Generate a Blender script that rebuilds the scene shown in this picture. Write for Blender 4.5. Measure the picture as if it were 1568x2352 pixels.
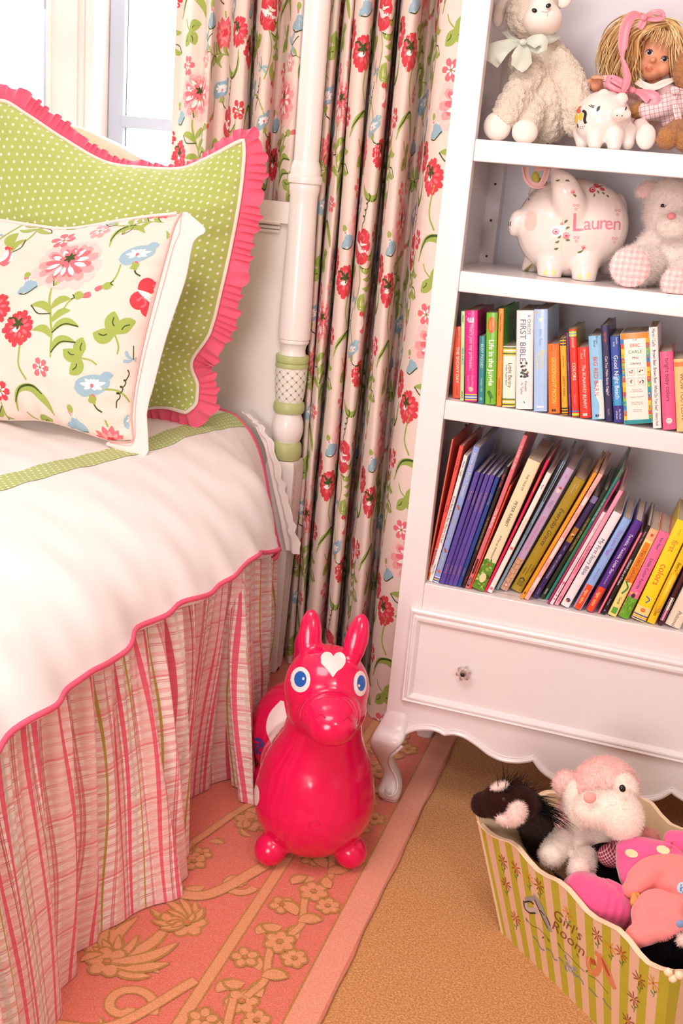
import bpy, bmesh, math, random
import numpy as np
from mathutils import Vector, Matrix, Euler
from mathutils.bvhtree import BVHTree
from math import pi, sin, cos, radians as R

for o in list(bpy.data.objects): bpy.data.objects.remove(o)
SC = bpy.context.scene
COL = SC.collection
rnd = random.Random(7)

# ------------------------------------------------------------------ camera
CAM_H = 1.36
YAW, PITCH, ROLL = R(16.66972), R(-17.09749), R(-5.04608)
FPX, CX, CY = 2497.6, 784.0, 1176.0
def _rot():
    ca, sa, cb, sb, cc, sc = cos(YAW), sin(YAW), cos(PITCH), sin(PITCH), cos(ROLL), sin(ROLL)
    Rz = Matrix(((ca, -sa, 0), (sa, ca, 0), (0, 0, 1)))
    Rx = Matrix(((1, 0, 0), (0, cb, -sb), (0, sb, cb)))
    Ry = Matrix(((cc, 0, sc), (0, 1, 0), (-sc, 0, cc)))
    return Rz @ Rx @ Ry
CM = _rot()
CAM = Vector((0, 0, CAM_H))
cd = bpy.data.cameras.new('camera'); cam = bpy.data.objects.new('camera', cd); COL.objects.link(cam)
cd.sensor_fit = 'VERTICAL'; cd.sensor_height = 36.0; cd.lens = FPX / 2352 * 36.0
cd.clip_start = 0.05; cd.clip_end = 60
m3 = Matrix((CM.col[0], CM.col[2], -CM.col[1])).transposed()
cam.matrix_world = Matrix.Translation(CAM) @ m3.to_4x4()
SC.camera = cam

# ------------------------------------------------------------------ light
SC.view_settings.view_transform = 'Standard'; SC.view_settings.look = 'None'
SC.view_settings.gamma = 1.0; SC.view_settings.exposure = 0.22
SC.view_settings.use_curve_mapping = False
W = bpy.data.worlds.new('daylight'); SC.world = W; W.use_nodes = True
bg = W.node_tree.nodes['Background']; bg.inputs[0].default_value = (0.93, 0.97, 1.0, 1); bg.inputs[1].default_value = 3.0
def area(name, loc, target, size, power, color):
    l = bpy.data.lights.new(name, 'AREA'); l.shape = 'DISK'; l.size = size; l.energy = power; l.color = color
    o = bpy.data.objects.new(name, l); COL.objects.link(o); o.location = loc
    o.rotation_euler = (Vector(target) - Vector(loc)).to_track_quat('-Z', 'Y').to_euler()
    return o
area('assumed_overhead_light', (-0.75, 0.8, 2.5), (-0.75, 1.9, 0.4), 1.2, 28, (1.0, 0.95, 0.94))  # assumed soft light from above; no ceiling lamp is in view
area('assumed_key_light', (0.62, 0.2, 1.72), (-0.35, 2.2, 0.8), 0.22, 6.0, (1.0, 0.955, 0.945))  # assumed key light at right front, set from shadow directions; no lamp seen
area('added_front_fill_light', (-.55, -1.7, 1.25), (-.9, 2.3, .7), 1.3, 45, (1.0, 0.955, 0.96))  # added broad fill that brightens front-facing surfaces; not an actual lamp
area('daylight_window_light', (-1.75, 2.98, 1.75), (-1.3, 1.4, 0.5), 1.0, 13, (0.95, 0.98, 1.0))

# ------------------------------------------------------------------ measuring helpers
def ray(px, py):
    return CM @ Vector(((px - CX) / FPX, 1.0, -(py - CY) / FPX))
def at(px, py, Y):
    d = ray(px, py); return CAM + d * (Y / d.y)
def atz(px, py, z):
    d = ray(px, py); return CAM + d * ((z - CAM_H) / d.z)
def mpp(p):                      # metres per photo pixel at point p
    return (CM.transposed() @ (p - CAM)).y / FPX
def s2l(c):
    return c / 12.92 if c <= 0.04045 else ((c + 0.055) / 1.055) ** 2.4
def hexc(h):
    h = h.lstrip('#'); return tuple(s2l(int(h[i:i + 2], 16) / 255) for i in (0, 2, 4)) + (1,)

# ------------------------------------------------------------------ materials
class NT:
    """tiny node-expression helper"""
    def __init__(s, nt): s.nt = nt
    def n(s, t, **k):
        x = s.nt.nodes.new(t)
        for a, b in k.items(): setattr(x, a, b)
        return x
    def m(s, op, a, b=None, c=None):
        x = s.n('ShaderNodeMath', operation=op)
        for i, v in enumerate((a, b, c)):
            if v is None: continue
            if isinstance(v, (int, float)): x.inputs[i].default_value = v
            else: s.nt.links.new(v, x.inputs[i])
        return x.outputs[0]
    def mix(s, f, a, b, mode='MIX'):
        x = s.n('ShaderNodeMix', data_type='RGBA', blend_type=mode)
        for i, v in ((0, f), (6, a), (7, b)):
            if isinstance(v, (int, float)): x.inputs[i].default_value = v
            elif isinstance(v, (tuple, list)): x.inputs[i].default_value = v
            else: s.nt.links.new(v, x.inputs[i])
        return x.outputs[2]
    def band(s, coord, period, c0, hw):         # 1 inside a stripe
        f = s.m('FRACT', s.m('DIVIDE', coord, period))
        d = s.m('ABSOLUTE', s.m('SUBTRACT', f, c0))
        return s.m('LESS_THAN', d, hw)
    def uv(s):
        t = s.n('ShaderNodeTexCoord'); x = s.n('ShaderNodeSeparateXYZ'); s.nt.links.new(t.outputs['UV'], x.inputs[0]); return x.outputs[0], x.outputs[1]
    def obj(s):
        t = s.n('ShaderNodeTexCoord'); x = s.n('ShaderNodeSeparateXYZ'); s.nt.links.new(t.outputs['Object'], x.inputs[0]); return x.outputs
    def noise(s, scale, detail=2, vec=None):
        t = s.n('ShaderNodeTexNoise'); t.inputs['Scale'].default_value = scale; t.inputs['Detail'].default_value = detail
        if vec is None:
            c = s.n('ShaderNodeTexCoord'); vec = c.outputs['Object']
        s.nt.links.new(vec, t.inputs['Vector']); return t.outputs[0]
MATS = {}
def mat(name, col='#ffffff', rough=0.5, spec=0.5, bump=None, sheen=0.0, coat=0.0, var=0.0, sss=0.0, metal=0.0, trans=0.0, vscale=30, ior=1.45):
    if name in MATS: return MATS[name]
    m = bpy.data.materials.new(name); m.use_nodes = True
    b = m.node_tree.nodes['Principled BSDF']; c = hexc(col) if isinstance(col, str) else col
    b.inputs['Base Color'].default_value = c; b.inputs['Roughness'].default_value = rough
    b.inputs['Specular IOR Level'].default_value = spec; b.inputs['Metallic'].default_value = metal
    b.inputs['IOR'].default_value = ior
    b.inputs['Sheen Weight'].default_value = sheen; b.inputs['Coat Weight'].default_value = coat
    b.inputs['Coat Roughness'].default_value = 0.08
    b.inputs['Transmission Weight'].default_value = trans
    if sss: b.inputs['Subsurface Weight'].default_value = sss; b.inputs['Subsurface Scale'].default_value = 0.01
    N = NT(m.node_tree)
    if var:
        f = N.noise(vscale, 3); d = tuple(x * (1 - var) for x in c[:3]) + (1,)
        m.node_tree.links.new(N.mix(f, c, d), b.inputs['Base Color'])
    if bump:
        f = N.noise(bump[0], 3); bp = N.n('ShaderNodeBump'); bp.inputs['Strength'].default_value = bump[1]; bp.inputs['Distance'].default_value = bump[2] if len(bump) > 2 else 0.002
        m.node_tree.links.new(f, bp.inputs['Height']); m.node_tree.links.new(bp.outputs[0], b.inputs['Normal'])
    MATS[name] = m; return m
def bsdf(m): return m.node_tree.nodes['Principled BSDF']

# ------------------------------------------------------------------ objects
def tag(o, label=None, cat=None, group=None, kind=None):
    if label: o['label'] = label
    if cat: o['category'] = cat
    if group: o['group'] = group
    if kind: o['kind'] = kind
    return o
def thing(name, label, cat, loc=(0, 0, 0), group=None):
    o = bpy.data.objects.new(name, None); o.empty_display_size = 0.05; COL.objects.link(o); o.location = loc
    return tag(o, label, cat, group)
class MB:
    def __init__(s): s.v = []; s.f = []; s.mi = []; s.uv = []; s.mats = []
    def m(s, mt):
        if mt not in s.mats: s.mats.append(mt)
        return s.mats.index(mt)
    def add(s, vs, fs, mt=None, uvs=None):
        b = len(s.v); s.v.extend([tuple(v) for v in vs]); k = s.m(mt) if mt else 0
        for f in fs:
            s.f.append([b + i for i in f]); s.mi.append(k)
            s.uv.append([uvs[i] for i in f] if uvs is not None else None)
    def box(s, x0, x1, y0, y1, z0, z1, mt=None, M=None):
        vs = [Vector((x, y, z)) for z in (z0, z1) for y in (y0, y1) for x in (x0, x1)]
        if M: vs = [M @ v for v in vs]
        s.add(vs, [(0, 2, 3, 1), (4, 5, 7, 6), (0, 1, 5, 4), (2, 6, 7, 3), (0, 4, 6, 2), (1, 3, 7, 5)], mt)
    def grid(s, P, mt=None, UV=None, close_u=False, flip=False):
        nu, nv = len(P), len(P[0]); vs = [P[i][j] for i in range(nu) for j in range(nv)]
        uvs = [UV[i][j] for i in range(nu) for j in range(nv)] if UV is not None else None
        fs = []
        for i in range(nu if close_u else nu - 1):
            for j in range(nv - 1):
                a, b = i * nv + j, ((i + 1) % nu) * nv + j
                f = (a, b, b + 1, a + 1); fs.append(f[::-1] if flip else f)
        s.add(vs, fs, mt, uvs)
    def tube(s, pts, r, mt=None, n=8, cap=True):
        pts = [Vector(p) for p in pts]; rs = r if isinstance(r, (list, tuple)) else [r] * len(pts)
        t0 = (pts[1] - pts[0]).normalized(); up = Vector((0, 0, 1)) if abs(t0.z) < .9 else Vector((1, 0, 0))
        nrm = t0.cross(up).normalized(); rings = []
        for i, p in enumerate(pts):
            t = (pts[min(i + 1, len(pts) - 1)] - pts[max(i - 1, 0)])
            if t.length < 1e-9: t = t0
            t.normalize(); nrm = (nrm - t * nrm.dot(t))
            nrm = nrm.normalized() if nrm.length > 1e-6 else t.orthogonal().normalized()
            bi = t.cross(nrm)
            rings.append([p + (nrm * cos(2 * pi * k / n) + bi * sin(2 * pi * k / n)) * rs[i] for k in range(n)])
        b = len(s.v); vs = [v for rg in rings for v in rg]; fs = []
        for i in range(len(pts) - 1):
            for k in range(n): fs.append((i * n + k, i * n + (k + 1) % n, (i + 1) * n + (k + 1) % n, (i + 1) * n + k))
        if cap: fs.append(tuple(range(n))[::-1]); fs.append(tuple((len(pts) - 1) * n + k for k in range(n)))
        s.add(vs, fs, mt)
    def lathe(s, prof, mt=None, n=40, c=(0, 0, 0), M=None):
        rings = [[Vector((c[0] + r * cos(2 * pi * k / n), c[1] + r * sin(2 * pi * k / n), c[2] + z)) for k in range(n)] for r, z in prof]
        vs = [v for rg in rings for v in rg]
        if M: vs = [M @ v for v in vs]
        uvs = [(k / n, i / (len(prof) - 1)) for i in range(len(prof)) for k in range(n)]
        fs = []
        for i in range(len(prof) - 1):
            for k in range(n): fs.append((i * n + k, i * n + (k + 1) % n, (i + 1) * n + (k + 1) % n, (i + 1) * n + k))
        fs.append(tuple(range(n))[::-1]); fs.append(tuple((len(prof) - 1) * n + k for k in range(n)))
        s.add(vs, fs, mt, None)
    def ell(s, c, r, mt=None, rot=None, nu=20, nv=12):
        c = Vector(c); r = (r, r, r) if isinstance(r, (int, float)) else r
        Mr = rot if rot is not None else Matrix.Identity(3)
        vs = []; fs = []
        for i in range(nv + 1):
            a = -pi / 2 + pi * i / nv
            for k in range(nu):
                b = 2 * pi * k / nu
                vs.append(c + Mr @ Vector((r[0] * cos(a) * cos(b), r[1] * cos(a) * sin(b), r[2] * sin(a))))
        for i in range(nv):
            for k in range(nu): fs.append((i * nu + k, i * nu + (k + 1) % nu, (i + 1) * nu + (k + 1) % nu, (i + 1) * nu + k))
        s.add(vs, fs, mt)
    def build(s, name, mt=None, parent=None, smooth=True, bevel=0, bseg=2, auto=None, merge=False, sub=0):
        me = bpy.data.meshes.new(name); me.from_pydata(s.v, [], s.f)
        mats = s.mats or ([mt] if mt else [])
        for x in mats: me.materials.append(x)
        if s.mats:
            me.polygons.foreach_set('material_index', s.mi)
        if any(u is not None for u in s.uv):
            ul = me.uv_layers.new(name='UVMap'); dat = np.zeros((len(me.loops), 2), np.float32); i = 0
            for f, u in zip(s.f, s.uv):
                if u is not None: dat[i:i + len(f)] = u
                i += len(f)
            ul.data.foreach_set('uv', dat.ravel())
        me.validate(); me.update()
        if merge:
            bm = bmesh.new(); bm.from_mesh(me); bmesh.ops.remove_doubles(bm, verts=bm.verts, dist=1e-5); bmesh.ops.recalc_face_normals(bm, faces=bm.faces); bm.to_mesh(me); bm.free()
        o = bpy.data.objects.new(name, me); COL.objects.link(o)
        if parent: o.parent = parent; o.matrix_parent_inverse = Matrix.Translation(-parent.location) if parent.type == 'EMPTY' and parent.rotation_euler == Euler((0, 0, 0)) else parent.matrix_world.inverted()
        if smooth: me.polygons.foreach_set('use_smooth', [True] * len(me.polygons))
        if bevel:
            b = o.modifiers.new('bevel', 'BEVEL'); b.width = bevel; b.segments = bseg; b.limit_method = 'ANGLE'; b.angle_limit = R(35)
            w = o.modifiers.new('wn', 'WEIGHTED_NORMAL')
        elif auto:
            try: me.set_sharp_from_angle(angle=R(auto))
            except Exception: pass
        if sub:
            q = o.modifiers.new('sub', 'SUBSURF'); q.levels = sub; q.render_levels = sub
        return o
def applied(o):
    dg = bpy.context.evaluated_depsgraph_get(); ev = o.evaluated_get(dg)
    me = bpy.data.meshes.new_from_object(ev); o.modifiers.clear(); o.data = me; return o
def organic(name, mb, mt, parent, vox=0.004, smooth=6, fac=0.5):
    """several blobs fused into one continuous skin"""
    o = mb.build(name, mt, parent)
    r = o.modifiers.new('r', 'REMESH'); r.mode = 'VOXEL'; r.voxel_size = vox; r.use_smooth_shade = True
    s = o.modifiers.new('s', 'SMOOTH'); s.factor = fac; s.iterations = smooth
    applied(o); o.data.materials.clear(); o.data.materials.append(mt)
    o.data.polygons.foreach_set('use_smooth', [True] * len(o.data.polygons)); return o
def bvh(o):
    dg = bpy.context.evaluated_depsgraph_get(); me = o.data
    M = o.matrix_world if o.parent is None else Matrix.Identity(4)
    return BVHTree.FromPolygons([M @ v.co for v in me.vertices], [list(p.vertices) for p in me.polygons])
def fur(o, n, ln, wd, mt=None, droop=0.3, spread=0.5, seed=1, keep=None):
    """short pile: many thin blades grown out of the skin, kept in the same mesh"""
    me = o.data; rg = np.random.default_rng(seed)
    me.calc_loop_triangles(); nt = len(me.loop_triangles)
    tri = np.empty(nt * 3, np.int32); me.loop_triangles.foreach_get('vertices', tri); tri = tri.reshape(-1, 3)
    nv = len(me.vertices); co = np.empty(nv * 3, np.float32); me.vertices.foreach_get('co', co); co = co.reshape(-1, 3)
    mi = np.empty(nt, np.int32); me.loop_triangles.foreach_get('material_index', mi)
    a, b, c = co[tri[:, 0]], co[tri[:, 1]], co[tri[:, 2]]; cr = np.cross(b - a, c - a); ar = np.linalg.norm(cr, axis=1) / 2
    idx = rg.choice(nt, n, p=ar / ar.sum()); nr = cr[idx] / (2 * ar[idx, None] + 1e-12)
    u, v = rg.random((2, n)); k = u + v > 1; u[k] = 1 - u[k]; v[k] = 1 - v[k]
    P = a[idx] + (b[idx] - a[idx]) * u[:, None] + (c[idx] - a[idx]) * v[:, None]
    D = nr + rg.normal(0, spread, (n, 3)) * 0.6; D[:, 2] -= droop; D /= np.linalg.norm(D, axis=1)[:, None]
    L = ln * (0.6 + 0.8 * rg.random(n)); S = np.cross(D, rg.normal(0, 1, (n, 3))); S /= np.linalg.norm(S, axis=1)[:, None]
    V = np.concatenate([P - S * wd / 2, P + S * wd / 2, P + D * L[:, None]], 1).reshape(-1, 3)
    polys = [list(p.vertices) for p in me.polygons]; pm = [p.material_index for p in me.polygons]
    F = [(nv + 3 * i, nv + 3 * i + 1, nv + 3 * i + 2) for i in range(n)]
    k = 0
    if mt is not None:
        if mt.name not in [m.name for m in me.materials]: me.materials.append(mt)
        k = [m.name for m in me.materials].index(mt.name); fm = [k] * n
    else: fm = [int(q) for q in mi[idx]]
    nm = bpy.data.meshes.new(me.name); nm.from_pydata(np.concatenate([co, V]).tolist(), [], polys + F)
    for m in me.materials: nm.materials.append(m)
    nm.polygons.foreach_set('material_index', pm + fm); nm.polygons.foreach_set('use_smooth', [True] * len(nm.polygons)); nm.update()
    o.data = nm; return o
def rotm(x=0, y=0, z=0): return Euler((R(x), R(y), R(z))).to_matrix()

# ---- flat shapes laid on surfaces -------------------------------------
def catmull(pts, step):
    pts = [np.array(p, float) for p in pts]
    if len(pts) == 2: pts = [pts[0], (pts[0] + pts[1]) / 2, pts[1]]
    ext = [2 * pts[0] - pts[1]] + pts + [2 * pts[-1] - pts[-2]]; out = []
    for i in range(1, len(ext) - 2):
        p0, p1, p2, p3 = ext[i - 1:i + 3]; n = max(1, int(np.linalg.norm((p2 - p1)[:2]) / step + .999))
        for k in range(n):
            t = k / n; out.append(.5 * (2 * p1 + (p2 - p0) * t + (2 * p0 - 5 * p1 + 4 * p2 - p3) * t * t + (3 * p1 - p0 - 3 * p2 + p3) * t ** 3))
    out.append(pts[-1]); return np.array(out)
class Art:
    """drawing made of curved strips in flat (u,v) metres"""
    def __init__(s, step=0.006): s.items = []; s.step = step
    def strip(s, pts, w, mt, lay=0):
        if not isinstance(w, (list, tuple, np.ndarray)): w = [w] * len(pts)
        s.items.append(([(p[0], p[1], max(ww, 0)) for p, ww in zip(pts, w)], mt, lay))
    def leaf(s, x, y, ang, ln, wd, mt, lay=0, bend=0.15, blunt=False, n=7):
        a = R(ang); d = np.array([cos(a), sin(a)]); q = np.array([-d[1], d[0]]); P = []; Wd = []
        for i in range(n):
            t = i / (n - 1); p = np.array([x, y]) + d * ln * t + q * bend * ln * sin(pi * t)
            P.append(p); Wd.append(wd * ((t ** .7) * (1.02 - t) ** .3 * 1.4 if blunt else sin(pi * min(1, t * .97 + .015)) ** .75))
        s.strip(P, Wd, mt, lay)
    def disc(s, x, y, rx, mt, lay=0, ry=None, rot=0):
        ry = ry or rx; a = R(rot); d = np.array([cos(a), sin(a)]); P = []; Wd = []
        for i in range(9):
            th = pi * i / 8; P.append(np.array([x, y]) - d * rx * cos(th)); Wd.append(ry * sin(th) + 1e-5)
        s.strip(P, Wd, mt, lay)
    def daisy(s, x, y, r, n, wd, mt, lay=0, r0=0.0, rot=0, blunt=True, sq=1.0, sqa=0, jit=0):
        for k in range(n):
            a = rot + 360 * k / n + (rnd.uniform(-jit, jit)); ar = R(a - sqa); f = math.hypot(cos(ar), sq * sin(ar))
            dx, dy = cos(R(a)), sin(R(a)); rr = r * f * (1 + rnd.uniform(-.08, .08) * (jit > 0))
            s.leaf(x + dx * r0 * f, y + dy * r0 * f, a, rr - r0 * f, wd, mt, lay, 0, blunt)
    def moved(s, dx, dy, rot=0, sc=1):
        o = Art(s.step); a = R(rot)
        for pts, mt, lay in s.items:
            o.items.append(([(dx + sc * (p[0] * cos(a) - p[1] * sin(a)), dy + sc * (p[0] * sin(a) + p[1] * cos(a)), p[2] * sc) for p in pts], mt, lay))
        return o
    def lay_on(s, mb, surf, dom=None, off=0.0005, dl=0.00012, du=0, dv=0):
        for ii, (pts, mt, lay) in enumerate(s.items):
            if dom:
                xs = [p[0] + du for p in pts]; ys = [p[1] + dv for p in pts]
                if max(xs) < dom[0] - .03 or min(xs) > dom[1] + .03 or max(ys) < dom[2] - .03 or min(ys) > dom[3] + .03: continue
            c = catmull(pts, s.step); C = c[:, :2] + np.array([du, dv]); w = np.maximum(c[:, 2], 1e-5)
            T = np.gradient(C, axis=0); T /= (np.linalg.norm(T, axis=1)[:, None] + 1e-12); Q = np.stack([-T[:, 1], T[:, 0]], 1)
            m = max(1, int(2 * w.max() / s.step + .999)); ks = np.linspace(-1, 1, m + 1)
            G = C[:, None, :] + Q[:, None, :] * (w[:, None, None] * ks[None, :, None])
            U, V = G[..., 0], G[..., 1]
            ok = np.ones(U.shape, bool)
            if dom: ok = (U >= dom[0]) & (U <= dom[1]) & (V >= dom[2]) & (V <= dom[3])
            if not ok.any(): continue
            P = surf(U, V, off + dl * lay + (ii % 24) * dl * .016)
            n, mm = U.shape; vs = P.reshape(-1, 3); fs = []
            for i in range(n - 1):
                for j in range(mm - 1):
                    if ok[i, j] and ok[i + 1, j] and ok[i, j + 1] and ok[i + 1, j + 1]:
                        fs.append((i * mm + j, (i + 1) * mm + j, (i + 1) * mm + j + 1, i * mm + j + 1))
            if fs: mb.add(vs.tolist(), fs, mt)
class GridSurf:
    """surface stored as a point grid; u,v in metres"""
    def __init__(s, P, us, vs, flip=1):
        s.P = np.array(P, float); s.us = np.array(us); s.vs = np.array(vs)
        du = np.gradient(s.P, axis=0); dv = np.gradient(s.P, axis=1); n = np.cross(du, dv); n /= (np.linalg.norm(n, axis=2)[..., None] + 1e-12); s.N = n * flip
    def __call__(s, U, V, off=0):
        fu = np.interp(U, s.us, np.arange(len(s.us))); fv = np.interp(V, s.vs, np.arange(len(s.vs)))
        i = np.clip(fu.astype(int), 0, len(s.us) - 2); j = np.clip(fv.astype(int), 0, len(s.vs) - 2); a = (fu - i)[..., None]; b = (fv - j)[..., None]
        def L(A): return (A[i, j] * (1 - a) + A[i + 1, j] * a) * (1 - b) + (A[i, j + 1] * (1 - a) + A[i + 1, j + 1] * a) * b
        n = L(s.N); n /= (np.linalg.norm(n, axis=-1)[..., None] + 1e-12)
        return L(s.P) + n * off
def flat(o, ux, uy, nrm):
    o, ux, uy, nrm = (np.array(q, float) for q in (o, ux, uy, nrm))
    return lambda U, V, off=0: o + U[..., None] * ux + V[..., None] * uy + nrm * off
def project(tree, origin, direction, up):
    """lay flat drawing onto a body: rays start in a plane through origin, facing direction"""
    d = Vector(direction).normalized(); u = d.cross(Vector(up)).normalized(); v = u.cross(d); origin = Vector(origin)
    def f(U, V, off=0):
        out = np.zeros(U.shape + (3,))
        for ix in np.ndindex(U.shape):
            p = origin + u * float(U[ix]) + v * float(V[ix]); h, n, i, ds = tree.ray_cast(p, d)
            if h is None:
                h, n, i, ds = tree.find_nearest(p + d * 0.2)
            if n.dot(d) > 0: n = -n
            out[ix] = h + n * off
        return out
    return f
_tc = {}
def text_mesh(body, size, align='CENTER', bold=0.0, shear=0.0, space=1.0):
    key = (body, align, bold, shear, space)
    if key not in _tc:
        c = bpy.data.curves.new('t', 'FONT'); c.body = body; c.size = 1; c.align_x = align; c.align_y = 'CENTER'; c.offset = bold; c.shear = shear; c.resolution_u = 3; c.space_character = space
        o = bpy.data.objects.new('t', c); COL.objects.link(o)
        dg = bpy.context.evaluated_depsgraph_get(); dg.update(); me = bpy.data.meshes.new_from_object(o.evaluated_get(dg))
        V = [tuple(v.co) for v in me.vertices]; F = [tuple(p.vertices) for p in me.polygons]
        bpy.data.objects.remove(o); bpy.data.curves.remove(c); bpy.data.meshes.remove(me); _tc[key] = (V, F)
    V, F = _tc[key]; return [(x * size, y * size) for x, y, z in V], F
def add_text(mb, body, size, surf, mt, x=0, y=0, rot=0, off=0.0006, maxlen=None, step=0, **k):
    V, F = text_mesh(body, size, **k)
    if not V: return
    if maxlen:
        L = max(v[0] for v in V) - min(v[0] for v in V)
        if L > maxlen: V = [(v[0] * maxlen / L, v[1]) for v in V]
    if step:
        V, F = list(V), [list(f) for f in F]; out = []; F = [[f[0], f[i], f[i + 1]] for f in F for i in range(1, len(f) - 1)]
        while F:
            f = F.pop(); e = [(math.hypot(V[f[i]][0] - V[f[(i + 1) % 3]][0], V[f[i]][1] - V[f[(i + 1) % 3]][1]), i) for i in range(3)]; L, i = max(e)
            if L <= step: out.append(f); continue
            a_, b_, c_ = f[i], f[(i + 1) % 3], f[(i + 2) % 3]; V.append(((V[a_][0] + V[b_][0]) / 2, (V[a_][1] + V[b_][1]) / 2)); m_ = len(V) - 1; F += [[a_, m_, c_], [m_, b_, c_]]
        F = out
    a = R(rot); U = np.array([x + v[0] * cos(a) - v[1] * sin(a) for v in V]); VV = np.array([y + v[0] * sin(a) + v[1] * cos(a) for v in V])
    mb.add(surf(U, VV, off).tolist(), F, mt)

# =================================================================== SETTING
M_wall = mat('wall_paint', '#f0e8e4', .7)
M_trim = mat('trim_paint', '#efe0d8', .35)
M_white = mat('cabinet_paint', '#eee3e1', .28, coat=.15)
M_back = mat('cabinet_back_paint', '#e2dde2', .4)
M_sash = mat('sash_paint', '#b2bac6', .4)
def carpet_mat():
    m = mat('carpet', '#cfa06c', .95, sheen=.2); N = NT(m.node_tree); b = bsdf(m)
    f = N.noise(260, 2); g = N.noise(9, 3); h = N.noise(90, 2)
    c = N.mix(N.m('MULTIPLY', N.m('SUBTRACT', f, .38), 3.2), hexc('#c07c3c'), hexc('#f0b87c'))
    c = N.mix(N.m('MULTIPLY', g, .55), c, hexc('#cf8e4c'))
    m.node_tree.links.new(c, b.inputs['Base Color'])
    bp = N.n('ShaderNodeBump'); bp.inputs['Strength'].default_value = .9; bp.inputs['Distance'].default_value = .004
    m.node_tree.links.new(N.m('ADD', f, N.m('MULTIPLY', h, .6)), bp.inputs['Height']); m.node_tree.links.new(bp.outputs[0], b.inputs['Normal'])
    return m
mb = MB(); mb.box(-3.4, 2.2, -2.4, 3.1, -.05, 0, carpet_mat()); tag(mb.build('floor', smooth=False), kind='structure')
mb = MB(); mb.box(-3.4, 2.2, -2.4, 3.1, 2.6, 2.65, M_wall); tag(mb.build('ceiling', smooth=False), kind='structure')
# wall with the window opening, plus the forward part behind the curtain and bookcase
YW = 2.90
mb = MB()
mb.box(-3.4, -2.75, YW, YW + .16, 0, 2.6, M_wall); mb.box(-2.75, -.85, YW, YW + .16, 0, .82, M_wall)
mb.box(-2.75, -.85, YW, YW + .16, 2.25, 2.6, M_wall); mb.box(-.85, -.5, YW, YW + .16, 0, 2.6, M_wall)
tag(mb.build('wall_back', smooth=False), kind='structure')
mb = MB(); mb.box(-.5, 2.2, 2.585, YW + .16, 0, 2.6, M_wall); tag(mb.build('wall_back_right', smooth=False), kind='structure')
mb = MB(); mb.box(-3.5, -3.4, -2.4, 3.1, 0, 2.6, M_wall); tag(mb.build('wall_left', smooth=False), kind='structure')
mb = MB(); mb.box(2.2, 2.3, -2.4, 3.1, 0, 2.6, M_wall); tag(mb.build('wall_right', smooth=False), kind='structure')
mb = MB(); mb.box(-3.4, 2.2, -2.5, -2.4, 0, 2.6, M_wall); tag(mb.build('wall_front', smooth=False), kind='structure')
# casing between the two windows, with stepped mouldings
mb = MB()
mb.box(-1.837, -1.70, YW - .022, YW + .14, .82, 2.25, M_trim)
mb.box(-1.842, -1.826, YW - .030, YW, .82, 2.25, M_trim); mb.box(-1.752, -1.742, YW - .030, YW, .82, 2.25, M_trim)
mb.box(-1.714, -1.688, YW - .034, YW + .10, .82, 2.25, M_trim); mb.box(-1.728, -1.722, YW - .027, YW, .82, 2.25, M_trim)
tag(mb.build('trim_1', smooth=False, bevel=.003), kind='structure')
mb = MB(); mb.box(-2.8, -.82, YW - .05, YW + .1, .79, .82, M_trim); tag(mb.build('trim_2', smooth=False, bevel=.004), kind='structure')
M_glass = mat('window_glass', '#ffffff', 0.0, trans=1.0, ior=1.01, spec=.1)
def window(name, x0, x1):
    mb = MB(); y0, y1 = YW + .045, YW + .085
    mb.box(x0, x0 + .047, y0, y1, .82, 2.25, M_sash); mb.box(x1 - .047, x1, y0, y1, .82, 2.25, M_sash)
    mb.box(x0 + .047, x1 - .047, y0, y1, 2.2, 2.25, M_sash); mb.box(x0 + .047, x1 - .047, y0, y1, .82, .88, M_sash)
    mb.box(x0 + .047, x1 - .047, y0 - .008, y1, 1.441, 1.473, M_sash)
    w = mb.build(name, smooth=False, bevel=.003); tag(w, kind='structure')
    for z0, z1 in ((.88, 1.441), (1.473, 2.2)):
        g = MB(); g.box(x0 + .047, x1 - .047, YW + .062, YW + .066, z0, z1, M_glass); g.build('window_pane', parent=w, smooth=False)
window('window_1', -2.75, -1.852); window('window_2', -1.684, -.85)

# ------------------------------------------------------------------ rug
def rug_mat(name, col, dark, sc=420, bs=.8):
    m = mat(name, col, .95, sheen=.25); N = NT(m.node_tree); b = bsdf(m)
    f = N.noise(sc, 2); m.node_tree.links.new(N.mix(N.m('MULTIPLY', N.m('SUBTRACT', f, .35), 3.0), hexc(dark), hexc(col)), b.inputs['Base Color'])
    bp = N.n('ShaderNodeBump'); bp.inputs['Strength'].default_value = bs; bp.inputs['Distance'].default_value = .004
    m.node_tree.links.new(f, bp.inputs['Height']); m.node_tree.links.new(bp.outputs[0], b.inputs['Normal']); return m
RG_pink = rug_mat('rug_pink_pile', '#f58c74', '#e26a50'); RG_pale = rug_mat('rug_pale_pile', '#efa288', '#e49274', 300, .35)
RG_gold = rug_mat('rug_gold_pile', '#d99a3c', '#b57826', 500, 1.0); RG_peach = rug_mat('rug_peach_pile', '#efa678', '#de9260', 380, .5)
ZR = .010
mb = MB()
nx, ny = 60, 90; X0, X1, Y0, Y1 = -2.3, -.391, .3, 2.86
xs = np.linspace(X0, X1, nx); ys = np.linspace(Y0, Y1, ny)
top = [[Vector((x + (.0012 * sin(y * 40) + .0015 * sin(y * 17) if i == nx - 1 else 0), y, ZR)) for y in ys] for i, x in enumerate(xs)]
mb.grid(top, RG_pink)
mb.grid([[Vector((p.x, p.y, ZR)) for p in top[-1]], [Vector((p.x + .003, p.y, ZR * .6)) for p in top[-1]], [Vector((p.x + .001, p.y, 0.0005)) for p in top[-1]]], RG_pale)
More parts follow.
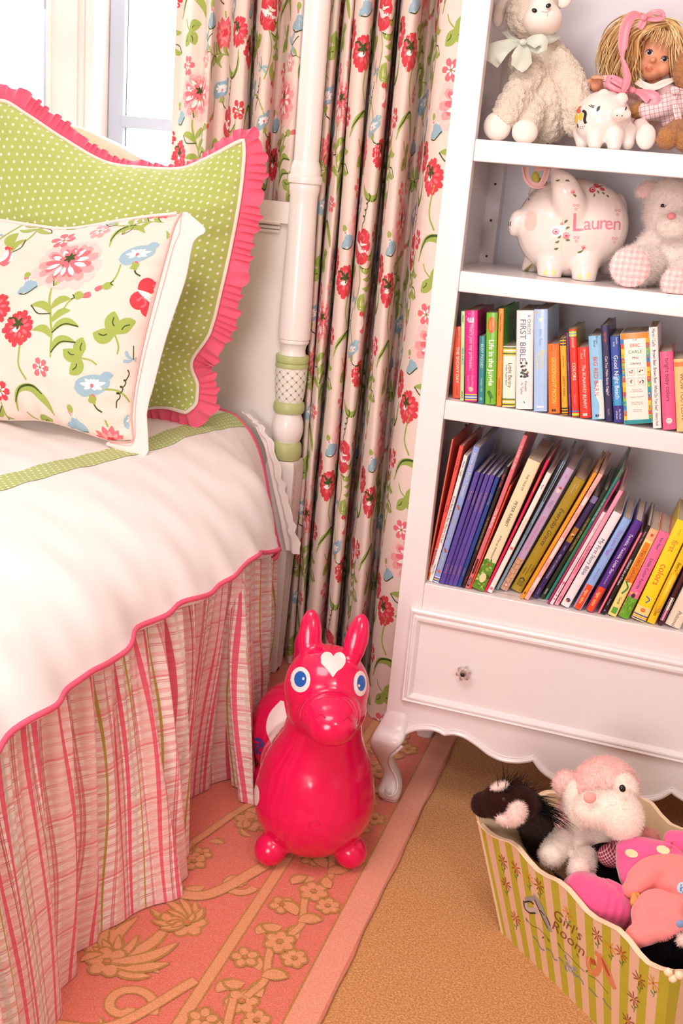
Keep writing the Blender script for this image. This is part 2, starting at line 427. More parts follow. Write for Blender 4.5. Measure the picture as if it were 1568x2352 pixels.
mb.grid([[Vector((x, Y0, ZR)) for x in xs], [Vector((x, Y0, .0005)) for x in xs]], RG_pale, flip=True)
A = Art(.012)
A.strip([(-.418, Y0), (-.418, Y1)], .026, RG_pale, 1); A.strip([(-.445, Y0), (-.445, Y1)], .003, RG_gold, 0)
A.strip([(-.602, Y0), (-.602, Y1)], .0125, RG_gold, 0); A.strip([(-.602, Y0), (-.602, Y1)], .0095, RG_peach, 1)
LAYC = [0]
def two(A, fn, grow=.0042):
    """gold outline under a peach fill"""
    LAYC[0] = (LAYC[0] + 1) % 12; b = LAYC[0] * .5
    fn(A, RG_gold, b, grow); fn(A, RG_peach, b + .45, -.0006)
def rug_flower(x, y, r, n=5, rot=0):
    def f(a, m, l, g):
        for k in range(n):
            t = R(rot + 360 * k / n); a.disc(x + cos(t) * r * .62, y + sin(t) * r * .62, r * .40 + g, m, l, ry=r * .34 + g, rot=math.degrees(t))
    two(A, f); A.disc(x, y, r * .24, RG_gold, 7); A.disc(x, y, r * .11, RG_pink, 8)
def rug_leaf(x, y, ang, ln, wd, bend=.15):
    two(A, lambda a, m, l, g: a.leaf(x, y, ang, ln + g, wd + g, m, l, bend))
def rug_stem(pts, w=.005):
    two(A, lambda a, m, l, g: a.strip(pts, w + g, m, l), .002)
def rug_palm(x, y, ang, s):
    for k, da in enumerate((-72, -48, -24, 0, 24, 48, 72)):
        ln = s * (1 - abs(da) / 160); rug_leaf(x, y, ang + da, ln, s * .072, .12 * (1 if da > 0 else -1)); rug_leaf(x, y, ang + da + 10, ln * .55, s * .05, -.1)
# border of blossoms between the two stripes
yy = .55; k = 0
while yy < 2.8:
    xc = -.522 + .008 * sin(k)
    rug_stem([(xc, yy - .10), (xc + .014, yy - .05), (xc, yy), (xc - .012, yy + .05)], .0065)
    rug_flower(xc - .040, yy - .012, .024, 5, 20 * k); rug_flower(xc + .042, yy + .022, .023, 6, 31 * k)
    rug_flower(xc + .002, yy + .052, .028, 6, 17 * k)
    rug_leaf(xc + .006, yy - .045, 20 + 8 * (k % 3), .044, .013); rug_leaf(xc - .004, yy - .03, 150, .046, .013, -.15)
    rug_leaf(xc + .03, yy + .075, 120, .035, .011); rug_leaf(xc - .045, yy + .055, 60, .038, .011); rug_leaf(xc - .01, yy + .095, 200, .036, .011)
    yy += .165; k += 1
# scrolling field
for (cx, cy, s, an) in ((-.78, 1.42, .15, 70), (-.70, 1.17, .13, 100), (-.84, 1.72, .14, 95), (-.72, 1.93, .10, 60), (-.98, 1.30, .13, 50), (-.70, 1.57, .09, 150), (-.88, 1.02, .14, 120), (-1.1, 1.5, .15, 80), (-.70, 2.15, .12, 90), (-.72, 2.42, .12, 75), (-.85, .8, .15, 60)):
    rug_palm(cx, cy, an, s); rug_flower(cx, cy, .036, 6, an)
for (cx, cy, r, sg) in ((-.70, 1.34, .05, 1), (-.66, 1.72, .035, -1), (-.68, 1.02, .05, -1), (-.90, 1.52, .05, 1), (-.66, 2.02, .035, 1)):
    P = [(cx + r * (1 - t * .13) * cos(t * 1.0 * sg), cy + r * (1 - t * .13) * sin(t * 1.0 * sg)) for t in np.linspace(0, 6.2, 16)]
    rug_stem(P, .008)
rug_stem([(-.95, 1.10), (-.82, 1.24), (-.70, 1.29), (-.62, 1.44)], .009); rug_stem([(-.86, 1.46), (-.80, 1.62), (-.70, 1.66), (-.63, 1.80)], .012)
rug_stem([(-.80, 1.80), (-.74, 2.0), (-.64, 2.1), (-.66, 2.3)], .008)
r2 = random.Random(5)
for k in range(110):
    x = r2.uniform(-1.15, -.64); y = r2.uniform(.7, 2.6); rug_leaf(x, y, r2.uniform(0, 360), r2.uniform(.022, .05), r2.uniform(.005, .010))
for k in range(16): rug_flower(r2.uniform(-1.1, -.66), r2.uniform(.8, 2.5), r2.uniform(.015, .026), 5, r2.uniform(0, 90))
A.lay_on(mb, flat((0, 0, ZR), (1, 0, 0), (0, 1, 0), (0, 0, 1)), (X0, X1 - .001, Y0, Y1), off=.0004, dl=.0003)
rug = mb.build('rug', smooth=True)
tag(rug, 'pink rug with carved gold and peach flowers and a pale edge band beside the bed', 'rug')

# =================================================================== FLORAL CLOTH
C_red = mat('print_red', '#e0414c', .8); C_coral = mat('print_coral', '#f0717a', .8); C_rose = mat('print_rose', '#f6a3a2', .8)
C_blush = mat('print_blush', '#f9cdc6', .8); C_green = mat('print_green', '#a3b455', .8); C_dark = mat('print_dark_green', '#3f5220', .8)
C_blue = mat('print_blue', '#9dbcca', .8); C_wht = mat('print_white', '#fdf4ee', .8); C_mid = mat('print_mid_green', '#7f9a3c', .8)
def cloth_mat(name, col, sc=900, st=.25):
    m = mat(name, col, .85, sheen=.15); N = NT(m.node_tree); u, v = N.uv(); b = bsdf(m)
    w = N.m('ADD', N.m('SINE', N.m('MULTIPLY', u, 6.28 * sc)), N.m('SINE', N.m('MULTIPLY', v, 6.28 * sc)))
    bp = N.n('ShaderNodeBump'); bp.inputs['Strength'].default_value = st; bp.inputs['Distance'].default_value = .0003
    m.node_tree.links.new(w, bp.inputs['Height']); m.node_tree.links.new(bp.outputs[0], b.inputs['Normal']); return m
C_base = cloth_mat('floral_cotton', '#f6ded0')
def mot_carnation(x, y, s=1, c=C_red, c2=C_coral):
    a = Art(); a.daisy(0, 0, .036, 15, .0078, c, 0, .004, 0, True, jit=4)
    a.daisy(0.002, 0.002, .024, 9, .0032, c2, 2, .010, 12, False, jit=8)
    a.leaf(.002, .002, 200, .016, .0045, C_wht, 3); a.leaf(-.002, .003, 250, .012, .004, C_wht, 3); a.daisy(-.002, .010, .014, 5, .003, C_dark, 4, 0, 60, False)
    a.strip([(-.002, .012), (-.012, .022), (-.026, .020)], .0016, C_dark, 4); return a.moved(x, y, 0, s)
def mot_peony(x, y, s=1, rot=0):
    a = Art(); a.daisy(0, 0, .056, 15, .013, C_blush, 0, .008, 0, True, .78, 0, 4); a.daisy(0, .003, .047, 13, .0085, C_rose, 1, .012, 14, True, .75, 0, 5)
    a.daisy(0, .004, .036, 12, .0055, C_coral, 2, .008, 0, True, .75, 0, 6); a.daisy(0, .004, .033, 10, .0035, C_wht, 3, .012, 18, False, .75, 0, 6)
    a.daisy(0, .010, .016, 8, .004, C_coral, 4, .003, 0, False); a.daisy(0, .012, .010, 6, .0022, C_dark, 5, 0, 40, False); return a.moved(x, y, rot, s)
def mot_glory(x, y, s=1, rot=0):
    a = Art(); a.disc(0, 0, .036, C_blue, 0, ry=.017, rot=18); a.leaf(-.036, -.012, 10, .04, .008, C_blue, 0, -.2); a.leaf(.014, .008, 30, .03, .008, C_blue, 0)
    for an, l in ((18, .028), (45, .018), (75, .013), (110, .012), (150, .018), (185, .024), (215, .018), (-10, .022), (-40, .012)): a.leaf(0, 0, an, l, .0034, C_wht, 2, 0)
    a.disc(0, -.001, .0035, C_coral, 3); a.leaf(.002, -.016, 260, .012, .006, C_coral, 1); a.daisy(.002, -.027, .010, 4, .004, C_green, 2, 0, 30, False); a.strip([(.002, -.03), (.010, -.042), (.022, -.048)], .0014, C_dark, 1); return a.moved(x, y, rot, s)
def mot_bell(x, y, s=1, rot=0):
    a = Art(); a.leaf(0, 0, 270, .036, .012, C_blue, 0, .12); a.leaf(-.002, -.012, 215, .026, .008, C_blue, 0); a.leaf(.002, -.012, 320, .028, .008, C_blue, 0)
    for k in (-.006, 0, .006): a.leaf(k, -.004, 80 + k * 900, .014, .002, C_wht, 1)
    a.leaf(0, 0, 90, .012, .005, C_coral, 1); a.disc(0, .015, .007, C_green, 2); a.strip([(-.018, -.030), (-.006, -.036), (.006, -.034), (.024, -.026)], .0012, C_dark, 2); return a.moved(x, y, rot, s)
def mot_rose(x, y, s=1, rot=0):
    a = Art()
    for dx, dy, r in ((-.016, .018, .017), (.014, .022, .020), (.022, .004, .016), (-.022, -.008, .018), (0, -.020, .018), (.018, -.022, .016)): a.disc(dx, dy, r, C_red, 0, ry=r * .82, rot=dx * 2000)
    a.strip([(-.030, .010), (-.012, .002), (.008, -.006), (.032, -.006)], [.001, .005, .006, .001], C_wht, 2); a.strip([(.002, .014), (.010, .006), (.028, .008)], [.001, .003, .001], C_wht, 2)
    a.strip([(-.006, .020), (.008, .028), (.022, .022), (.018, .014)], .002, C_coral, 2); a.strip([(-.026, -.010), (-.016, -.002), (-.010, -.014), (-.018, -.020)], .0018, C_coral, 2); a.strip([(.004, -.024), (.014, -.014), (.026, -.022)], .0018, C_coral, 2)
    a.strip([(.012, -.002), (.024, -.003)], .002, C_coral, 3); return a.moved(x, y, rot, s)
def mot_star(x, y, s=1, c=C_coral, rot=0):
    a = Art(); a.daisy(0, 0, .026, 6, .0085, c, 0, .001, rot, True, jit=6); a.daisy(0, 0, .014, 6, .0024, C_wht, 1, .003, 20, False); a.disc(0, 0, .003, C_mid, 2); return a.moved(x, y, 0, s)
def mot_dahlia(x, y, s=1, rot=0):
    a = Art(); a.daisy(0, -.008, .040, 13, .007, C_coral, 0, .004, 0, False, .95, 90, 5); a.daisy(0, -.006, .026, 9, .0045, C_rose, 1, .004, 10, False, jit=5); a.daisy(0, -.004, .012, 6, .004, C_red, 2, 0, 0, False)
    a.strip([(0, .030), (-.002, .045)], .0018, C_green, 1); return a.moved(x, y, rot, s)
def mot_tulip(x, y, s=1, rot=0):
    a = Art(); a.leaf(0, .02, 268, .052, .014, C_coral, 0, .1, True); a.leaf(-.004, .012, 262, .036, .006, C_wht, 1, .1); a.leaf(.007, .012, 278, .034, .0032, C_wht, 1)
    for k in (-.008, 0, .008): a.leaf(k, .012, 90, .014, .004, C_red, 0)
    a.leaf(0, .022, 100, .05, .012, C_green, 0, .2); return a.moved(x, y, rot, s)
def mot_bud(x, y, s=1, rot=0):
    a = Art(); a.leaf(.006, 0, 20, .022, .007, C_coral, 0, 0, True); a.leaf(-.010, -.004, 15, .024, .008, C_green, 1); a.strip([(-.010, -.004), (-.022, -.018), (-.030, -.044)], .0016, C_green, 0); a.strip([(-.012, .004), (-.006, -.002), (-.014, -.006)], .001, C_dark, 2); return a.moved(x, y, rot, s)
def mot_trefoil(x, y, s=1, rot=0):
    a = Art()
    for an in (35, 105, 185): a.leaf(0, 0, an, .046, .014, C_green, 0, .1); a.strip([(cos(R(an)) * .016, sin(R(an)) * .016), (cos(R(an + 8)) * .024, sin(R(an + 8)) * .024), (cos(R(an)) * .034, sin(R(an)) * .034)], .0011, C_dark, 1)
    a.strip([(0, 0), (.012, -.022), (.014, -.04)], .0016, C_green, 0); return a.moved(x, y, rot, s)
def mot_sprig(x, y, s=1, rot=0):
    a = Art(); a.strip([(0, -.09), (-.004, -.04), (-.018, .0), (-.03, .04), (-.026, .08)], [.0014, .002, .002, .002, .001], C_green, 0)
    for px, py, an, l, b in ((-.004, -.04, 20, .055, .3), (-.004, -.05, 165, .045, -.25), (-.010, -.02, 40, .045, .2), (-.018, 0, 160, .05, -.2), (-.020, .01, 30, .045, .2), (-.026, .06, 80, .05, -.2), (0, -.08, 30, .055, .3)):
        a.leaf(px, py, an, l, .0072, C_green, 0, b)
        if l > .048: a.strip([(px, py), (px + cos(R(an + 22)) * l * .55, py + sin(R(an + 22)) * l * .55), (px + cos(R(an)) * l, py + sin(R(an)) * l)], .0012, C_dark, 1)
    return a.moved(x, y, rot, s)
def mot_curl(x, y, s=1, rot=0):
    a = Art(.003); P = [(-.004, -.024), (-.003, -.012)] + [(.0055 * cos(t) * (1 - t * .03) + .0007 * t, .0021 * t + .0040 * sin(t)) for t in np.linspace(-1.5, 17, 60)] + [(.018, .046), (.014, .054)]
    a.strip(P, .0011, C_dark, 1); return a.moved(x, y, rot, s)
def mot_fly(x, y, s=1, rot=0):
    a = Art()
    for an, l in ((70, .028), (120, .022), (250, .024), (300, .02)): a.leaf(0, 0, an, l, .0045, C_blue, 0, .15, True)
    a.strip([(0, 0), (.026, .018)], .001, C_dark, 1); return a.moved(x, y, rot, s)
def mot_arch(x, y, s=1, rot=0):
    a = Art(); a.strip([(-.04, -.03), (-.024, .006), (.004, .014), (.030, -.006), (.040, -.03)], [.001, .004, .0065, .006, .0006], C_green, 0)
    a.strip([(-.036, -.014), (-.016, .013), (.008, .018), (.026, .006)], [.0008, .0016, .0018, .0008], C_dark, 1); return a.moved(x, y, rot, s)
def floral_tile(A, tw, th):
    T = Art()
    def add(a):
        T.items += a.items
    def K(f, x, y, *q): return f(x * tw / .45, y * th / .60, *q)
    for a in (K(mot_peony, .11, .47, 1.4), K(mot_glory, .27, .50), K(mot_rose, .335, .40, 1.12), K(mot_carnation, .025, .30, 1.1), K(mot_trefoil, .27, .31), K(mot_sprig, .125, .34, 1.05),
              K(mot_glory, .235, .19, 1.08, 0), K(mot_bud, .165, .385, 1.0), K(mot_trefoil, .20, .245, .9, 60), K(mot_curl, .345, .475, 1.15), K(mot_curl, .30, .17, 1.0), K(mot_arch, .06, .13, 1.3),
              K(mot_bell, .175, .10, 1.15), K(mot_star, .06, .555, .95), K(mot_star, .145, .575, .9, C_rose), K(mot_dahlia, .27, .06, 1.05), K(mot_tulip, .385, .20, .95), K(mot_bell, .015, .43, 1, 20),
              K(mot_carnation, .40, .05, 1.0, C_red), K(mot_sprig, .395, .32, .9, 170), K(mot_arch, .375, .55, 1.1, 200), K(mot_fly, .15, .02, 1.1), K(mot_fly, .325, .255, .9, 70), K(mot_star, .42, .44, 1.0, C_red),
              K(mot_glory, .345, .115, .85, 10), K(mot_trefoil, .06, .05, .9, 200), K(mot_bud, .225, .42, .9, 200), K(mot_arch, .215, .565, .9, 30), K(mot_sprig, .23, .005, .7, 80), K(mot_star, .10, .205, .8, C_coral)):
        add(a)
    T.strip([(.20, .17), (.23, .165), (.27, .16), (.30, .13), (.31, .09)], .0018, C_green, 0); T.strip([(.31, .38), (.30, .33), (.32, .27), (.30, .2)], .0016, C_green, 0)
    T.strip([(.04, .26), (.03, .19), (.05, .15)], .002, C_green, 0); T.strip([(.14, .42), (.10, .40), (.085, .37)], .0016, C_green, 0)
    sx, sy = tw / .45, th / .60
    for pts, mt, lay in T.items: A.items.append(([(p[0], p[1], p[2] * 1.12) for p in pts], mt, lay))
TILE = Art(.006); floral_tile(TILE, .40, .53)
def lay_floral(mb, surf, dom, ou=0, ov=0, tw=.40, th=.53, off=.0006):
    iu0, iu1 = int((dom[0] - ou) // tw) - 1, int((dom[1] - ou) // tw) + 1; iv0, iv1 = int((dom[2] - ov) // th) - 2, int((dom[3] - ov) // th) + 1
    for i in range(iu0, iu1 + 1):
        for j in range(iv0, iv1 + 1):
            TILE.lay_on(mb, surf, dom, off, .0001, ou + i * tw, ov + j * th + (th / 2 if i % 2 else 0))

# ------------------------------------------------------------------ curtain
fold = [(398, 2.80), (412, 2.80), (436, 2.755), (462, 2.765), (476, 2.725), (491, 2.79), (512, 2.80), (528, 2.73), (553, 2.715), (568, 2.79), (576, 2.85), (582, 2.76), (600, 2.705), (620, 2.735), (632, 2.81), (643, 2.80), (652, 2.73), (672, 2.70), (687, 2.75), (696, 2.83),
        (712, 2.74), (733, 2.74), (741, 2.80), (747, 2.705), (757, 2.695), (763, 2.72), (765, 2.81), (770, 2.70), (782, 2.665), (791, 2.70), (794, 2.79), (799, 2.67), (816, 2.635), (836, 2.66), (843, 2.76), (848, 2.65), (862, 2.60), (878, 2.62), (884, 2.72), (890, 2.80), (897, 2.74), (903, 2.62), (922, 2.555), (941, 2.575),
        (950, 2.66), (960, 2.72), (972, 2.68), (981, 2.56), (1000, 2.505), (1030, 2.49), (1058, 2.50), (1080, 2.535), (1100, 2.55)]
pl = np.array([(at(px, 272, Y).x, Y) for px, Y in fold])
plan = catmull([tuple(p) for p in pl], .004)
seg = np.r_[0, np.cumsum(np.linalg.norm(np.diff(plan, axis=0), axis=1))]; LU = seg[-1]; nu = int(LU / .0055)
us = np.linspace(0, LU, nu); px_ = np.interp(us, seg, plan[:, 0]); py_ = np.interp(us, seg, plan[:, 1])
vs_ = np.linspace(0.0125, 2.3, 150); P = np.zeros((nu, len(vs_), 3))
mx = np.convolve(np.pad(px_, 40, 'edge'), np.ones(81) / 81, 'valid'); my = np.convolve(np.pad(py_, 40, 'edge'), np.ones(81) / 81, 'valid')
for j, z in enumerate(vs_):
    k = 1.0 + .10 * (1 - z / 2.3) * np.sin(us * 7); fl = .012 * np.exp(-z / .12) * np.sin(us * 23)
    P[:, j, 0] = mx + (px_ - mx) * (1 + .05 * np.sin(z * 2.1 + us * 5)) + .004 * np.sin(z * 3 + us * 9); P[:, j, 1] = my + (py_ - my) * k + fl
    P[:, j, 2] = z
CS = GridSurf(P, us, vs_, 1)
mb = MB(); UV = np.stack(np.meshgrid(us, vs_, indexing='ij'), -1); mb.grid(P.tolist(), C_base, UV.tolist())
lay_floral(mb, CS, (0, LU, .01, 2.28), .02, .05)
cur = mb.build('curtain'); so = cur.modifiers.new('s', 'SOLIDIFY') if False else None
tag(cur, 'long cream curtain printed with red, coral and blue flowers, beside the window', 'curtain')

# =================================================================== BED
M_bed = mat('bed_paint', '#f8ede6', .3, coat=.2); M_bedg = mat('bed_green_paint', '#c5cb8a', .35, var=.15, vscale=60); M_stamp = mat('stamp_green', '#8f9a58', .6)
M_rail = M_bed
BX, BY = -.963, 2.65
bed = thing('bed', 'cream painted bed with a turned corner post, green rings and panelled headboard', 'bed', (-1.7, 1.6, 0))
mb = MB()
prof = [(.020, .02), (.026, .0), (.030, .62)]
mb.lathe([(.0315, 1.386), (.0315, 2.05), (.02, 2.07), (.034, 2.09), (.036, 2.12), (.02, 2.16), (.004, 2.2)], M_bed, 40, (BX, BY, 0))
post = [(.0340, .645), (.0355, .650), (.0372, .655)]
main = [(.030, .632), (.0385, .634), (.0415, .650), (.0412, .668), (.0385, .676)]
mb.lathe([(.030, .630), (.0385, .632), (.0418, .642), (.0420, .655), (.0410, .668), (.0375, .677), (.0330, .679)], M_bedg, 48, (BX, BY, 0))
mb.lathe([(.0325, .676), (.0375, .686), (.0415, .702), (.0425, .716), (.0405, .734), (.0350, .750), (.0335, .757)], M_bed, 48, (BX, BY, 0))
mb.lathe([(.0335, .755), (.0385, .757), (.0415, .765), (.0415, .775), (.0390, .784), (.0345, .787)], M_bedg, 48, (BX, BY, 0))
lat = [(.0345, .785), (.0370, .795), (.0390, .810), (.0405, .830), (.0415, .850), (.0418, .865), (.0415, .877)]
mb.lathe(lat, M_bed, 48, (BX, BY, 0))
mb.lathe([(.0395, .875), (.0425, .876), (.0435, .881), (.0425, .887), (.0405, .8885), (.0425, .890), (.0435, .893), (.0435, .905), (.0425, .908), (.036, .909)], M_bedg, 48, (BX, BY, 0))
mb.lathe([(.036, .908), (.0335, .914), (.0325, .922), (.0340, .932), (.0385, .940), (.0400, .941), (.0403, .945), (.0395, .949), (.0420, .951), (.0425, .975), (.0410, 1.05), (.0390, 1.12), (.0365, 1.20), (.0350, 1.27), (.0350, 1.305), (.0380, 1.318), (.0385, 1.328), (.0375, 1.333), (.0425, 1.336), (.0435, 1.345), (.0425, 1.353), (.0385, 1.356), (.0375, 1.372), (.0345, 1.382), (.0320, 1.388)], M_bed, 48, (BX, BY, 0))
# lattice stamped round the barrel
zr = np.array([q[1] for q in lat]); rr = np.array([q[0] for q in lat])
def barrel(U, V, off=0):
    r = np.interp(V, zr, rr) + off; a = U / .041
    return np.stack([BX + r * np.cos(a), BY + r * np.sin(a), V], -1)
A = Art(.004); cu = 2 * pi * .041 / 11; cvv = .0225
for i in range(11):
    for j in range(-1, 5):
        u0 = i * cu; v0 = .787 + j * cvv
        A.strip([(u0, v0), (u0 + cu, v0 + cvv)], .00025, M_stamp, 0); A.strip([(u0, v0 + cvv), (u0 + cu, v0)], .00025, M_stamp, 0)
        for u1, v1 in ((u0, v0),):
            for an in range(0, 360, 60): A.leaf(u1, v1, an + 30, .0034, .0008, M_stamp, 1, 0)
        for an in range(0, 360, 60): A.leaf(u0 + cu / 2, v0 + cvv / 2, an + 30, .0034, .0008, M_stamp, 1, 0)
A.lay_on(mb, barrel, (0, 7, .788, .875), .0004)
mb.build('post', parent=bed, auto=40)
# square leg under the post, slightly tapered, vine sprigs on its sides
mb = MB(); hb, ht = .026, .0405
ring = lambda h, z: [Vector((BX + sx * h, BY + sy * h, z)) for sx, sy in ((-1, -1), (1, -1), (1, 1), (-1, 1))]
vs = ring(hb - .004, .012) + ring(hb, .03) + ring(ht, .615) + ring(ht - .004, .630); fs = [(3, 2, 1, 0), (12, 13, 14, 15)]
for k in range(3):
    for q in range(4): fs.append((k * 4 + q, k * 4 + (q + 1) % 4, k * 4 + 4 + (q + 1) % 4, k * 4 + 4 + q))
mb.add(vs, fs, M_bed)
A = Art(.006)
for k in range(22):
    z = .05 + k * .026; sx = 1 if k % 2 else -1
    A.strip([(0.002 * sx, z), (-.002 * sx, z + .013), (.002 * -sx, z + .026)], .0003, M_stamp, 0)
    A.leaf(0, z, 60 * sx + 20, .006, .0012, M_stamp, 1); A.leaf(0, z + .008, 150 if sx > 0 else 30, .006, .0012, M_stamp, 1)
def legface(U, V, off=0):
    h = hb + (ht - hb) * np.clip((V - .03) / .585, 0, 1)
    return np.stack([BX + h + off, BY - .6 * h + U, V], -1)
A.lay_on(mb, legface, None, .0004)
mb.build('leg', parent=bed, smooth=False, bevel=.002)
mb = MB(); mb.lathe([(.012, 0.0105), (.018, .012), (.020, .02), (.016, .03)], mat('dark_caster', '#2a2521', .5), 20, (BX + .006, BY, 0)); mb.build('caster', parent=bed)
# headboard: arched panel with moulded frame
def crest(x):
    return float(np.interp(-x, [.9, 1.10, 1.20, 1.28, 1.34, 1.403, 1.473, 1.576, 1.70], [1.287, 1.287, 1.293, 1.312, 1.334, 1.358, 1.385, 1.419, 1.441]))
def headpanel(mb, x0, x1, z0, inset, y0, y1, n=70, mt=M_bed):
    xs = np.linspace(x0, x1, n); F = []; vs = []; 
    for x in xs:
        zt = crest(min(x, 2 * -1.7 - x) if False else (x if x > -1.7 else -3.4 - x)) - inset
        vs += [Vector((x, y0, z0)), Vector((x, y0, zt)), Vector((x, y1, zt)), Vector((x, y1, z0))]
    for i in range(n - 1):
        a = 4 * i; b = a + 4
        F += [(a, b, b + 1, a + 1), (a + 1, b + 1, b + 2, a + 2), (a + 2, b + 2, b + 3, a + 3)]
    F += [(0, 1, 2, 3), (4 * n - 4, 4 * n - 1, 4 * n - 2, 4 * n - 3)]; mb.add(vs, F, mt)
mb = MB(); headpanel(mb, -2.43, -.975, .50, 0, 2.655, 2.675); hbo = mb.build('headboard', parent=bed, auto=30)
mb = MB()
# frame: top rail + side stile in front of the sunk panel
n = 70; xs = np.linspace(-2.40, -.995, n); vs = []; F = []
for x in xs:
    c = crest(x if x > -1.7 else -3.4 - x)
    vs += [Vector((x, 2.636, c - .052)), Vector((x, 2.636, c)), Vector((x, 2.660, c)), Vector((x, 2.660, c - .052))]
for i in range(n - 1):
    a = 4 * i; b = a + 4; F += [(a, b, b + 1, a + 1), (a + 1, b + 1, b + 2, a + 2), (a + 3, b + 3, b, a)]
F.append((4 * n - 4, 4 * n - 1, 4 * n - 2, 4 * n - 3)); mb.add(vs, F, M_bed)
for (dz, r, yy) in ((.052, .005, 2.638), (.064, .004, 2.646), (.074, .0045, 2.650)):
    mb.tube([Vector((x, yy, crest(x if x > -1.7 else -3.4 - x) - dz)) for x in np.linspace(-2.4, -1.003 - dz * .25, 80)], r, M_bed, 8)
mb.build('rail_moulding', parent=bed, auto=30)
mb = MB(); mb.box(-2.40, -1.0, 2.630, 2.66, .30, .52, M_bed); mb.box(-.985, -.955, .60, 2.63, .28, .42, M_bed); mb.build('side_rail', parent=bed, smooth=False, bevel=.003)
mb = MB(); mb.box(-2.40, -.985, .58, 2.625, .30, .56, mat('mattress_ticking', '#efe2da', .8)); mb.build('mattress', parent=bed, smooth=False, bevel=.05, bseg=4)

# ------------------------------------------------------------------ duvet
hemY = [.45, .80, 1.05, 1.25, 1.45, 1.65, 1.85, 2.05, 2.20, 2.35, 2.47, 2.57]
hem_px = [(0, 1705), (110, 1620), (220, 1530), (327, 1440), (440, 1372), (588, 1278), (655, 1272)]
hz = .575
hp = [atz(x, y, z) for (x, y), z in zip(hem_px, (.575, .575, .575, .575, .575, .57, .50))]
hp[-1] = Vector((-.83, 2.30, .52))
hY = np.array([.3] + [p.y for p in hp] + [2.57]); hX = np.array([hp[0].x] + [p.x for p in hp] + [-.914]); hZ = np.array([.575] + [p.z for p in hp] + [.40])
TOPZ = .752
def duvet_pt(t, y):
    """t 0 (bed middle) .. 1 (hem)"""
    X = np.interp(y, hY, hX); Z = np.interp(y, hY, hZ) + .004 * np.sin(y * 16) + .003 * np.sin(y * 37)
    # control polygon of the cross section
    cx = np.array([-2.42, -1.9, -1.45, -1.22, -1.09, -1.00, -.93, -.875, 0, 0]); cz = np.array([.735, .76, .762, .758, .748, .728, .700, .665, 0, 0])
    cx[8] = X * .45 + -.875 * .55 + .012; cz[8] = Z + (.665 - Z) * .5; cx[9] = X; cz[9] = Z
    hx = np.array([-2.42, -1.9, -1.5, -1.25, -1.11, -1.06, -1.03, -1.00, -.965, -.930]); hzz = np.array([.70, .735, .752, .756, .748, .722, .685, .62, .50, .40])
    e = np.clip((y - 2.22) / .35, 0, 1); e = e * e * (3 - 2 * e); cx = cx * (1 - e) + hx * e; cz = cz * (1 - e) + hzz * e
    return cx, cz
ny, nt = 150, 90; ysd = np.linspace(.42, 2.585, ny); G = np.zeros((ny, nt, 3)); UVd = np.zeros((ny, nt, 2))
for i, y in enumerate(ysd):
    cx, cz = duvet_pt(0, y); c = catmull(list(zip(cx, cz)), .012); s_ = np.r_[0, np.cumsum(np.linalg.norm(np.diff(c, axis=0), axis=1))]
    tt = np.linspace(0, s_[-1], nt); x = np.interp(tt, s_, c[:, 0]); z = np.interp(tt, s_, c[:, 1]); w = np.clip((tt / s_[-1] - .62) / .38, 0, 1)
    wr = .006 * w * np.sin(y * 21 + 2.2 * np.sin(y * 5)) + .004 * w * np.sin(y * 47 + z * 20) + .005 * (1 - w) * np.sin(x * 23 + y * 11) * np.sin(y * 13 - x * 9)
    wr += .0035 * np.sin(x * 61 + y * 23) * np.sin(y * 57 - x * 31) * .6
    x = x + wr * w; z = z + wr * (1 - w)
    # head corner tucks in
    G[i, :, 0] = x; G[i, :, 1] = y; G[i, :, 2] = z; UVd[i, :, 0] = y; UVd[i, :, 1] = tt
M_duv = mat('duvet_cotton', '#f6ebe7', .85, sheen=.1, bump=(260, .12, .001)); M_pipe = mat('pink_piping', '#ee5f7c', .7, bump=(500, .4, .001))
def dotted(name, base, dot, pu, pv, r, stag=True, rough=.8, weave=.0):
    m = mat(name, base, rough, sheen=.15); N = NT(m.node_tree); u, v = N.uv(); b = bsdf(m)
    uu = N.m('DIVIDE', u, pu); row = N.m('FLOOR', uu); vv = N.m('ADD', N.m('DIVIDE', v, pv), N.m('MULTIPLY', N.m('FLOORED_MODULO', row, 2.0), .5 if stag else 0))
    a = N.m('MULTIPLY', N.m('SUBTRACT', N.m('FRACT', uu), .5), pu); c = N.m('MULTIPLY', N.m('SUBTRACT', N.m('FRACT', vv), .5), pv)
    d = N.m('SQRT', N.m('ADD', N.m('MULTIPLY', a, a), N.m('MULTIPLY', c, c))); k = N.m('LESS_THAN', d, r)
    m.node_tree.links.new(N.mix(k, hexc(base), hexc(dot)), b.inputs['Base Color'])
    w = N.m('ADD', N.m('SINE', N.m('MULTIPLY', u, 6.28 * 700)), N.m('SINE', N.m('MULTIPLY', v, 6.28 * 700)))
    bp = N.n('ShaderNodeBump'); bp.inputs['Strength'].default_value = .3; bp.inputs['Distance'].default_value = .0004
    m.node_tree.links.new(N.m('ADD', w, N.m('MULTIPLY', k, 2.0)), bp.inputs['Height']); m.node_tree.links.new(bp.outputs[0], b.inputs['Normal']); return m
M_band = dotted('green_dotted_ribbon', '#b6c474', '#f3efdc', .0105, .016, .0024)
duv = None
mb = MB(); mb.grid(G.tolist(), M_duv, UVd.tolist(), flip=True)
def inner(off):      # underside
    return G + np.array([0, 0, -off])
Gi = G.copy(); Gi[..., 2] -= .022; Gi[..., 0] -= .012; mb.grid(Gi.tolist(), M_duv, UVd.tolist())
for q in (0, ny - 1): mb.grid([G[q].tolist(), Gi[q].tolist()], M_duv, flip=(q == 0))
mb.grid([G[:, -1].tolist(), Gi[:, -1].tolist()], M_duv)
duv = mb.build('duvet', merge=False)
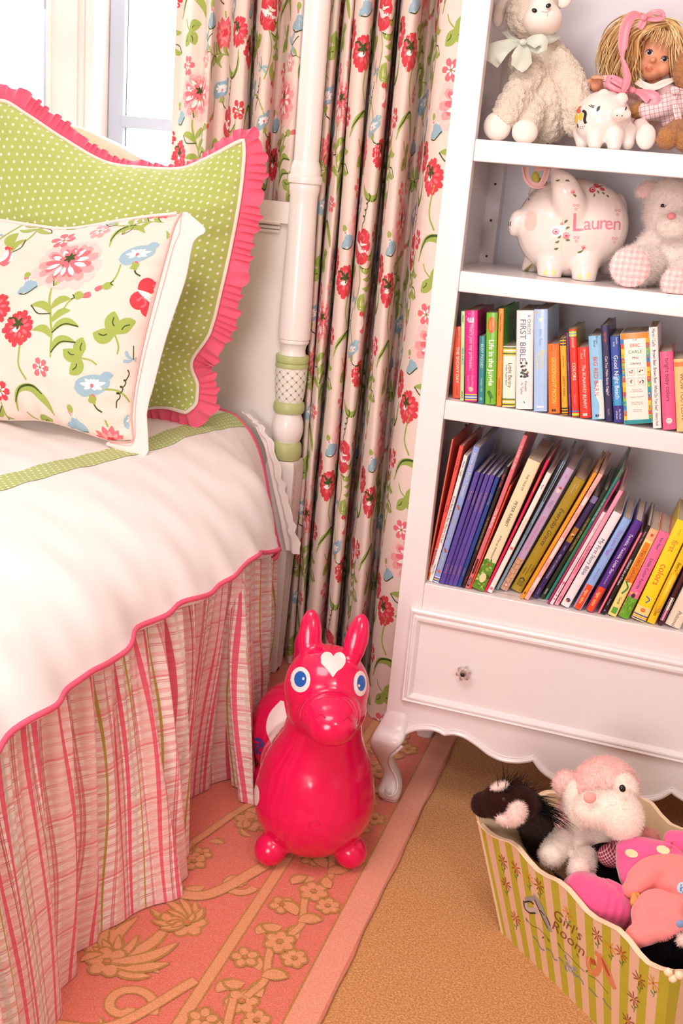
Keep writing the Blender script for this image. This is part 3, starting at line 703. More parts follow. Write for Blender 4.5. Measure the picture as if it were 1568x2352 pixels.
tag(duv, 'puffy white duvet with pink piped hem and green dotted stripe, spread over the bed', 'duvet')
# stripe sewn on: follows the surface at constant X
DS = GridSurf(G, ysd, np.arange(nt, dtype=float), -1)
mb = MB(); rows = []; uvr = []
pts_s = [atz(0, 1110, .75), atz(335, 1022, .752), atz(530, 958, .735)]
for i in range(ny):
    y = ysd[i]; xc = np.interp(y, [1.2, pts_s[0].y, pts_s[1].y, 2.56], [-1.24, pts_s[0].x + .012, pts_s[1].x - .002, -1.085]); row = []; ur = []
    for k in range(9):
        xx = xc - .030 + .060 * k / 8; t = np.interp(xx, G[i, :, 0][:80], np.arange(80)); p = DS(np.array([y]), np.array([t]), .0012)[0]; row.append(p.tolist()); ur.append((k * .0075 + .002, y))
    rows.append(row); uvr.append(ur)
mb.grid(rows, M_band, uvr, flip=True); mb.build('dotted_stripe', parent=duv)
mb = MB(); mb.tube([Vector(G[i, -1]) + Vector((.002, 0, -.004)) for i in range(ny)], .0052, M_pipe, 8)
mb.tube([Vector(G[-1, k]) + Vector((0, .002, .0)) for k in range(40, nt)], .0045, M_pipe, 8); mb.build('piping', parent=duv)
# thin white sheet frill hanging past the head corner of the duvet
mb = MB(); P = []
fr = [(-1.075, .752), (-1.035, .722), (-1.003, .67), (-.973, .57), (-.945, .48), (-.922, .395)]
for i in range(40):
    s_ = i / 39; row = []
    for k in range(30):
        t = k / 29; x = np.interp(t * 5, range(6), [q[0] for q in fr]); z = np.interp(t * 5, range(6), [q[1] for q in fr])
        g = .006 * sin(t * 60 + 3 * sin(t * 9)); row.append((x + .002 + (.020 + .022 * t) * s_ + g * s_ * .5, 2.590 + .006 * sin(s_ * 8) + g * s_, z - .004 * s_))
    P.append(row)
mb.grid(P, mat('sheet_cotton', '#f7ebe6', .85, sheen=.1)); sh = mb.build('bed_sheet'); tag(sh, 'thin white sheet frill edging the duvet at the head corner of the bed', 'bed sheet')

# ------------------------------------------------------------------ gathered plaid bed skirt
def plaid():
    m = mat('plaid_seersucker', '#f3d9cf', .85, sheen=.15); N = NT(m.node_tree); u, v = N.uv(); b = bsdf(m); lk = m.node_tree.links
    c = hexc('#f8e6dc')
    def ov(c, k, col, a): return N.mix(N.m('MULTIPLY', k, a), c, hexc(col))
    for (co, P, c0, hw, col, a) in ((v, .034, .30, .13, '#f08f92', .5), (v, .034, .72, .035, '#d9606c', .6), (v, .034, .82, .03, '#d9606c', .55), (u, .135, .10, .10, '#f3b7b0', .55),
                                     (u, .135, .22, .032, '#ea4f6c', .9), (u, .135, .36, .012, '#c24a52', .8), (u, .135, .385, .006, '#c24a52', .8), (u, .135, .46, .036, '#ea4f6c', .9),
                                     (u, .135, .30, .04, '#f1a7a4', .5), (u, .135, .62, .03, '#d8d0bf', .7), (u, .135, .76, .017, '#b4a23c', .95), (u, .135, .92, .012, '#dd6d78', .75), (u, .135, .95, .012, '#dd6d78', .75), (v, .102, .5, .02, '#e86a78', .7)):
        c = ov(c, N.band(co, P, c0, hw), col, a)
    lk.new(c, b.inputs['Base Color'])
    # pucker of the seersucker: short ripples in alternating columns
    t = N.n('ShaderNodeTexNoise'); t.inputs['Scale'].default_value = 1.0; t.inputs['Detail'].default_value = 2
    cb = N.n('ShaderNodeCombineXYZ'); lk.new(N.m('MULTIPLY', u, 45), cb.inputs[0]); lk.new(N.m('MULTIPLY', v, 125), cb.inputs[1]); lk.new(cb.outputs[0], t.inputs['Vector'])
    bp = N.n('ShaderNodeBump'); bp.inputs['Strength'].default_value = .6; bp.inputs['Distance'].default_value = .005
    lk.new(t.outputs[0], bp.inputs['Height']); lk.new(bp.outputs[0], b.inputs['Normal']); return m
M_plaid = plaid()
bot = [(-3, 2600), (60, 2420), (135, 2352), (200, 2190), (330, 2085), (415, 2060), (425, 1990), (432, 1900), (425, 1840), (528, 1800), (535, 1850), (585, 1848), (592, 1720), (600, 1620), (613, 1560)]
bl = [atz(x, y, .015) for x, y in ((0, 2600), (120, 2370), (160, 2230), (205, 2165), (330, 2085), (412, 2058), (418, 1990), (420, 1860), (430, 1838), (530, 1786), (560, 1838), (585, 1836), (588, 1720), (600, 1630), (611, 1560))]
bl = [Vector((bl[0].x, bl[0].y, 0))] + bl
bc = catmull([(p.x, p.y) for p in bl], .02); sb = np.r_[0, np.cumsum(np.linalg.norm(np.diff(bc, axis=0), axis=1))]
nS, nV = 900, 60
# along-bed position of the top edge: matched by distance along the bed
LT = sb[-1]; ss = np.linspace(0, 1, nS); bx = np.interp(ss * LT, sb, bc[:, 0]); by = np.interp(ss * LT, sb, bc[:, 1])
byS = np.convolve(np.pad(by, 60, 'edge'), np.ones(121) / 121, 'valid'); topy = np.maximum.accumulate(byS)
topx = np.interp(topy, hY, hX) - .035; topz = np.interp(topy, hY, hZ) + .03
P = np.zeros((nS, nV, 3)); UV = np.zeros((nS, nV, 2)); Uc = ss * LT * 1.4
ph = Uc * 2 * pi / .105; ph2 = Uc * 2 * pi / .031
for j in range(nV):
    t = j / (nV - 1)                                   # 0 top .. 1 bottom
    e = t ** 1.15
    amp = .010 + .020 * sin(pi * min(1, t * 1.05) * .8) + .004 * t
    w = amp * np.sin(ph + 1.6 * np.sin(Uc * 7.3) + .5 * sin(t * 4)) * (.55 + .45 * np.sin(Uc * 11.7 + 2)) + .0045 * (1 - t) ** 2 * np.sin(ph2 + 2 * np.sin(Uc * 13))
    P[:, j, 0] = topx * (1 - e) + bx * e + w * (1 - .55 * t) ; P[:, j, 1] = topy * (1 - e) + by * e + .35 * w
    P[:, j, 2] = topz * (1 - t) + .013 * t + (t > .97) * .0
    UV[:, j, 0] = Uc + .012 * np.sin(t * 5 + Uc * 3); UV[:, j, 1] = t * .56
mb = MB(); mb.grid(P.tolist(), M_plaid, UV.tolist(), flip=False)
sk = mb.build('bed_skirt'); tag(sk, 'gathered pink and white plaid bed skirt hanging from under the duvet to the rug', 'bed skirt')

# =================================================================== BOOKCASE
BF = 2.126; BXL, BXR = -.493, .459; XI = -.440; XIR = .406; S1, S2, S3, S4 = 1.448, 1.2045, .9495, .5535
bc_ = thing('bookcase', 'tall white bookcase with one long drawer, scalloped apron and curved scroll feet', 'bookcase', (-.017, 2.3, 0))
mb = MB(); mb.box(BXL, XI, BF, BF + .024, .225, 2.1, M_white); mb.build('stile', parent=bc_, smooth=False, bevel=.002)
mb = MB(); mb.box(XIR, BXR, BF, BF + .024, .225, 2.1, M_white); mb.build('stile', parent=bc_, smooth=False, bevel=.002)
mb = MB(); mb.box(BXL, -.468, BF + .024, 2.51, .22, 2.1, M_white); mb.build('side_panel', parent=bc_, smooth=False)
mb = MB(); mb.box(.434, BXR, BF + .024, 2.51, .22, 2.1, M_white); mb.build('side_panel', parent=bc_, smooth=False)
mb = MB(); mb.box(-.468, .434, 2.50, 2.51, .22, 2.1, M_back); mb.build('back_panel', parent=bc_, smooth=False)
mb = MB(); mb.box(BXL - .01, BXR + .01, BF - .012, 2.515, 2.1, 2.13, M_white); mb.build('top_board', parent=bc_, smooth=False, bevel=.004)
M_hole = mat('dark_hole', '#3a322f', .6)
for x0, x1 in ((-.468, -.438), (.404, .434)):
    mb = MB(); mb.box(x0, x1, 2.458, 2.50, .5535, 2.1, M_white)
    for k in range(38):
        z = .60 + k * .0385 + .002
        if any(abs(z - q + .02) < .03 for q in (S1, S2, S3)): continue
        if k % 2: continue
        v = [Vector(((x0 + x1) / 2 + .0028 * cos(a), 2.4575, z + .0028 * sin(a))) for a in np.linspace(0, 2 * pi, 13)[:-1]]; mb.add(v, [tuple(range(12))], M_hole)
    mb.build('shelf_strip', parent=bc_, smooth=False)
for z in (S1, S2, S3):
    mb = MB(); mb.box(XI + .0005, XIR - .0005, BF - .001, BF + .022, z - .040, z, M_white); mb.box(-.467, .433, BF + .0245, 2.457, z - .022, z, M_white); mb.box(XI + .0005, XIR - .0005, BF + .02, BF + .026, z - .022, z, M_white)
    mb.build('shelf', parent=bc_, smooth=False, bevel=.0022)
mb = MB(); mb.box(XI, XIR, BF, BF + .024, .490, S4, M_white); mb.box(-.467, .433, BF + .0245, 2.499, S4 - .022, S4, M_white); mb.box(XI, XIR, BF + .02, BF + .03, S4 - .022, S4, M_white)
mb.build('bottom_shelf', parent=bc_, smooth=False, bevel=.0022)
# scalloped apron under the drawer
apx = [(-.470, .150), (-.462, .166), (-.443, .193), (-.420, .208), (-.391, .216), (-.371, .216), (-.362, .213), (-.356, .2115), (-.350, .2145), (-.333, .2185), (-.315, .217), (-.298, .211), (-.275, .200), (-.257, .190), (-.235, .1835), (-.215, .1825), (-.19, .187), (-.168, .196), (-.161, .2005), (-.156, .196), (-.142, .181), (-.125, .1705), (-.105, .163), (-.083, .159), (-.05, .157), (-.017, .1565)]
half = catmull(apx[:7], .004).tolist() + catmull(apx[7:18], .004).tolist() + catmull(apx[18:], .004).tolist()
full = half + [[2 * -.017 - x, z] for x, z in half[::-1][1:]]
mb = MB(); vs = []; F = []
for x, z in full: vs += [(x, BF + .001, z), (x, BF + .001, .285), (x, BF + .022, .285), (x, BF + .022, z)]
n = len(full)
for i in range(n - 1):
    a = 4 * i; b = a + 4; F += [(a, b, b + 1, a + 1), (a + 2, b + 2, b + 3, a + 3), (a + 3, b + 3, b, a)]
mb.add(vs, F, M_white)
mb.tube([(x, BF - .001, z + .0065) for x, z in full], .0055, M_white, 8); mb.tube([(x, BF + .0005, z + .0135) for x, z in full], .0018, M_white, 6)
mb.build('apron', parent=bc_, auto=35)
# cabriole legs with scroll feet
LP = [(-.493, -.440, .245), (-.497, -.440, .232), (-.506, -.441, .205), (-.5155, -.443, .182), (-.5185, -.455, .162), (-.516, -.465, .142), (-.508, -.4675, .122), (-.499, -.463, .100), (-.492, -.456, .082), (-.4895, -.450, .066), (-.492, -.4455, .050), (-.496, -.444, .036), (-.4945, -.4455, .022), (-.490, -.4485, .016), (-.4885, -.449, .0105)]
def cab_leg(xm, ym, flip, back):
    mb = MB(); rings = []; nn = 24
    for x0, x1, z in LP:
        c = (x0 + x1) / 2; h = (x1 - x0) / 2; bul = -.493 - x0; ring = []
        yc = BF + .026 - bul * .9 + 0; hy = h * .96 if z < .2 else .026
        for k in range(nn):
            a = 2 * pi * k / nn; e = .42 if z > .15 else .62
            ring.append((c + h * math.copysign(abs(cos(a)) ** e, cos(a)), yc + hy * math.copysign(abs(sin(a)) ** e, sin(a)), z))
        rings.append(ring)
    R2 = []
    for i in range(nn):
        cc = catmull([np.array(r[i]) for r in rings], .006) if False else np.array([r[i] for r in rings]); R2.append(cc)
    zz = np.array([r[0][2] for r in rings]); tz = np.linspace(0, len(zz) - 1, 70); ii = np.arange(len(zz))
    G_ = []
    for tq in tz:
        i = min(int(tq), len(zz) - 2); f = tq - i; ring = []
        for k in range(nn):
            q = [np.array(rings[min(max(i + d, 0), len(zz) - 1)][k]) for d in (-1, 0, 1, 2)]
            ring.append(.5 * (2 * q[1] + (q[2] - q[0]) * f + (2 * q[0] - 5 * q[1] + 4 * q[2] - q[3]) * f * f + (3 * q[1] - q[0] - 3 * q[2] + q[3]) * f ** 3))
        G_.append(ring)
    vs = [p for r in G_ for p in r]; F = []
    for i in range(len(G_) - 1):
        for k in range(nn): F.append((i * nn + k, (i + 1) * nn + k, (i + 1) * nn + (k + 1) % nn, i * nn + (k + 1) % nn))
    F.append(tuple(range(nn))); F.append(tuple((len(G_) - 1) * nn + k for k in range(nn))[::-1])
    mb.add([tuple(p) for p in vs], F, M_white)
    if not back:   # carved scroll line and curl on the front face
        S = [(-.443, .178), (-.455, .160), (-.466, .143), (-.472, .125), (-.470, .106), (-.462, .088), (-.454, .070), (-.450, .054), (-.452, .042), (-.460, .034), (-.469, .034), (-.475, .041), (-.473, .049), (-.466, .051), (-.461, .046)]
        def yf(z):
            x0 = np.interp(-z, [-q[2] for q in LP], [q[0] for q in LP]); x1 = np.interp(-z, [-q[2] for q in LP], [q[1] for q in LP]); return BF + .026 - (-.493 - x0) * .9 - (x1 - x0) / 2 * .96
        mb.tube([(x, yf(z) + .0005, z) for x, z in catmull(S, .004)], .0032, M_white, 8)
        mb.ell((-.4675, yf(.043) - .001, .0425), (.0085, .006, .0085), M_white)
    if flip: mb.v = [(2 * -.017 - x, y, z) for x, y, z in mb.v]; mb.f = [f[::-1] for f in mb.f]
    if back: mb.v = [(x, BF + 2.515 - y, z) for x, y, z in mb.v]; mb.f = [f[::-1] for f in mb.f]
    mb.build('leg', parent=bc_, auto=50)
for fl in (0, 1):
    for bk in (0, 1): cab_leg(0, 0, fl, bk)
# drawer with stepped frame moulding
dr = None
mb = MB(); dx0, dx1, dz0, dz1 = -.462, .428, .277, .497
pf = [(0, BF + .001), (.0006, BF - .009), (.004, BF - .0125), (.0075, BF - .0115), (.0085, BF - .008), (.0115, BF - .0085), (.013, BF - .012), (.018, BF - .011), (.0215, BF - .006), (.0235, BF - .0035), (.0245, BF - .0015)]
loops = []
for ins, y in pf:
    loops.append([(dx0 + ins, y, dz0 + ins * .85), (dx1 - ins, y, dz0 + ins * .85), (dx1 - ins, y, dz1 - ins * 1.42), (dx0 + ins, y, dz1 - ins * 1.42)])
vs = [p for l in loops for p in l]; F = []
for i in range(len(loops) - 1):
    for k in range(4): F.append((i * 4 + k, i * 4 + (k + 1) % 4, i * 4 + 4 + (k + 1) % 4, i * 4 + 4 + k))
F.append(tuple((len(loops) - 1) * 4 + k for k in range(4))); mb.add(vs, F, M_white)
dr = mb.build('drawer', parent=bc_, smooth=False, bevel=.0008, bseg=2)
M_crys = mat('crystal_glass', '#f4e4e0', .02, trans=.9, ior=1.5, spec=.8); M_chr = mat('polished_chrome', '#e8dcd8', .08, metal=1.0)
def knob(x):
    z = .375; y = BF - .0015; mb = MB(); Mx = Matrix.Translation((x, y, z)) @ Matrix.Rotation(R(90), 4, 'X')
    mb.lathe([(.0075, 0), (.008, .002), (.005, .004), (.0045, .012), (.006, .014)], M_chr, 20, (0, 0, 0), Mx)
    for k in range(6):
        a = R(60 * k + 15); mb.ell((x + .0098 * cos(a), y - .016, z + .0098 * sin(a)), (.0068, .0062, .0052), M_crys, Matrix.Rotation(-a, 3, 'Y'), 14, 8)
    mb.ell((x, y - .016, z), (.008, .006, .008), M_crys, None, 14, 8)
    for k in range(6):
        a = R(60 * k - 15); mb.ell((x + .0075 * cos(a), y - .0145, z + .0075 * sin(a)), (.006, .004, .0022), M_chr, Matrix.Rotation(-a, 3, 'Y'), 10, 6)
    k = mb.build('drawer_knob', parent=dr); k['label'] = 'clear crystal flower knob'
    m2 = MB(); m2.lathe([(.0001, 0), (.0035, 0), (.0045, .0015), (.0040, .003), (.0001, .0038)][0:5], mat('dark_screw', '#241b1b', .35), 16, (0, 0, 0), Matrix.Translation((x, y - .021, z)) @ Matrix.Rotation(R(90), 4, 'X'))
    for v in m2.v: pass
    mb2 = m2.build('knob_screw', parent=dr)
knob(-.331); knob(.297)

# =================================================================== BOOKS
M_page = mat('book_pages', '#e9dccb', .85, bump=(900, .3, .0005)); M_pboard = mat('board_pages', '#d8c6b6', .8)
def bmat(c): return mat('book_cover_' + c.strip('#'), c, .32, coat=.25)
def tmat(c): return mat('book_ink_' + c.strip('#'), c, .5)
def book(x, z0, w, h, d, tilt, col, yf, texts=(), bands=(), label='', group=None, art=None, round_=0.0, name='book', side=None):
    ph = R(tilt); zp = z0 + (w * sin(ph) if ph > 0 else 0) + .0006
    M = Matrix.Translation((x, yf, zp)) @ Matrix.Rotation(ph, 4, 'Y')
    t = thing(name, label, 'book', (x, yf, z0), group)
    mb = MB(); cm = bmat(col); sd = bmat(side) if side else cm
    th = min(.0022, w * .2)
    rr = min(w * .18, .003) if round_ == 0 else round_
    # spine with softly rounded face, then the two boards
    n = 7; prof = []
    for i in range(n):
        a = pi * i / (n - 1); prof.append((w / 2 - w / 2 * cos(a), -rr * sin(a) ** .8 + 0))
    vs = []
    for px, py in prof: vs += [M @ Vector((px, py, 0)), M @ Vector((px, py, h))]
    F = [(2 * i, 2 * i + 2, 2 * i + 3, 2 * i + 1) for i in range(n - 1)]; mb.add(vs, F, cm)
    mb.box(0, th, 0, d, 0, h, sd, M); mb.box(w - th, w, 0, d, 0, h, sd, M)
    mb.box(th, w - th, 0, th, 0, h, cm, M)
    def spine(U, V, off=0):
        xx = np.clip(V + w / 2, 0, w); yy = -rr * np.sin(np.arccos(np.clip(1 - 2 * xx / w, -1, 1))) ** .8 - off
        o = np.stack([xx, yy, h - U, np.ones_like(U)], -1); return (o @ np.array(M).T)[..., :3]
    for b0, b1, c in bands:
        A = Art(.004); A.strip([(b0 * h, 0), (b1 * h, 0)], w * .495, bmat(c), 0); A.lay_on(mb, spine, None, .0002, .00005)
    if art:
        A = Art(.002); art(A, w, h); A.lay_on(mb, spine, None, .0003, .00006)
    mb.build('cover', parent=t, smooth=False)
    pb = MB(); g = .0022; pb.box(th, w - th, th, d - .003, g, h - g, M_page, M)
    if w > .012:
        k = max(2, int(w / .0035))
        for i in range(k):
            xx = th + (w - 2 * th) * (i + .5) / k; pb.box(xx - .0009, xx + .0009, th + .001, d - .002, g, h - g + .0009, M_pboard, M)
    pb.build('pages', parent=t, smooth=False)
    if texts:
        big = max(range(len(texts)), key=lambda i: texts[i][2] * min(1, texts[i][4] * 3))
        for i, tx in enumerate(texts):
            body, pos, fs, c, ml = tx[:5]; kw = dict(tx[5]) if len(tx) > 5 else {}
            v = kw.pop('v', 0); rot = kw.pop('rot', 0); tm = MB()
            add_text(tm, body, fs * w, spine, tmat(c), x=pos * h, y=v * w, rot=rot, off=.0005, maxlen=ml * (w * 2.2 if rot else h), **kw)
            tm.build('title' if i == big else 'spine_lettering', parent=t, smooth=False)
    return t
def B(**k): return k
W1, K1 = '#fff4ea', '#1c1a1a'
def a_princess(A, w, h):
    for i, c in enumerate(('#f4d040', '#3c62b8', '#f6f0e8', '#3c62b8', '#f4d040')): A.strip([(h * (.915 + i * .014), 0), (h * (.927 + i * .014), 0)], w * .49, bmat(c), 1)
    A.disc(h * .86, 0, w * .2, bmat('#f2b0a0'), 2)
    m = bmat('#e8c8d8')
    A.strip([(h * .12, -w * .2), (h * .12, w * .2)], .0016, m, 2)
    for q in (-.2, 0, .2): A.leaf(h * .12, q * w, 180, .009, .002, m, 2)
    for k in range(10): A.disc(h * rnd.uniform(.03, .85), w * rnd.uniform(-.42, .42), .0007, m, 3)
def a_jungle(A, w, h): A.disc(h * .13, 0, h * .09, bmat('#ee5a2c'), 1, ry=w * .36); A.strip([(h * .85, -w * .2), (h * .93, w * .15)], w * .16, bmat('#3f7a26'), 1)
def stripes(cols, z0, z1):
    def f(A, w, h):
        n = len(cols)
        for i, c in enumerate(cols): A.strip([(h * (z0 + (z1 - z0) * i / n), 0), (h * (z0 + (z1 - z0) * (i + 1) / n), 0)], w * .49, bmat(c), 1)
    return f
def multi(*fs):
    def f(A, w, h):
        for g in fs: g(A, w, h)
    return f
def a_bible(A, w, h):
    r2 = random.Random(3)
    for k in range(26): A.disc(h * .60 + r2.uniform(-.016, .016), r2.uniform(-.2, .2) * w, .0022, bmat(r2.choice(['#6b3322', '#2a3f55', '#8a6a30', '#2b1f1c', '#3c5a3a'])), 1)
    A.strip([(h * .92, -.001), (h * .94, .002)], .0007, tmat('#333333'), 1)
def a_carle(A, w, h):
    r2 = random.Random(9); cs = ['#2f86c8', '#8cc63e', '#f2b21c', '#ea5a2a', '#2ba6a0', '#e8482a', '#f6c83a']
    A.strip([(0, 0), (h * .06, 0)], w * .49, bmat('#f08a2c'), 1); A.strip([(h * .955, 0), (h, 0)], w * .49, bmat('#1f8f96'), 1)
    for sgn in (-1, 1):
        for i in range(17): A.strip([(h * (.06 + i * .0527), sgn * w * .44), (h * (.06 + (i + 1) * .0527), sgn * w * .44)], w * .055, bmat(cs[(i * 3 + (sgn > 0) * 2) % 7]), 1)
        for i in range(26): A.disc(h * r2.uniform(.06, .95), sgn * w * .44, .0016, bmat(r2.choice(cs)), 2)
    for i, (u, v) in enumerate(((.42, -.19), (.42, .19), (.53, -.19), (.53, .19))):
        q = w * .13; c = tmat('#d9a8a0')
        for (a, b) in (((-q, -q), (q, -q)), ((q, -q), (q, q)), ((q, q), (-q, q)), ((-q, q), (-q, -q))): A.strip([(h * u + a[0], w * v + a[1]), (h * u + b[0], w * v + b[1])], .0003, c, 3)
        for k in range(5): A.disc(h * u + r2.uniform(-.5, .5) * q, w * v + r2.uniform(-.5, .5) * q, .0013, bmat([['#e0503a', '#2f86c8'], ['#2a2422', '#e88a2a'], ['#4f8a3a', '#d8402c'], ['#2a2422', '#9a4a2a']][i][k % 2]), 4)
def a_sun(A, w, h): A.disc(h * .10, 0, w * .13, bmat('#f6e28a'), 1); A.disc(h * .10, 0, w * .08, bmat('#fff4c0'), 2); A.disc(h * .03, -w * .3, .002, bmat('#f4c040'), 2); A.strip([(h * .945, 0), (h * .965, 0)], w * .26, bmat('#f4e8e4'), 1)
def a_barn(A, w, h):
    A.strip([(h * .52, w * .30), (h * .66, w * .14), (h * .82, w * .32), (h * .99, w * .25)], [w * .1, w * .3, w * .18, w * .22], bmat('#efe6e0'), 2)
def a_face(A, w, h): A.disc(h * .885, 0, w * .24, bmat('#f6e0d8'), 1); A.disc(h * .885, 0, w * .19, bmat('#ee6e8e'), 2); A.disc(h * .885, 0, w * .17, bmat('#f6e0d8'), 3); A.disc(h * .88, -w * .06, .0008, tmat('#402020'), 4); A.disc(h * .88, w * .06, .0008, tmat('#402020'), 4)
def foot(c='#241c1c', p=.95):
    def f(A, w, h): A.strip([(h * p - .002, -w * .12), (h * p + .003, -w * .12)], w * .08, bmat(c), 2); A.strip([(h * p - .002, w * .08), (h * p + .003, w * .08)], w * .08, bmat(c), 2)
    return f
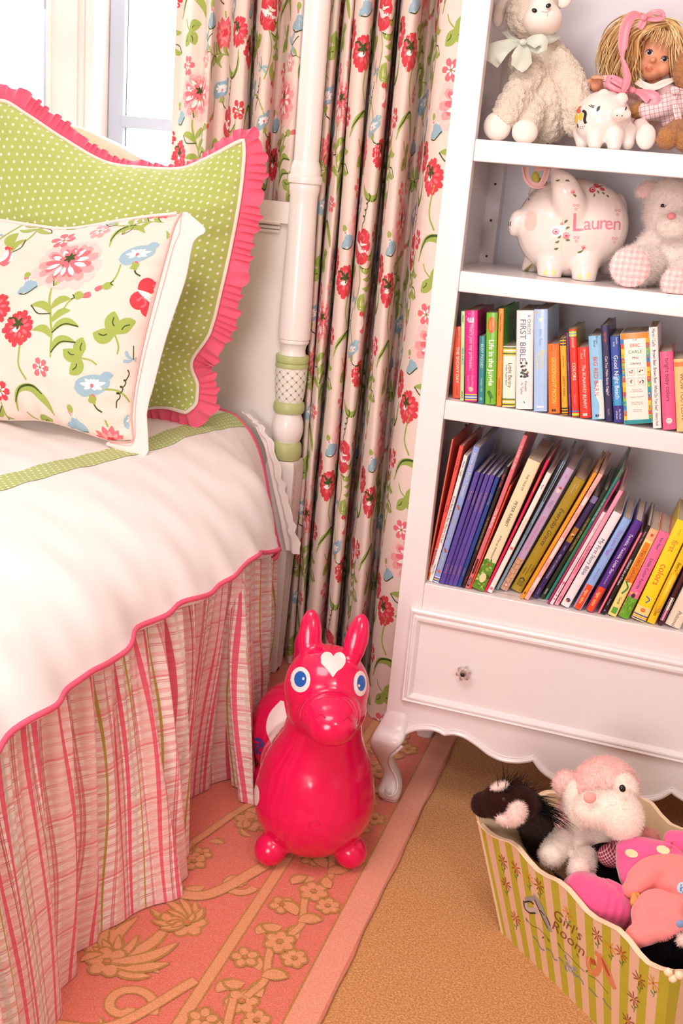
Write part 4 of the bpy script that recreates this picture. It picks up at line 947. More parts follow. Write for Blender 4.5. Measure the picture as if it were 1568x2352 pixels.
row1 = [
 B(x=-.4315, y=2.153, w=.0188, h=.1437, d=.15, t=-5.6, c='#e5512b', T=[('KEATS', .10, .30, '#8a2a18', .12), ('THE SNOWY DAY', .53, .48, W1, .52), ('VIKING', .90, .30, '#a03020', .14)], L='orange-red board book with white title, first on the left of the middle book row'),
 B(x=-.4120, w=.0090, h=.1775, d=.17, t=-6.0, c='#b9d79a', T=[('WELLS', .08, .62, K1, .10), ('PEEK-A-BOO', .50, .80, '#1f9a98', .34), ('VIKING', .93, .62, K1, .11)], L='thin pale green book squeezed between the orange-red and magenta board books'),
 B(x=-.4021, w=.0248, h=.1798, d=.175, t=-6.6, c='#dd1d80', T=[("That's not my princess...", .40, .40, '#fbc8d8', .52), ('Fiona Watt', .77, .25, '#f8a8c8', .12, dict(v=.12)), ('Rachel Wells', .78, .25, '#f8a8c8', .14, dict(v=-.2))], A=a_princess, L='magenta board book with a small crown and blue and yellow bands at its foot'),
 B(x=-.3752, w=.0126, h=.1335, d=.14, t=-6.0, c='#277f82', T=[('BUSY PIGGIES', .29, .62, '#bfe6d8', .5), ('Schindler - Mill', .72, .34, '#bfe6d8', .2), ('@', .93, .5, '#bfe6d8', .06)], L='short teal board book between the magenta and bright green books'),
 B(x=-.3611, w=.0220, h=.1806, d=.18, t=-6.1, c='#74b62c', T=[('MAGIC', .115, .22, '#ffe14a', .08, dict(v=.12)), ('WINDOWS', .135, .22, '#ffe14a', .1, dict(v=-.14)), ('Life in the Jungle', .54, .62, '#f6fbe8', .58, dict(bold=.02)), ('BOOKS', .955, .2, '#24401a', .06)], A=a_jungle, L='bright green board book with an orange oval near the top of its spine'),
 B(x=-.3380, w=.0106, h=.1911, d=.185, t=-5.9, c='#ec8a1f', T=[('Melanie Walsh', .14, .55, '#5a3a10', .2), ('Do monsters', .46, .6, '#76b43a', .22), ('Candlewick Press', .8, .5, '#6a4212', .26)], side='#4fae2a', L='tall orange-spined book with a bright green cover, left of the white bible'),
 B(x=-.3261, w=.0256, h=.1195, d=.12, t=-6.4, c='#f4ead8', T=[('Little Bunny', .47, .40, K1, .44, dict(v=.08)), ('Finger Puppet Book', .47, .2, '#4a4438', .4, dict(v=-.2))], A=multi(stripes(['#4f6a2a', '#e2c84a', '#f4ead8', '#e2c84a', '#4f6a2a', '#e2c84a'], .01, .15), stripes(['#4f6a2a', '#e2c84a', '#f4ead8', '#e2c84a', '#4f6a2a', '#e2c84a'], .86, .99)), L='short white finger puppet book with green and yellow stripes at both ends'),
 B(x=-.2991, w=.0344, h=.1921, d=.16, t=-6.9, c='#f3e6e2', T=[("A CHILD'S", .14, .28, '#6a6468', .2, dict(v=.22)), ('FIRST BIBLE', .30, .50, '#6a7088', .45, dict(v=-.12)), ('Kenneth', .765, .22, '#7a7074', .10, dict(v=.1)), ('N. Taylor', .79, .22, '#7a7074', .12, dict(v=-.14))], A=a_bible, L='thick white book with a small dark picture in the middle of its spine'),
 B(x=-.2630, w=.0274, h=.1985, d=.17, t=-7.6, c='#a9c6ea', T=[('Baby Baby', .27, .3, '#8fb2dc', .18), ('Bedtime', .48, .42, '#f0dc7a', .22, dict(v=.16)), ('Prayers', .50, .42, '#f0dc7a', .22, dict(v=-.2)), ('Twin Sisters', .76, .24, '#cfe0f4', .2)], A=a_sun, L='light blue book with pale yellow lettering, tallest in the middle book row'),
 B(x=-.2338, w=.0222, h=.1356, d=.14, t=-8.6, c='#ef7418', T=[('Brown', .05, .22, '#a84a10', .1, dict(v=.15)), ('Hurd', .055, .22, '#a84a10', .1, dict(v=-.15)), ('GOODNIGHT MOON', .52, .52, '#f8e04a', .66, dict(shear=.25))], A=foot(), L='short bright orange board book with yellow lettering beside the light blue book'),
 B(x=-.2077, w=.0128, h=.1496, d=.15, t=-9.6, c='#eda81d', T=[('Anne Gutman', .3, .34, '#6a4a10', .2), ('DADDY KISSES', .62, .50, '#5a3c10', .42)], A=multi(stripes(['#22201c', '#eda81d', '#22201c', '#eda81d', '#22201c', '#eda81d'], .0, .11), stripes(['#22201c', '#eda81d', '#22201c', '#eda81d', '#22201c'], .90, .99)), L='golden yellow book with black bands at the top and foot of its spine'),
 B(x=-.1943, w=.0058, h=.1622, d=.16, t=-10.0, c='#5c2a6c', T=[('Pottery Barn', .4, .6, '#b890c8', .2), ('MONDAY BOOK', .8, .6, '#b890c8', .2)], L='very thin purple book between the yellow banded and red books'),
 B(x=-.1880, w=.0141, h=.1698, d=.16, t=-10.3, c='#e63321', T=[('Lemuel', .14, .55, '#f8d8c8', .13), ('COLORS', .48, .62, W1, .28), ('Chronicle', .80, .3, '#f4b8a0', .14)], A=multi(stripes(['#e63321', '#8ac43a', '#f4e040', '#3a8ac4', '#f4e040', '#8ac43a'], .01, .085), stripes(['#3a8ac4', '#e63321', '#f4e040', '#8ac43a'], .93, .99)), side='#b9a92c', L='taller red book with rainbow bands and a mustard cover beside it'),
 B(x=-.1725, w=.0224, h=.1370, d=.14, t=-10.6, c='#e6321f', T=[('Brown', .085, .24, '#f8d8c8', .12, dict(v=.14)), ('Hurd', .125, .24, '#f8d8c8', .1, dict(v=-.14)), ('The RUNAWAY BUNNY', .55, .42, '#f4e8e0', .62, dict(shear=.25))], A=foot('#f4e8e0'), L='short plain red board book with white slanted lettering, left of the torn blue book'),
 B(x=-.1492, w=.0256, h=.1613, d=.16, t=-11.0, c='#8cc4e4', T=[('Brown', .05, .24, '#2a5a7a', .11, dict(v=.16)), ('Bond', .09, .24, '#2a5a7a', .1, dict(v=-.04)), ('BIG RED BARN', .48, .48, '#d4472a', .56, dict(v=-.05))], A=multi(a_barn, foot('#1c3a4a')), L='light blue book with a torn spine showing white card'),
 B(x=-.1233, w=.0142, h=.1845, d=.17, t=-11.3, c='#2c2452', T=[('Night Light', .12, .42, '#e05a4a', .1), ('Can You Make Santa Giggle?', .52, .46, '#e8e2f0', .50), ('Studio', .9, .36, '#a8a0b8', .08)], L='dark navy book with a curved pale page top, standing tallest beside the torn blue book'),
 B(x=-.1071, w=.0180, h=.1660, d=.16, t=-11.5, c='#2a4c9c', T=[('Gamble', .05, .24, '#e8e8f8', .1, dict(v=.2)), ('Kelly', .09, .24, '#e8e8f8', .08, dict(v=-.1)), ('Good Night Beach', .47, .62, '#f2f2fa', .56), ('Our World', .9, .28, '#e8e8f8', .12, dict(v=.18)), ('of Books', .91, .28, '#e8e8f8', .1, dict(v=-.15))], bands=[(.45, .8, '#3f9ad0'), (.8, 1, '#3a2c80')], L='royal blue book with a lighter blue middle, left of the wide multicoloured boxed set'),
 B(x=-.0876, w=.0520, h=.1733, d=.13, t=-11.4, c='#f3e8dc', T=[('THE', .075, .085, '#4a4440', .1, dict(rot=90)), ('ERIC', .135, .175, '#e0563a', .2, dict(rot=90)), ('CARLE', .205, .165, '#4a9a5a', .3, dict(rot=90)), ('Mini', .27, .13, '#4a4440', .2, dict(rot=90)), ('Library', .33, .13, '#4a4440', .2, dict(rot=90)), ("Rooster's Off", .62, .06, '#7a706a', .22, dict(rot=90)), ('to See the World', .64, .06, '#7a706a', .22, dict(rot=90)), ('Pancakes, Pancakes!', .70, .06, '#7a706a', .22, dict(rot=90)), ('Papa, Please Get', .76, .06, '#7a706a', .22, dict(rot=90)), ('the Moon for Me', .78, .06, '#7a706a', .22, dict(rot=90)), ('A House for', .84, .06, '#7a706a', .22, dict(rot=90)), ('Hermit Crab', .86, .06, '#7a706a', .22, dict(rot=90))], A=a_carle, L='wide boxed set of small books with a patchwork coloured border around white'),
 B(x=-.0335, w=.0160, h=.1920, d=.14, t=-11.6, c='#f4e9e3', T=[('Martin / Carle', .10, .52, '#2a2626', .17), ('Brown Bear, Brown Bear, What Do You See?', .52, .52, '#2a2626', .60), ('Henry Holt', .91, .46, '#2a2626', .13)], L='slim white book with black lettering right of the multicoloured boxed set'),
 B(x=-.0150, w=.0243, h=.1486, d=.14, t=-11.8, c='#ee5a88', T=[('bright baby colors', .36, .46, '#7a1c40', .58)], A=a_face, side='#c03a5c', L='pink book with a small round baby face at the foot of its spine'),
 B(x=.0107, w=.0262, h=.1380, d=.14, t=-12.0, c='#eec07c', T=[('WOW YOU I LOVE', .52, .40, '#7a5a30', .72)], A=stripes(['#e87a30'], .04, .10), L='tan book with dark lettering at the right edge of the middle book row'),
 B(x=.0380, w=.0220, h=.1500, d=.14, t=-12.0, c='#6aa8c0', T=[], L='blue book past the tan one, last of the middle book row'),
]
def face_x(b, z, side, z0):
    ph = R(b['t']); zb = z0 + (b['w'] * sin(ph) if ph > 0 else 0); wx = b['w'] if side else 0
    bx = b['x'] + wx * cos(ph); bz = zb - wx * sin(ph); return bx + (z - bz) * math.tan(ph)
def fit(row, z0):
    for a, b in zip(row, row[1:]):
        if abs(a.get('y', 0) - b.get('y', 0)) > .9: continue
        for it in range(3):
            zt = z0 + min(a['h'] * cos(R(a['t'])), b['h'] * cos(R(b['t']))); g = min(face_x(b, z, 0, z0) - face_x(a, z, 1, z0) for z in (z0 + .002, zt))
            if g < .0003: a['w'] = max(.003, a['w'] + g - .0004)
            g = min(face_x(b, z, 0, z0) - face_x(a, z, 1, z0) for z in (z0 + .002, zt))
            if g < .0002: b['x'] += .0003 - g
fit(row1, S3)
for b in row1: book(b['x'], S3, b['w'], b['h'], b['d'], b['t'], b['c'], b.get('y', 2.136), b.get('T', ()), b.get('bands', ()), b['L'], art=b.get('A'), side=b.get('side'))
def a_lettuce(A, w, h):
    r2 = random.Random(2); A.strip([(h * .775, 0), (h * 1, 0)], w * .49, bmat('#5f8f2e'), 0)
    for k in range(34): A.disc(h * r2.uniform(.765, .985), r2.uniform(-.42, .42) * w, r2.uniform(.002, .0045), bmat(r2.choice(['#8fb84a', '#4a7a24', '#b4cf6a', '#35601c', '#7aa83c'])), 1 + k % 3, ry=r2.uniform(.0015, .003), rot=r2.uniform(0, 180))
    A.disc(h * .905, 0, w * .42, bmat('#e6d8a8'), 5, ry=w * .26); A.disc(h * .80, 0, .003, bmat('#c0432a'), 6, ry=.0022)
def a_stone(A, w, h):
    A.strip([(h * .73, 0), (h, 0)], w * .49, bmat('#d5a988'), 0); m = tmat('#8a5a48')
    for k in range(7): A.strip([(h * (.74 + k * .038), -w * .45), (h * (.745 + k * .038), 0), (h * (.735 + k * .038), w * .45)], .0004, m, 1)
    for k in range(7): A.strip([(h * (.74 + k * .038), w * (.2 - .35 * (k % 2))), (h * (.778 + k * .038), w * (.2 - .35 * (k % 2)))], .0004, m, 1)
    A.disc(h * .955, 0, w * .25, bmat('#c84a7a'), 2); A.disc(h * .955, 0, w * .17, bmat('#f0dcd0'), 3)
def a_pinkdots(A, w, h): A.disc(h * .90, 0, w * .24, bmat('#d0508a'), 1); A.disc(h * .94, 0, w * .24, bmat('#d0508a'), 1); A.strip([(h * .76, 0), (h * .87, 0)], .0005, tmat('#d0508a'), 1); A.daisy(h * .76, 0, .004, 5, .0012, bmat('#d0508a'), 2)
def a_grass(A, w, h):
    A.strip([(h * .76, 0), (h, 0)], w * .49, bmat('#66a82c'), 0); r2 = random.Random(8)
    for k in range(26): A.leaf(h * r2.uniform(.8, 1), r2.uniform(-.4, .4) * w, r2.uniform(150, 210), .008, .0009, bmat(r2.choice(['#4f8a20', '#86c44a'])), 1)
    A.disc(h * .74, -.001, .005, bmat('#3a2a30'), 2, ry=.004); A.disc(h * .70, .003, .003, bmat('#f0a0b8'), 3); A.disc(h * .72, -.006, .0025, bmat('#f2c83a'), 3)
def a_lady(A, w, h):
    A.strip([(0, 0), (h * .12, 0)], w * .49, bmat('#f4b48a'), 1); A.disc(h * .06, 0, w * .18, bmat('#c8502c'), 2); A.strip([(h * .15, 0), (h * .60, 0)], [w * .3, w * .49], bmat('#f0801e'), 1)
    A.strip([(h * .60, -w * .3), (h * .66, w * .2), (h * .74, -w * .1)], w * .1, bmat('#3c8a4a'), 2); A.strip([(h * .90, 0), (h * .97, 0)], w * .3, bmat('#5aa83a'), 2)
def a_sun2(A, w, h):
    A.strip([(h * .86, 0), (h * 1, 0)], w * .49, bmat('#f4dc8a'), 0); A.disc(h * .895, 0, w * .15, bmat('#e8602c'), 1, ry=w * .17); A.strip([(h * .893, -w * .1), (h * .893, w * .1)], .0008, bmat('#f4c030'), 2)
    for k, c in enumerate(('#4a4a98', '#f2b02c', '#4a4a98')): A.strip([(h * (.94 + k * .02), 0), (h * (.952 + k * .02), 0)], w * .49, bmat(c), 1)
    A.strip([(h * .76, -w * .2), (h * .78, w * .1), (h * .82, -w * .05)], .0012, bmat('#3a6ac0'), 1)
def a_band(z0, z1, *cs): return stripes(list(cs), z0, z1)
def a_arch_(A, w, h): A.strip([(h * .90, -w * .25), (h * .88, 0), (h * .90, w * .25)], .0016, tmat('#4a4410'), 1); [A.strip([(h * (.91 + k * .012), -w * .28), (h * (.91 + k * .012), w * .28)], .0007, tmat('#4a4410'), 1) for k in range(4)]
PUR = [('%s', .30, .5, '#c8a070', .34)]
row2 = [
 B(x=-.4440, w=.0030, h=.312, d=.22, t=3.9, c='#e2705c', T=[], y=2.154, L='very thin salmon paperback against the left side of the bottom book row'),
 B(x=-.4400, w=.0085, h=.301, d=.22, t=6.6, c='#ec5548', T=[('E. R. Mellor', .14, .65, '#8a241c', .2), ('Bulliena', .46, .6, '#8a241c', .16), ('BLOOMSBURY', .84, .75, K1, .17)], bands=[(.76, .88, '#f0889c'), (.885, .945, '#f6e6dc'), (.945, 1, '#ef8a1c')], y=2.154, L='salmon red picture book with an orange foot, second in the bottom book row'),
 B(x=-.4345, w=.0080, h=.287, d=.20, t=8.6, c='#f4eae4', T=[('Martin / Carle', .10, .72, K1, .16), ('Brown Bear, Brown Bear, What Do You See?', .50, .72, K1, .54), ('Henry Holt', .90, .6, K1, .10)], L='slim white picture book with black lettering, left in the bottom book row'),
 B(x=-.4255, w=.0130, h=.309, d=.23, t=9.6, c='#8fa3dc', T=[('Horse and Pony Treasury', .20, .72, '#e6dcb8', .36), ('Four Delightful Pony Tales', .57, .5, '#c8c08a', .34), ('USBORNE', .84, .55, '#c8c4a0', .13)], A=multi(a_band(.955, 1, '#d8dcec', '#3a52b0', '#f2c04a', '#3a52b0', '#d8dcec'), lambda A, w, h: (A.disc(h * .915, 0, w * .24, bmat('#e8602c'), 1), A.strip([(h * .42, -w * .2), (h * .45, w * .2)], w * .16, bmat('#b05a34'), 1), A.strip([(h * .74, -w * .2), (h * .77, w * .2)], w * .16, bmat('#b05a34'), 1))), L='periwinkle blue treasury with gold lettering and tiny ponies on its spine'),
 B(x=-.4112, w=.0108, h=.2562, d=.20, t=10.4, c='#57469c', T=[('The Farmer', .20, .42, '#c89a70', .22), ('BY NAME ME', .86, .34, '#c89a70', .15)], G=1, L='purple slim book, first of the matching set beside the periwinkle treasury'),
 B(x=-.4001, w=.0070, h=.2554, d=.20, t=10.8, c='#4c3c8e', T=[('The Adventures', .22, .6, '#c89a70', .26), ('BY NAME ME', .86, .5, '#c89a70', .15)], G=1, L='darker purple slim book, second of the matching set in the bottom row'),
 B(x=-.3928, w=.0090, h=.2550, d=.20, t=11.2, c='#57469c', T=[('My Special and the Horse', .24, .46, '#c89a70', .36), ('BY NAME ME', .86, .38, '#c89a70', .15)], G=1, L='purple slim book, third of the matching set in the bottom row'),
 B(x=-.3833, w=.0092, h=.2563, d=.20, t=11.4, c='#5a489f', T=[('My Special and the World', .24, .46, '#c89a70', .36), ('BY NAME ME', .86, .38, '#c89a70', .15)], G=1, L='purple slim book, fourth of the matching set, next to the blue one'),
 B(x=-.3733, w=.0084, h=.2542, d=.20, t=11.7, c='#22438c', T=[('Find the Magic', .20, .5, '#b8a070', .26), ('BY NAME ME', .86, .38, '#b8a070', .15)], G=1, L='deep blue slim book, last of the matching set beside the black book'),
 B(x=-.3637, w=.0080, h=.280, d=.21, t=12.1, c='#211a1b', T=[('Mayer / Craft', .11, .7, '#e0566a', .2), ('THE TWELVE DANCING PRINCESSES', .54, .62, '#b0904c', .54), ('Morrow', .93, .6, '#d03040', .08)], L='slim black book with gold lettering and red author name'),
 B(x=-.3554, w=.0088, h=.352, d=.25, t=12.8, c='#d96f78', T=[('H. Kerillis - L. Alban', .14, .72, '#f8dcd8', .26), ('Little Ballerina', .53, .85, '#f8e8e0', .26), ('A POCKET', .95, .4, W1, .06)], bands=[(.80, .90, '#4a221e'), (.925, .985, '#241a1a')], L='tallest dusty pink paperback leaning beside the black book'),
 B(x=-.3460, w=.0062, h=.2434, d=.20, t=13.1, c='#ea4a2c', T=[('Brown / Hurd', .14, .7, '#8a2010', .2), ('THE RUNAWAY BUNNY', .54, .7, '#a8260f', .4)], L='thin orange-red book left of the cream book with the lettuce picture'),
 B(x=-.3411, w=.0262, h=.303, d=.21, t=15.2, c='#f0dcb4', T=[('THE TALE OF', .16, .24, '#5a5238', .19, dict(v=.02)), ('PETER RABBIT', .40, .36, '#4a4430', .28), ('A Pop-up Adventure', .66, .25, '#5a5238', .26, dict(shear=.2)), ('WARNE', .905, .26, '#4a3c20', .12)], A=a_lettuce, L='wide cream pop-up book with a green lettuce picture at its foot'),
 B(x=-.3144, w=.0066, h=.3126, d=.22, t=16.6, c='#d81c4c', T=[("O'CONNOR GLASSER", .17, .72, '#f2a040', .28), ('Fancy', .5, .6, '#f4c0c8', .12)], L='thin crimson book leaning against the wide cream pop-up book'),
 B(x=-.3080, w=.0102, h=.287, d=.22, t=17.6, c='#f5e9e0', T=[('Kann', .11, .5, '#6a5a58', .1), ('Pinkalicious', .42, .62, '#e8c070', .28)], A=lambda A, w, h: (A.daisy(h * .62, 0, .004, 5, .0015, bmat('#ea6a7a'), 2), A.strip([(h * .955, -w * .14), (h * .975, -w * .14)], w * .1, bmat('#e03878'), 2), A.strip([(h * .955, w * .14), (h * .975, w * .14)], w * .1, bmat('#e03878'), 2)), L='thin white picture book with pink flower on its spine, right of the crimson one'),
 B(x=-.2948, w=.0062, h=.312, d=.22, t=18.5, c='#8db0c8', T=[('Jesus Loves Me', .52, .75, '#3a3a50', .26)], bands=[(0, .30, '#3a3630')], y=2.170, L='thin grey-blue book with a dark top part, set back on the shelf'),
 B(x=-.2862, w=.0160, h=.2988, d=.22, t=19.6, c='#bfa8cc', T=[('Suzy', .06, .3, '#e070a0', .1), ('Hiss', .28, .62, '#9a80b4', .12), ('Princess Polly and the Pea', .52, .5, '#e070a0', .36)], A=multi(a_stone, lambda A, w, h: (A.disc(h * .17, 0, .006, bmat('#d8d0d0'), 1, ry=.005), A.disc(h * .15, .001, .003, bmat('#c0504a'), 2))), y=2.170, L='lavender book with a stone wall pattern on the lower spine'),
 B(x=-.2640, w=.0232, h=.2786, d=.20, t=20.2, c='#a58c22', T=[('KAREN', .06, .16, '#e8dca0', .1, dict(v=.12)), ('SANTORUM', .085, .16, '#e8dca0', .14, dict(v=-.12)), ('Everyday Graces', .42, .58, '#4a3a10', .56, dict(shear=.25)), ("A Child's", .78, .2, '#4a3a10', .1, dict(v=.3)), ('Book of Good', .80, .2, '#4a3a10', .12, dict(v=.05)), ('Manners', .82, .2, '#4a3a10', .1, dict(v=-.22))], A=a_arch_, y=2.175, L='thick olive gold book with dark cursive lettering'),
 B(x=-.2387, w=.0074, h=.3077, d=.22, t=20.5, c='#f29a1e', T=[('Munro Napoleon', .16, .55, '#f8d070', .2), ('The Night Before Christmas', .46, .5, '#f8c860', .44)], A=foot(), L='orange slim picture book right of the olive gold book'),
 B(x=-.2300, w=.0092, h=.3081, d=.22, t=20.8, c='#f2b0a8', T=[('Blair', .14, .5, '#d07070', .08), ('Eloise Little Star', .48, .5, '#d89090', .26), ('Harper', .92, .5, '#b07060', .1)], bands=[(.18, .24, '#f6e4dc'), (.30, .34, '#d89888'), (.50, .66, '#f6e4dc'), (.70, .74, '#d89888'), (.82, .93, '#f6e4dc')], L='pink and white striped slim book beside the orange one'),
 B(x=-.2165, w=.0135, h=.2533, d=.20, t=21.0, c='#3a2a62', T=[('HENRY', .50, .32, '#c8bcd8', .1), ('MISTY OF CHINCOTEAGUE', .68, .42, '#d8cce0', .3), ('ALADDIN', .93, .3, '#a898b8', .08)], A=lambda A, w, h: (A.strip([(h * .30, 0), (h * .44, 0)], w * .44, bmat('#b8822c'), 1), A.disc(h * .37, 0, w * .28, bmat('#f0d080'), 2), A.disc(h * .38, .002, w * .18, bmat('#4a2a14'), 3), A.strip([(0, 0), (h * .06, 0)], w * .49, bmat('#8a86b8'), 1)), y=2.160, L='dark violet paperback with a small golden picture on its spine'),
 B(x=-.2005, w=.0095, h=.268, d=.22, t=20.3, c='#1f3320', T=[('THE NIGHT BEFORE CHRISTMAS', .40, .62, '#c8a850', .60), ('HAAG', .93, .55, '#e0e0d0', .08)], y=2.165, L='dark green book with gold lettering right of the violet paperback'),
 B(x=-.1895, w=.0060, h=.318, d=.23, t=20.0, c='#2c8a76', T=[('MY VERY OWN FAIRY TALE', .30, .7, '#e8e8d0', .44)], bands=[(0, .06, '#8a4a2a'), (.45, .7, '#4a8a3a')], y=2.165, L='tall thin teal-green book with a brown top, leaning in the bottom row'),
 B(x=-.1825, w=.0040, h=.296, d=.22, t=19.8, c='#b82a6c', T=[], L='very thin magenta book left of the pink and white ballet book'),
 B(x=-.1770, w=.0088, h=.2256, d=.20, t=19.6, c='#f4dcdc', T=[('HOLABIRD / CRAIG', .14, .5, '#a85a70', .24), ('The Very Fairy Princess', .55, .5, '#b8587a', .38)], A=a_pinkdots, L='short white and pink book with two rings and a wand on its foot'),
 B(x=-.1675, w=.0085, h=.2763, d=.22, t=19.2, c='#f49ab4', T=[('ANGELINA BALLERINA', .56, .6, '#8a3050', .42), ('VIKING', .94, .6, '#8a3050', .08)], bands=[(.58, .72, '#f27a98')], L='bubblegum pink slim book left of the white story bible'),
 B(x=-.1546, w=.0176, h=.2268, d=.19, t=19.0, c='#efe6ea', T=[('My First Story Bible', .46, .62, '#3a4a6a', .62)], A=lambda A, w, h: (A.disc(h * .93, 0, w * .26, bmat('#5a3020'), 1), A.disc(h * .925, .001, w * .16, bmat('#3a5a8a'), 2), A.disc(h * .94, -.002, w * .12, bmat('#d8702c'), 3)), L='white book with slate blue lettering and a small ark picture at its foot'),
 B(x=-.1290, w=.0170, h=.2171, d=.17, t=18.4, c='#8fb0e6', T=[('This Little Piggy', .26, .58, '#a05ac0', .36), ('Hannah Wood', .60, .26, '#6a80a8', .16), ('tiger tales', .86, .5, '#f8e0a0', .22)], bands=[(.73, 1, '#e64a1e')], L='light blue board book with an orange-red foot and purple lettering'),
 B(x=-.1040, w=.0168, h=.2158, d=.17, t=17.8, c='#52288a', T=[('Twinkle, Twinkle, Little Star', .36, .50, '#f2ecf6', .54), ('Sanja Rescek', .64, .26, '#c8b8d8', .16), ('tiger tales', .86, .5, '#f8e0a0', .22)], bands=[(.73, 1, '#e64a1e')], L='purple board book with an orange-red foot and white lettering'),
 B(x=-.0790, w=.0048, h=.192, d=.16, t=16.8, c='#f07a92', T=[], bands=[(.84, 1, '#d02030')], L='thin pink book with a red foot left of the black wiggle book'),
 B(x=-.0725, w=.0112, h=.2094, d=.18, t=16.4, c='#1d191d', T=[('Ziefert / Tabach', .13, .5, '#e0a0c0', .2), ('WIGGLE! Like an Octopus', .52, .68, '#f6f2ee', .46), ('Blue Apple', .86, .42, '#c8a8d8', .14)], A=lambda A, w, h: A.disc(h * .955, 0, w * .2, bmat('#8a80d8'), 1), L='black book with white handwritten lettering in the bottom row'),
 B(x=-.0590, w=.0178, h=.2006, d=.15, t=15.3, c='#f3dc84', T=[('Ten Little Ladybugs', .42, .55, '#2a4a30', .54), ('Gerth', .82, .4, '#3a3a20', .12)], A=a_lady, L='pale yellow book with an orange upper spine and green square at its foot'),
 B(x=-.0385, w=.0240, h=.1984, d=.14, t=14.8, c='#ee6f9c', T=[('Van Fleet', .13, .34, '#4a3a8a', .14), ('Little Color Fairies', .48, .44, '#4a3a8a', .48)], A=a_grass, L='pink book with painted green grass at its foot'),
 B(x=-.0120, w=.0285, h=.2246, d=.17, t=13.6, c='#f7d822', T=[('Look', .08, .15, '#a88a20', .1, dict(v=.25)), ('and say', .10, .15, '#a88a20', .12, dict(v=.0)), ('first', .24, .58, '#e87a2c', .16), ('colors', .53, .66, '#e0642c', .32)], A=a_sun2, L='thick bright yellow book with big coloured lettering and striped foot'),
 B(x=.0188, w=.0160, h=.21, d=.16, t=13.8, c='#f6c51c', T=[("Baby's First Bible", .46, .5, '#4a3408', .44, dict(shear=.2)), ('Digest', .86, .55, '#4a3408', .18)], L='golden yellow book with a moulded carry handle, at the right of the bottom row', H=1),
 B(x=.0400, w=.0085, h=.16, d=.16, t=13.6, c='#4a1c28', T=[], bands=[(.6, .78, '#f4ece6'), (.78, .93, '#f0a8c8')], L='thin dark book with a pink and white foot beside the yellow handle book'),
 B(x=.0540, w=.0300, h=.185, d=.17, t=14.0, c='#efdfc8', T=[('BRIDES', .50, .6, K1, .4), ('Philomel', .90, .34, '#7a7068', .24)], L='thick cream book at the right edge of the bottom book row'),
]
fit(row2, S4)
for b in row2:
    t = book(b['x'], S4, b['w'], b['h'], b['d'], b['t'], b['c'], b.get('y', 2.142), b.get('T', ()), b.get('bands', ()), b['L'], art=b.get('A'), group='matching slim blue and purple books' if b.get('G') else None)
    if b.get('H'):
        m = MB(); M = Matrix.Translation((b['x'], 2.142, S4 + .004)) @ Matrix.Rotation(R(b['t']), 4, 'Y')
        P = [M @ Vector(q) for q in ((.008, .0, .112), (.008, -.012, .114), (.006, -.026, .095), (.006, -.03, .070), (.006, -.026, .048), (.008, -.012, .036), (.008, .0, .038))]
        m.tube([Vector(q) for q in catmull([tuple(p) for p in P], .004)], .0062, bmat('#f6c51c'), 10); m.build('handle', parent=t)

# =================================================================== shared shape helpers
from mathutils import noise as mnoise
VR, VF, VU = CM.col[0].copy(), CM.col[1].copy(), CM.col[2].copy()
def E(mb, px, py, Y, rx, rz, ry=None, ang=0, mt=None, nu=24, nv=16, pit=0):
    c = at(px, py, Y); s = mpp(c); ry = ry if ry is not None else (rx + rz) / 2
    mb.ell(c, (rx * s, ry * s, rz * s), mt, CM @ Matrix.Rotation(R(ang), 3, 'Y') @ Matrix.Rotation(R(pit), 3, 'X'), nu, nv); return c
def T(mb, pts, rs, mt=None, n=14):
    """limb through photo points (px,py,Y) with radii in photo pixels, round ends"""
    P = [at(*p) for p in pts]; c = catmull([tuple(p) + (r * mpp(p),) for p, r in zip(P, rs)], .006)
    P = [Vector(q[:3]) for q in c]; r = [float(q[3]) for q in c]
    mb.tube(P, r, mt, n); mb.ell(P[0], r[0], mt, None, 14, 8); mb.ell(P[-1], r[-1], mt, None, 14, 8)
def floorclamp(o, z):
    for v in o.data.vertices:
        if v.co.z < z: v.co.z = z
def clampx(o, x=None, y=None):
    for v in o.data.vertices:
        if y is not None and v.co.y > y: v.co.y = y
        if x is not None and v.co.x < x: v.co.x = x
def bumpify(o, amp, sc, oct=2):
    me = o.data; N = [v.normal.copy() for v in me.vertices]
    for v, n in zip(me.vertices, N):
        f = mnoise.fractal(v.co * sc, 1.0, 2.0, oct); v.co += n * f * amp
    me.update()
def onface(tree, px, py, Y):
    c = at(px, py, Y); d = (c - CAM).normalized(); s = mpp(c); f = project(tree, c - d * .15, d, VU)
    def g(U, V, off=0): return f(np.asarray(U) * s, np.asarray(V) * s, off)
    return g
def stick(mb, tree, px, py, Y, art, off=.0007):
    """art drawn in photo-pixel units round (px,py)"""
    art.lay_on(mb, onface(tree, px, py, Y), None, off, .00025)
def seam(mb, tree, pxs, Y, r, mt):
    P = []
    for x, y in catmull(pxs, 3):
        g = onface(tree, x, y, Y); P.append(Vector(g(np.zeros(1), np.zeros(1), r * .35)[0]))
    mb.tube(P, r, mt, 6)
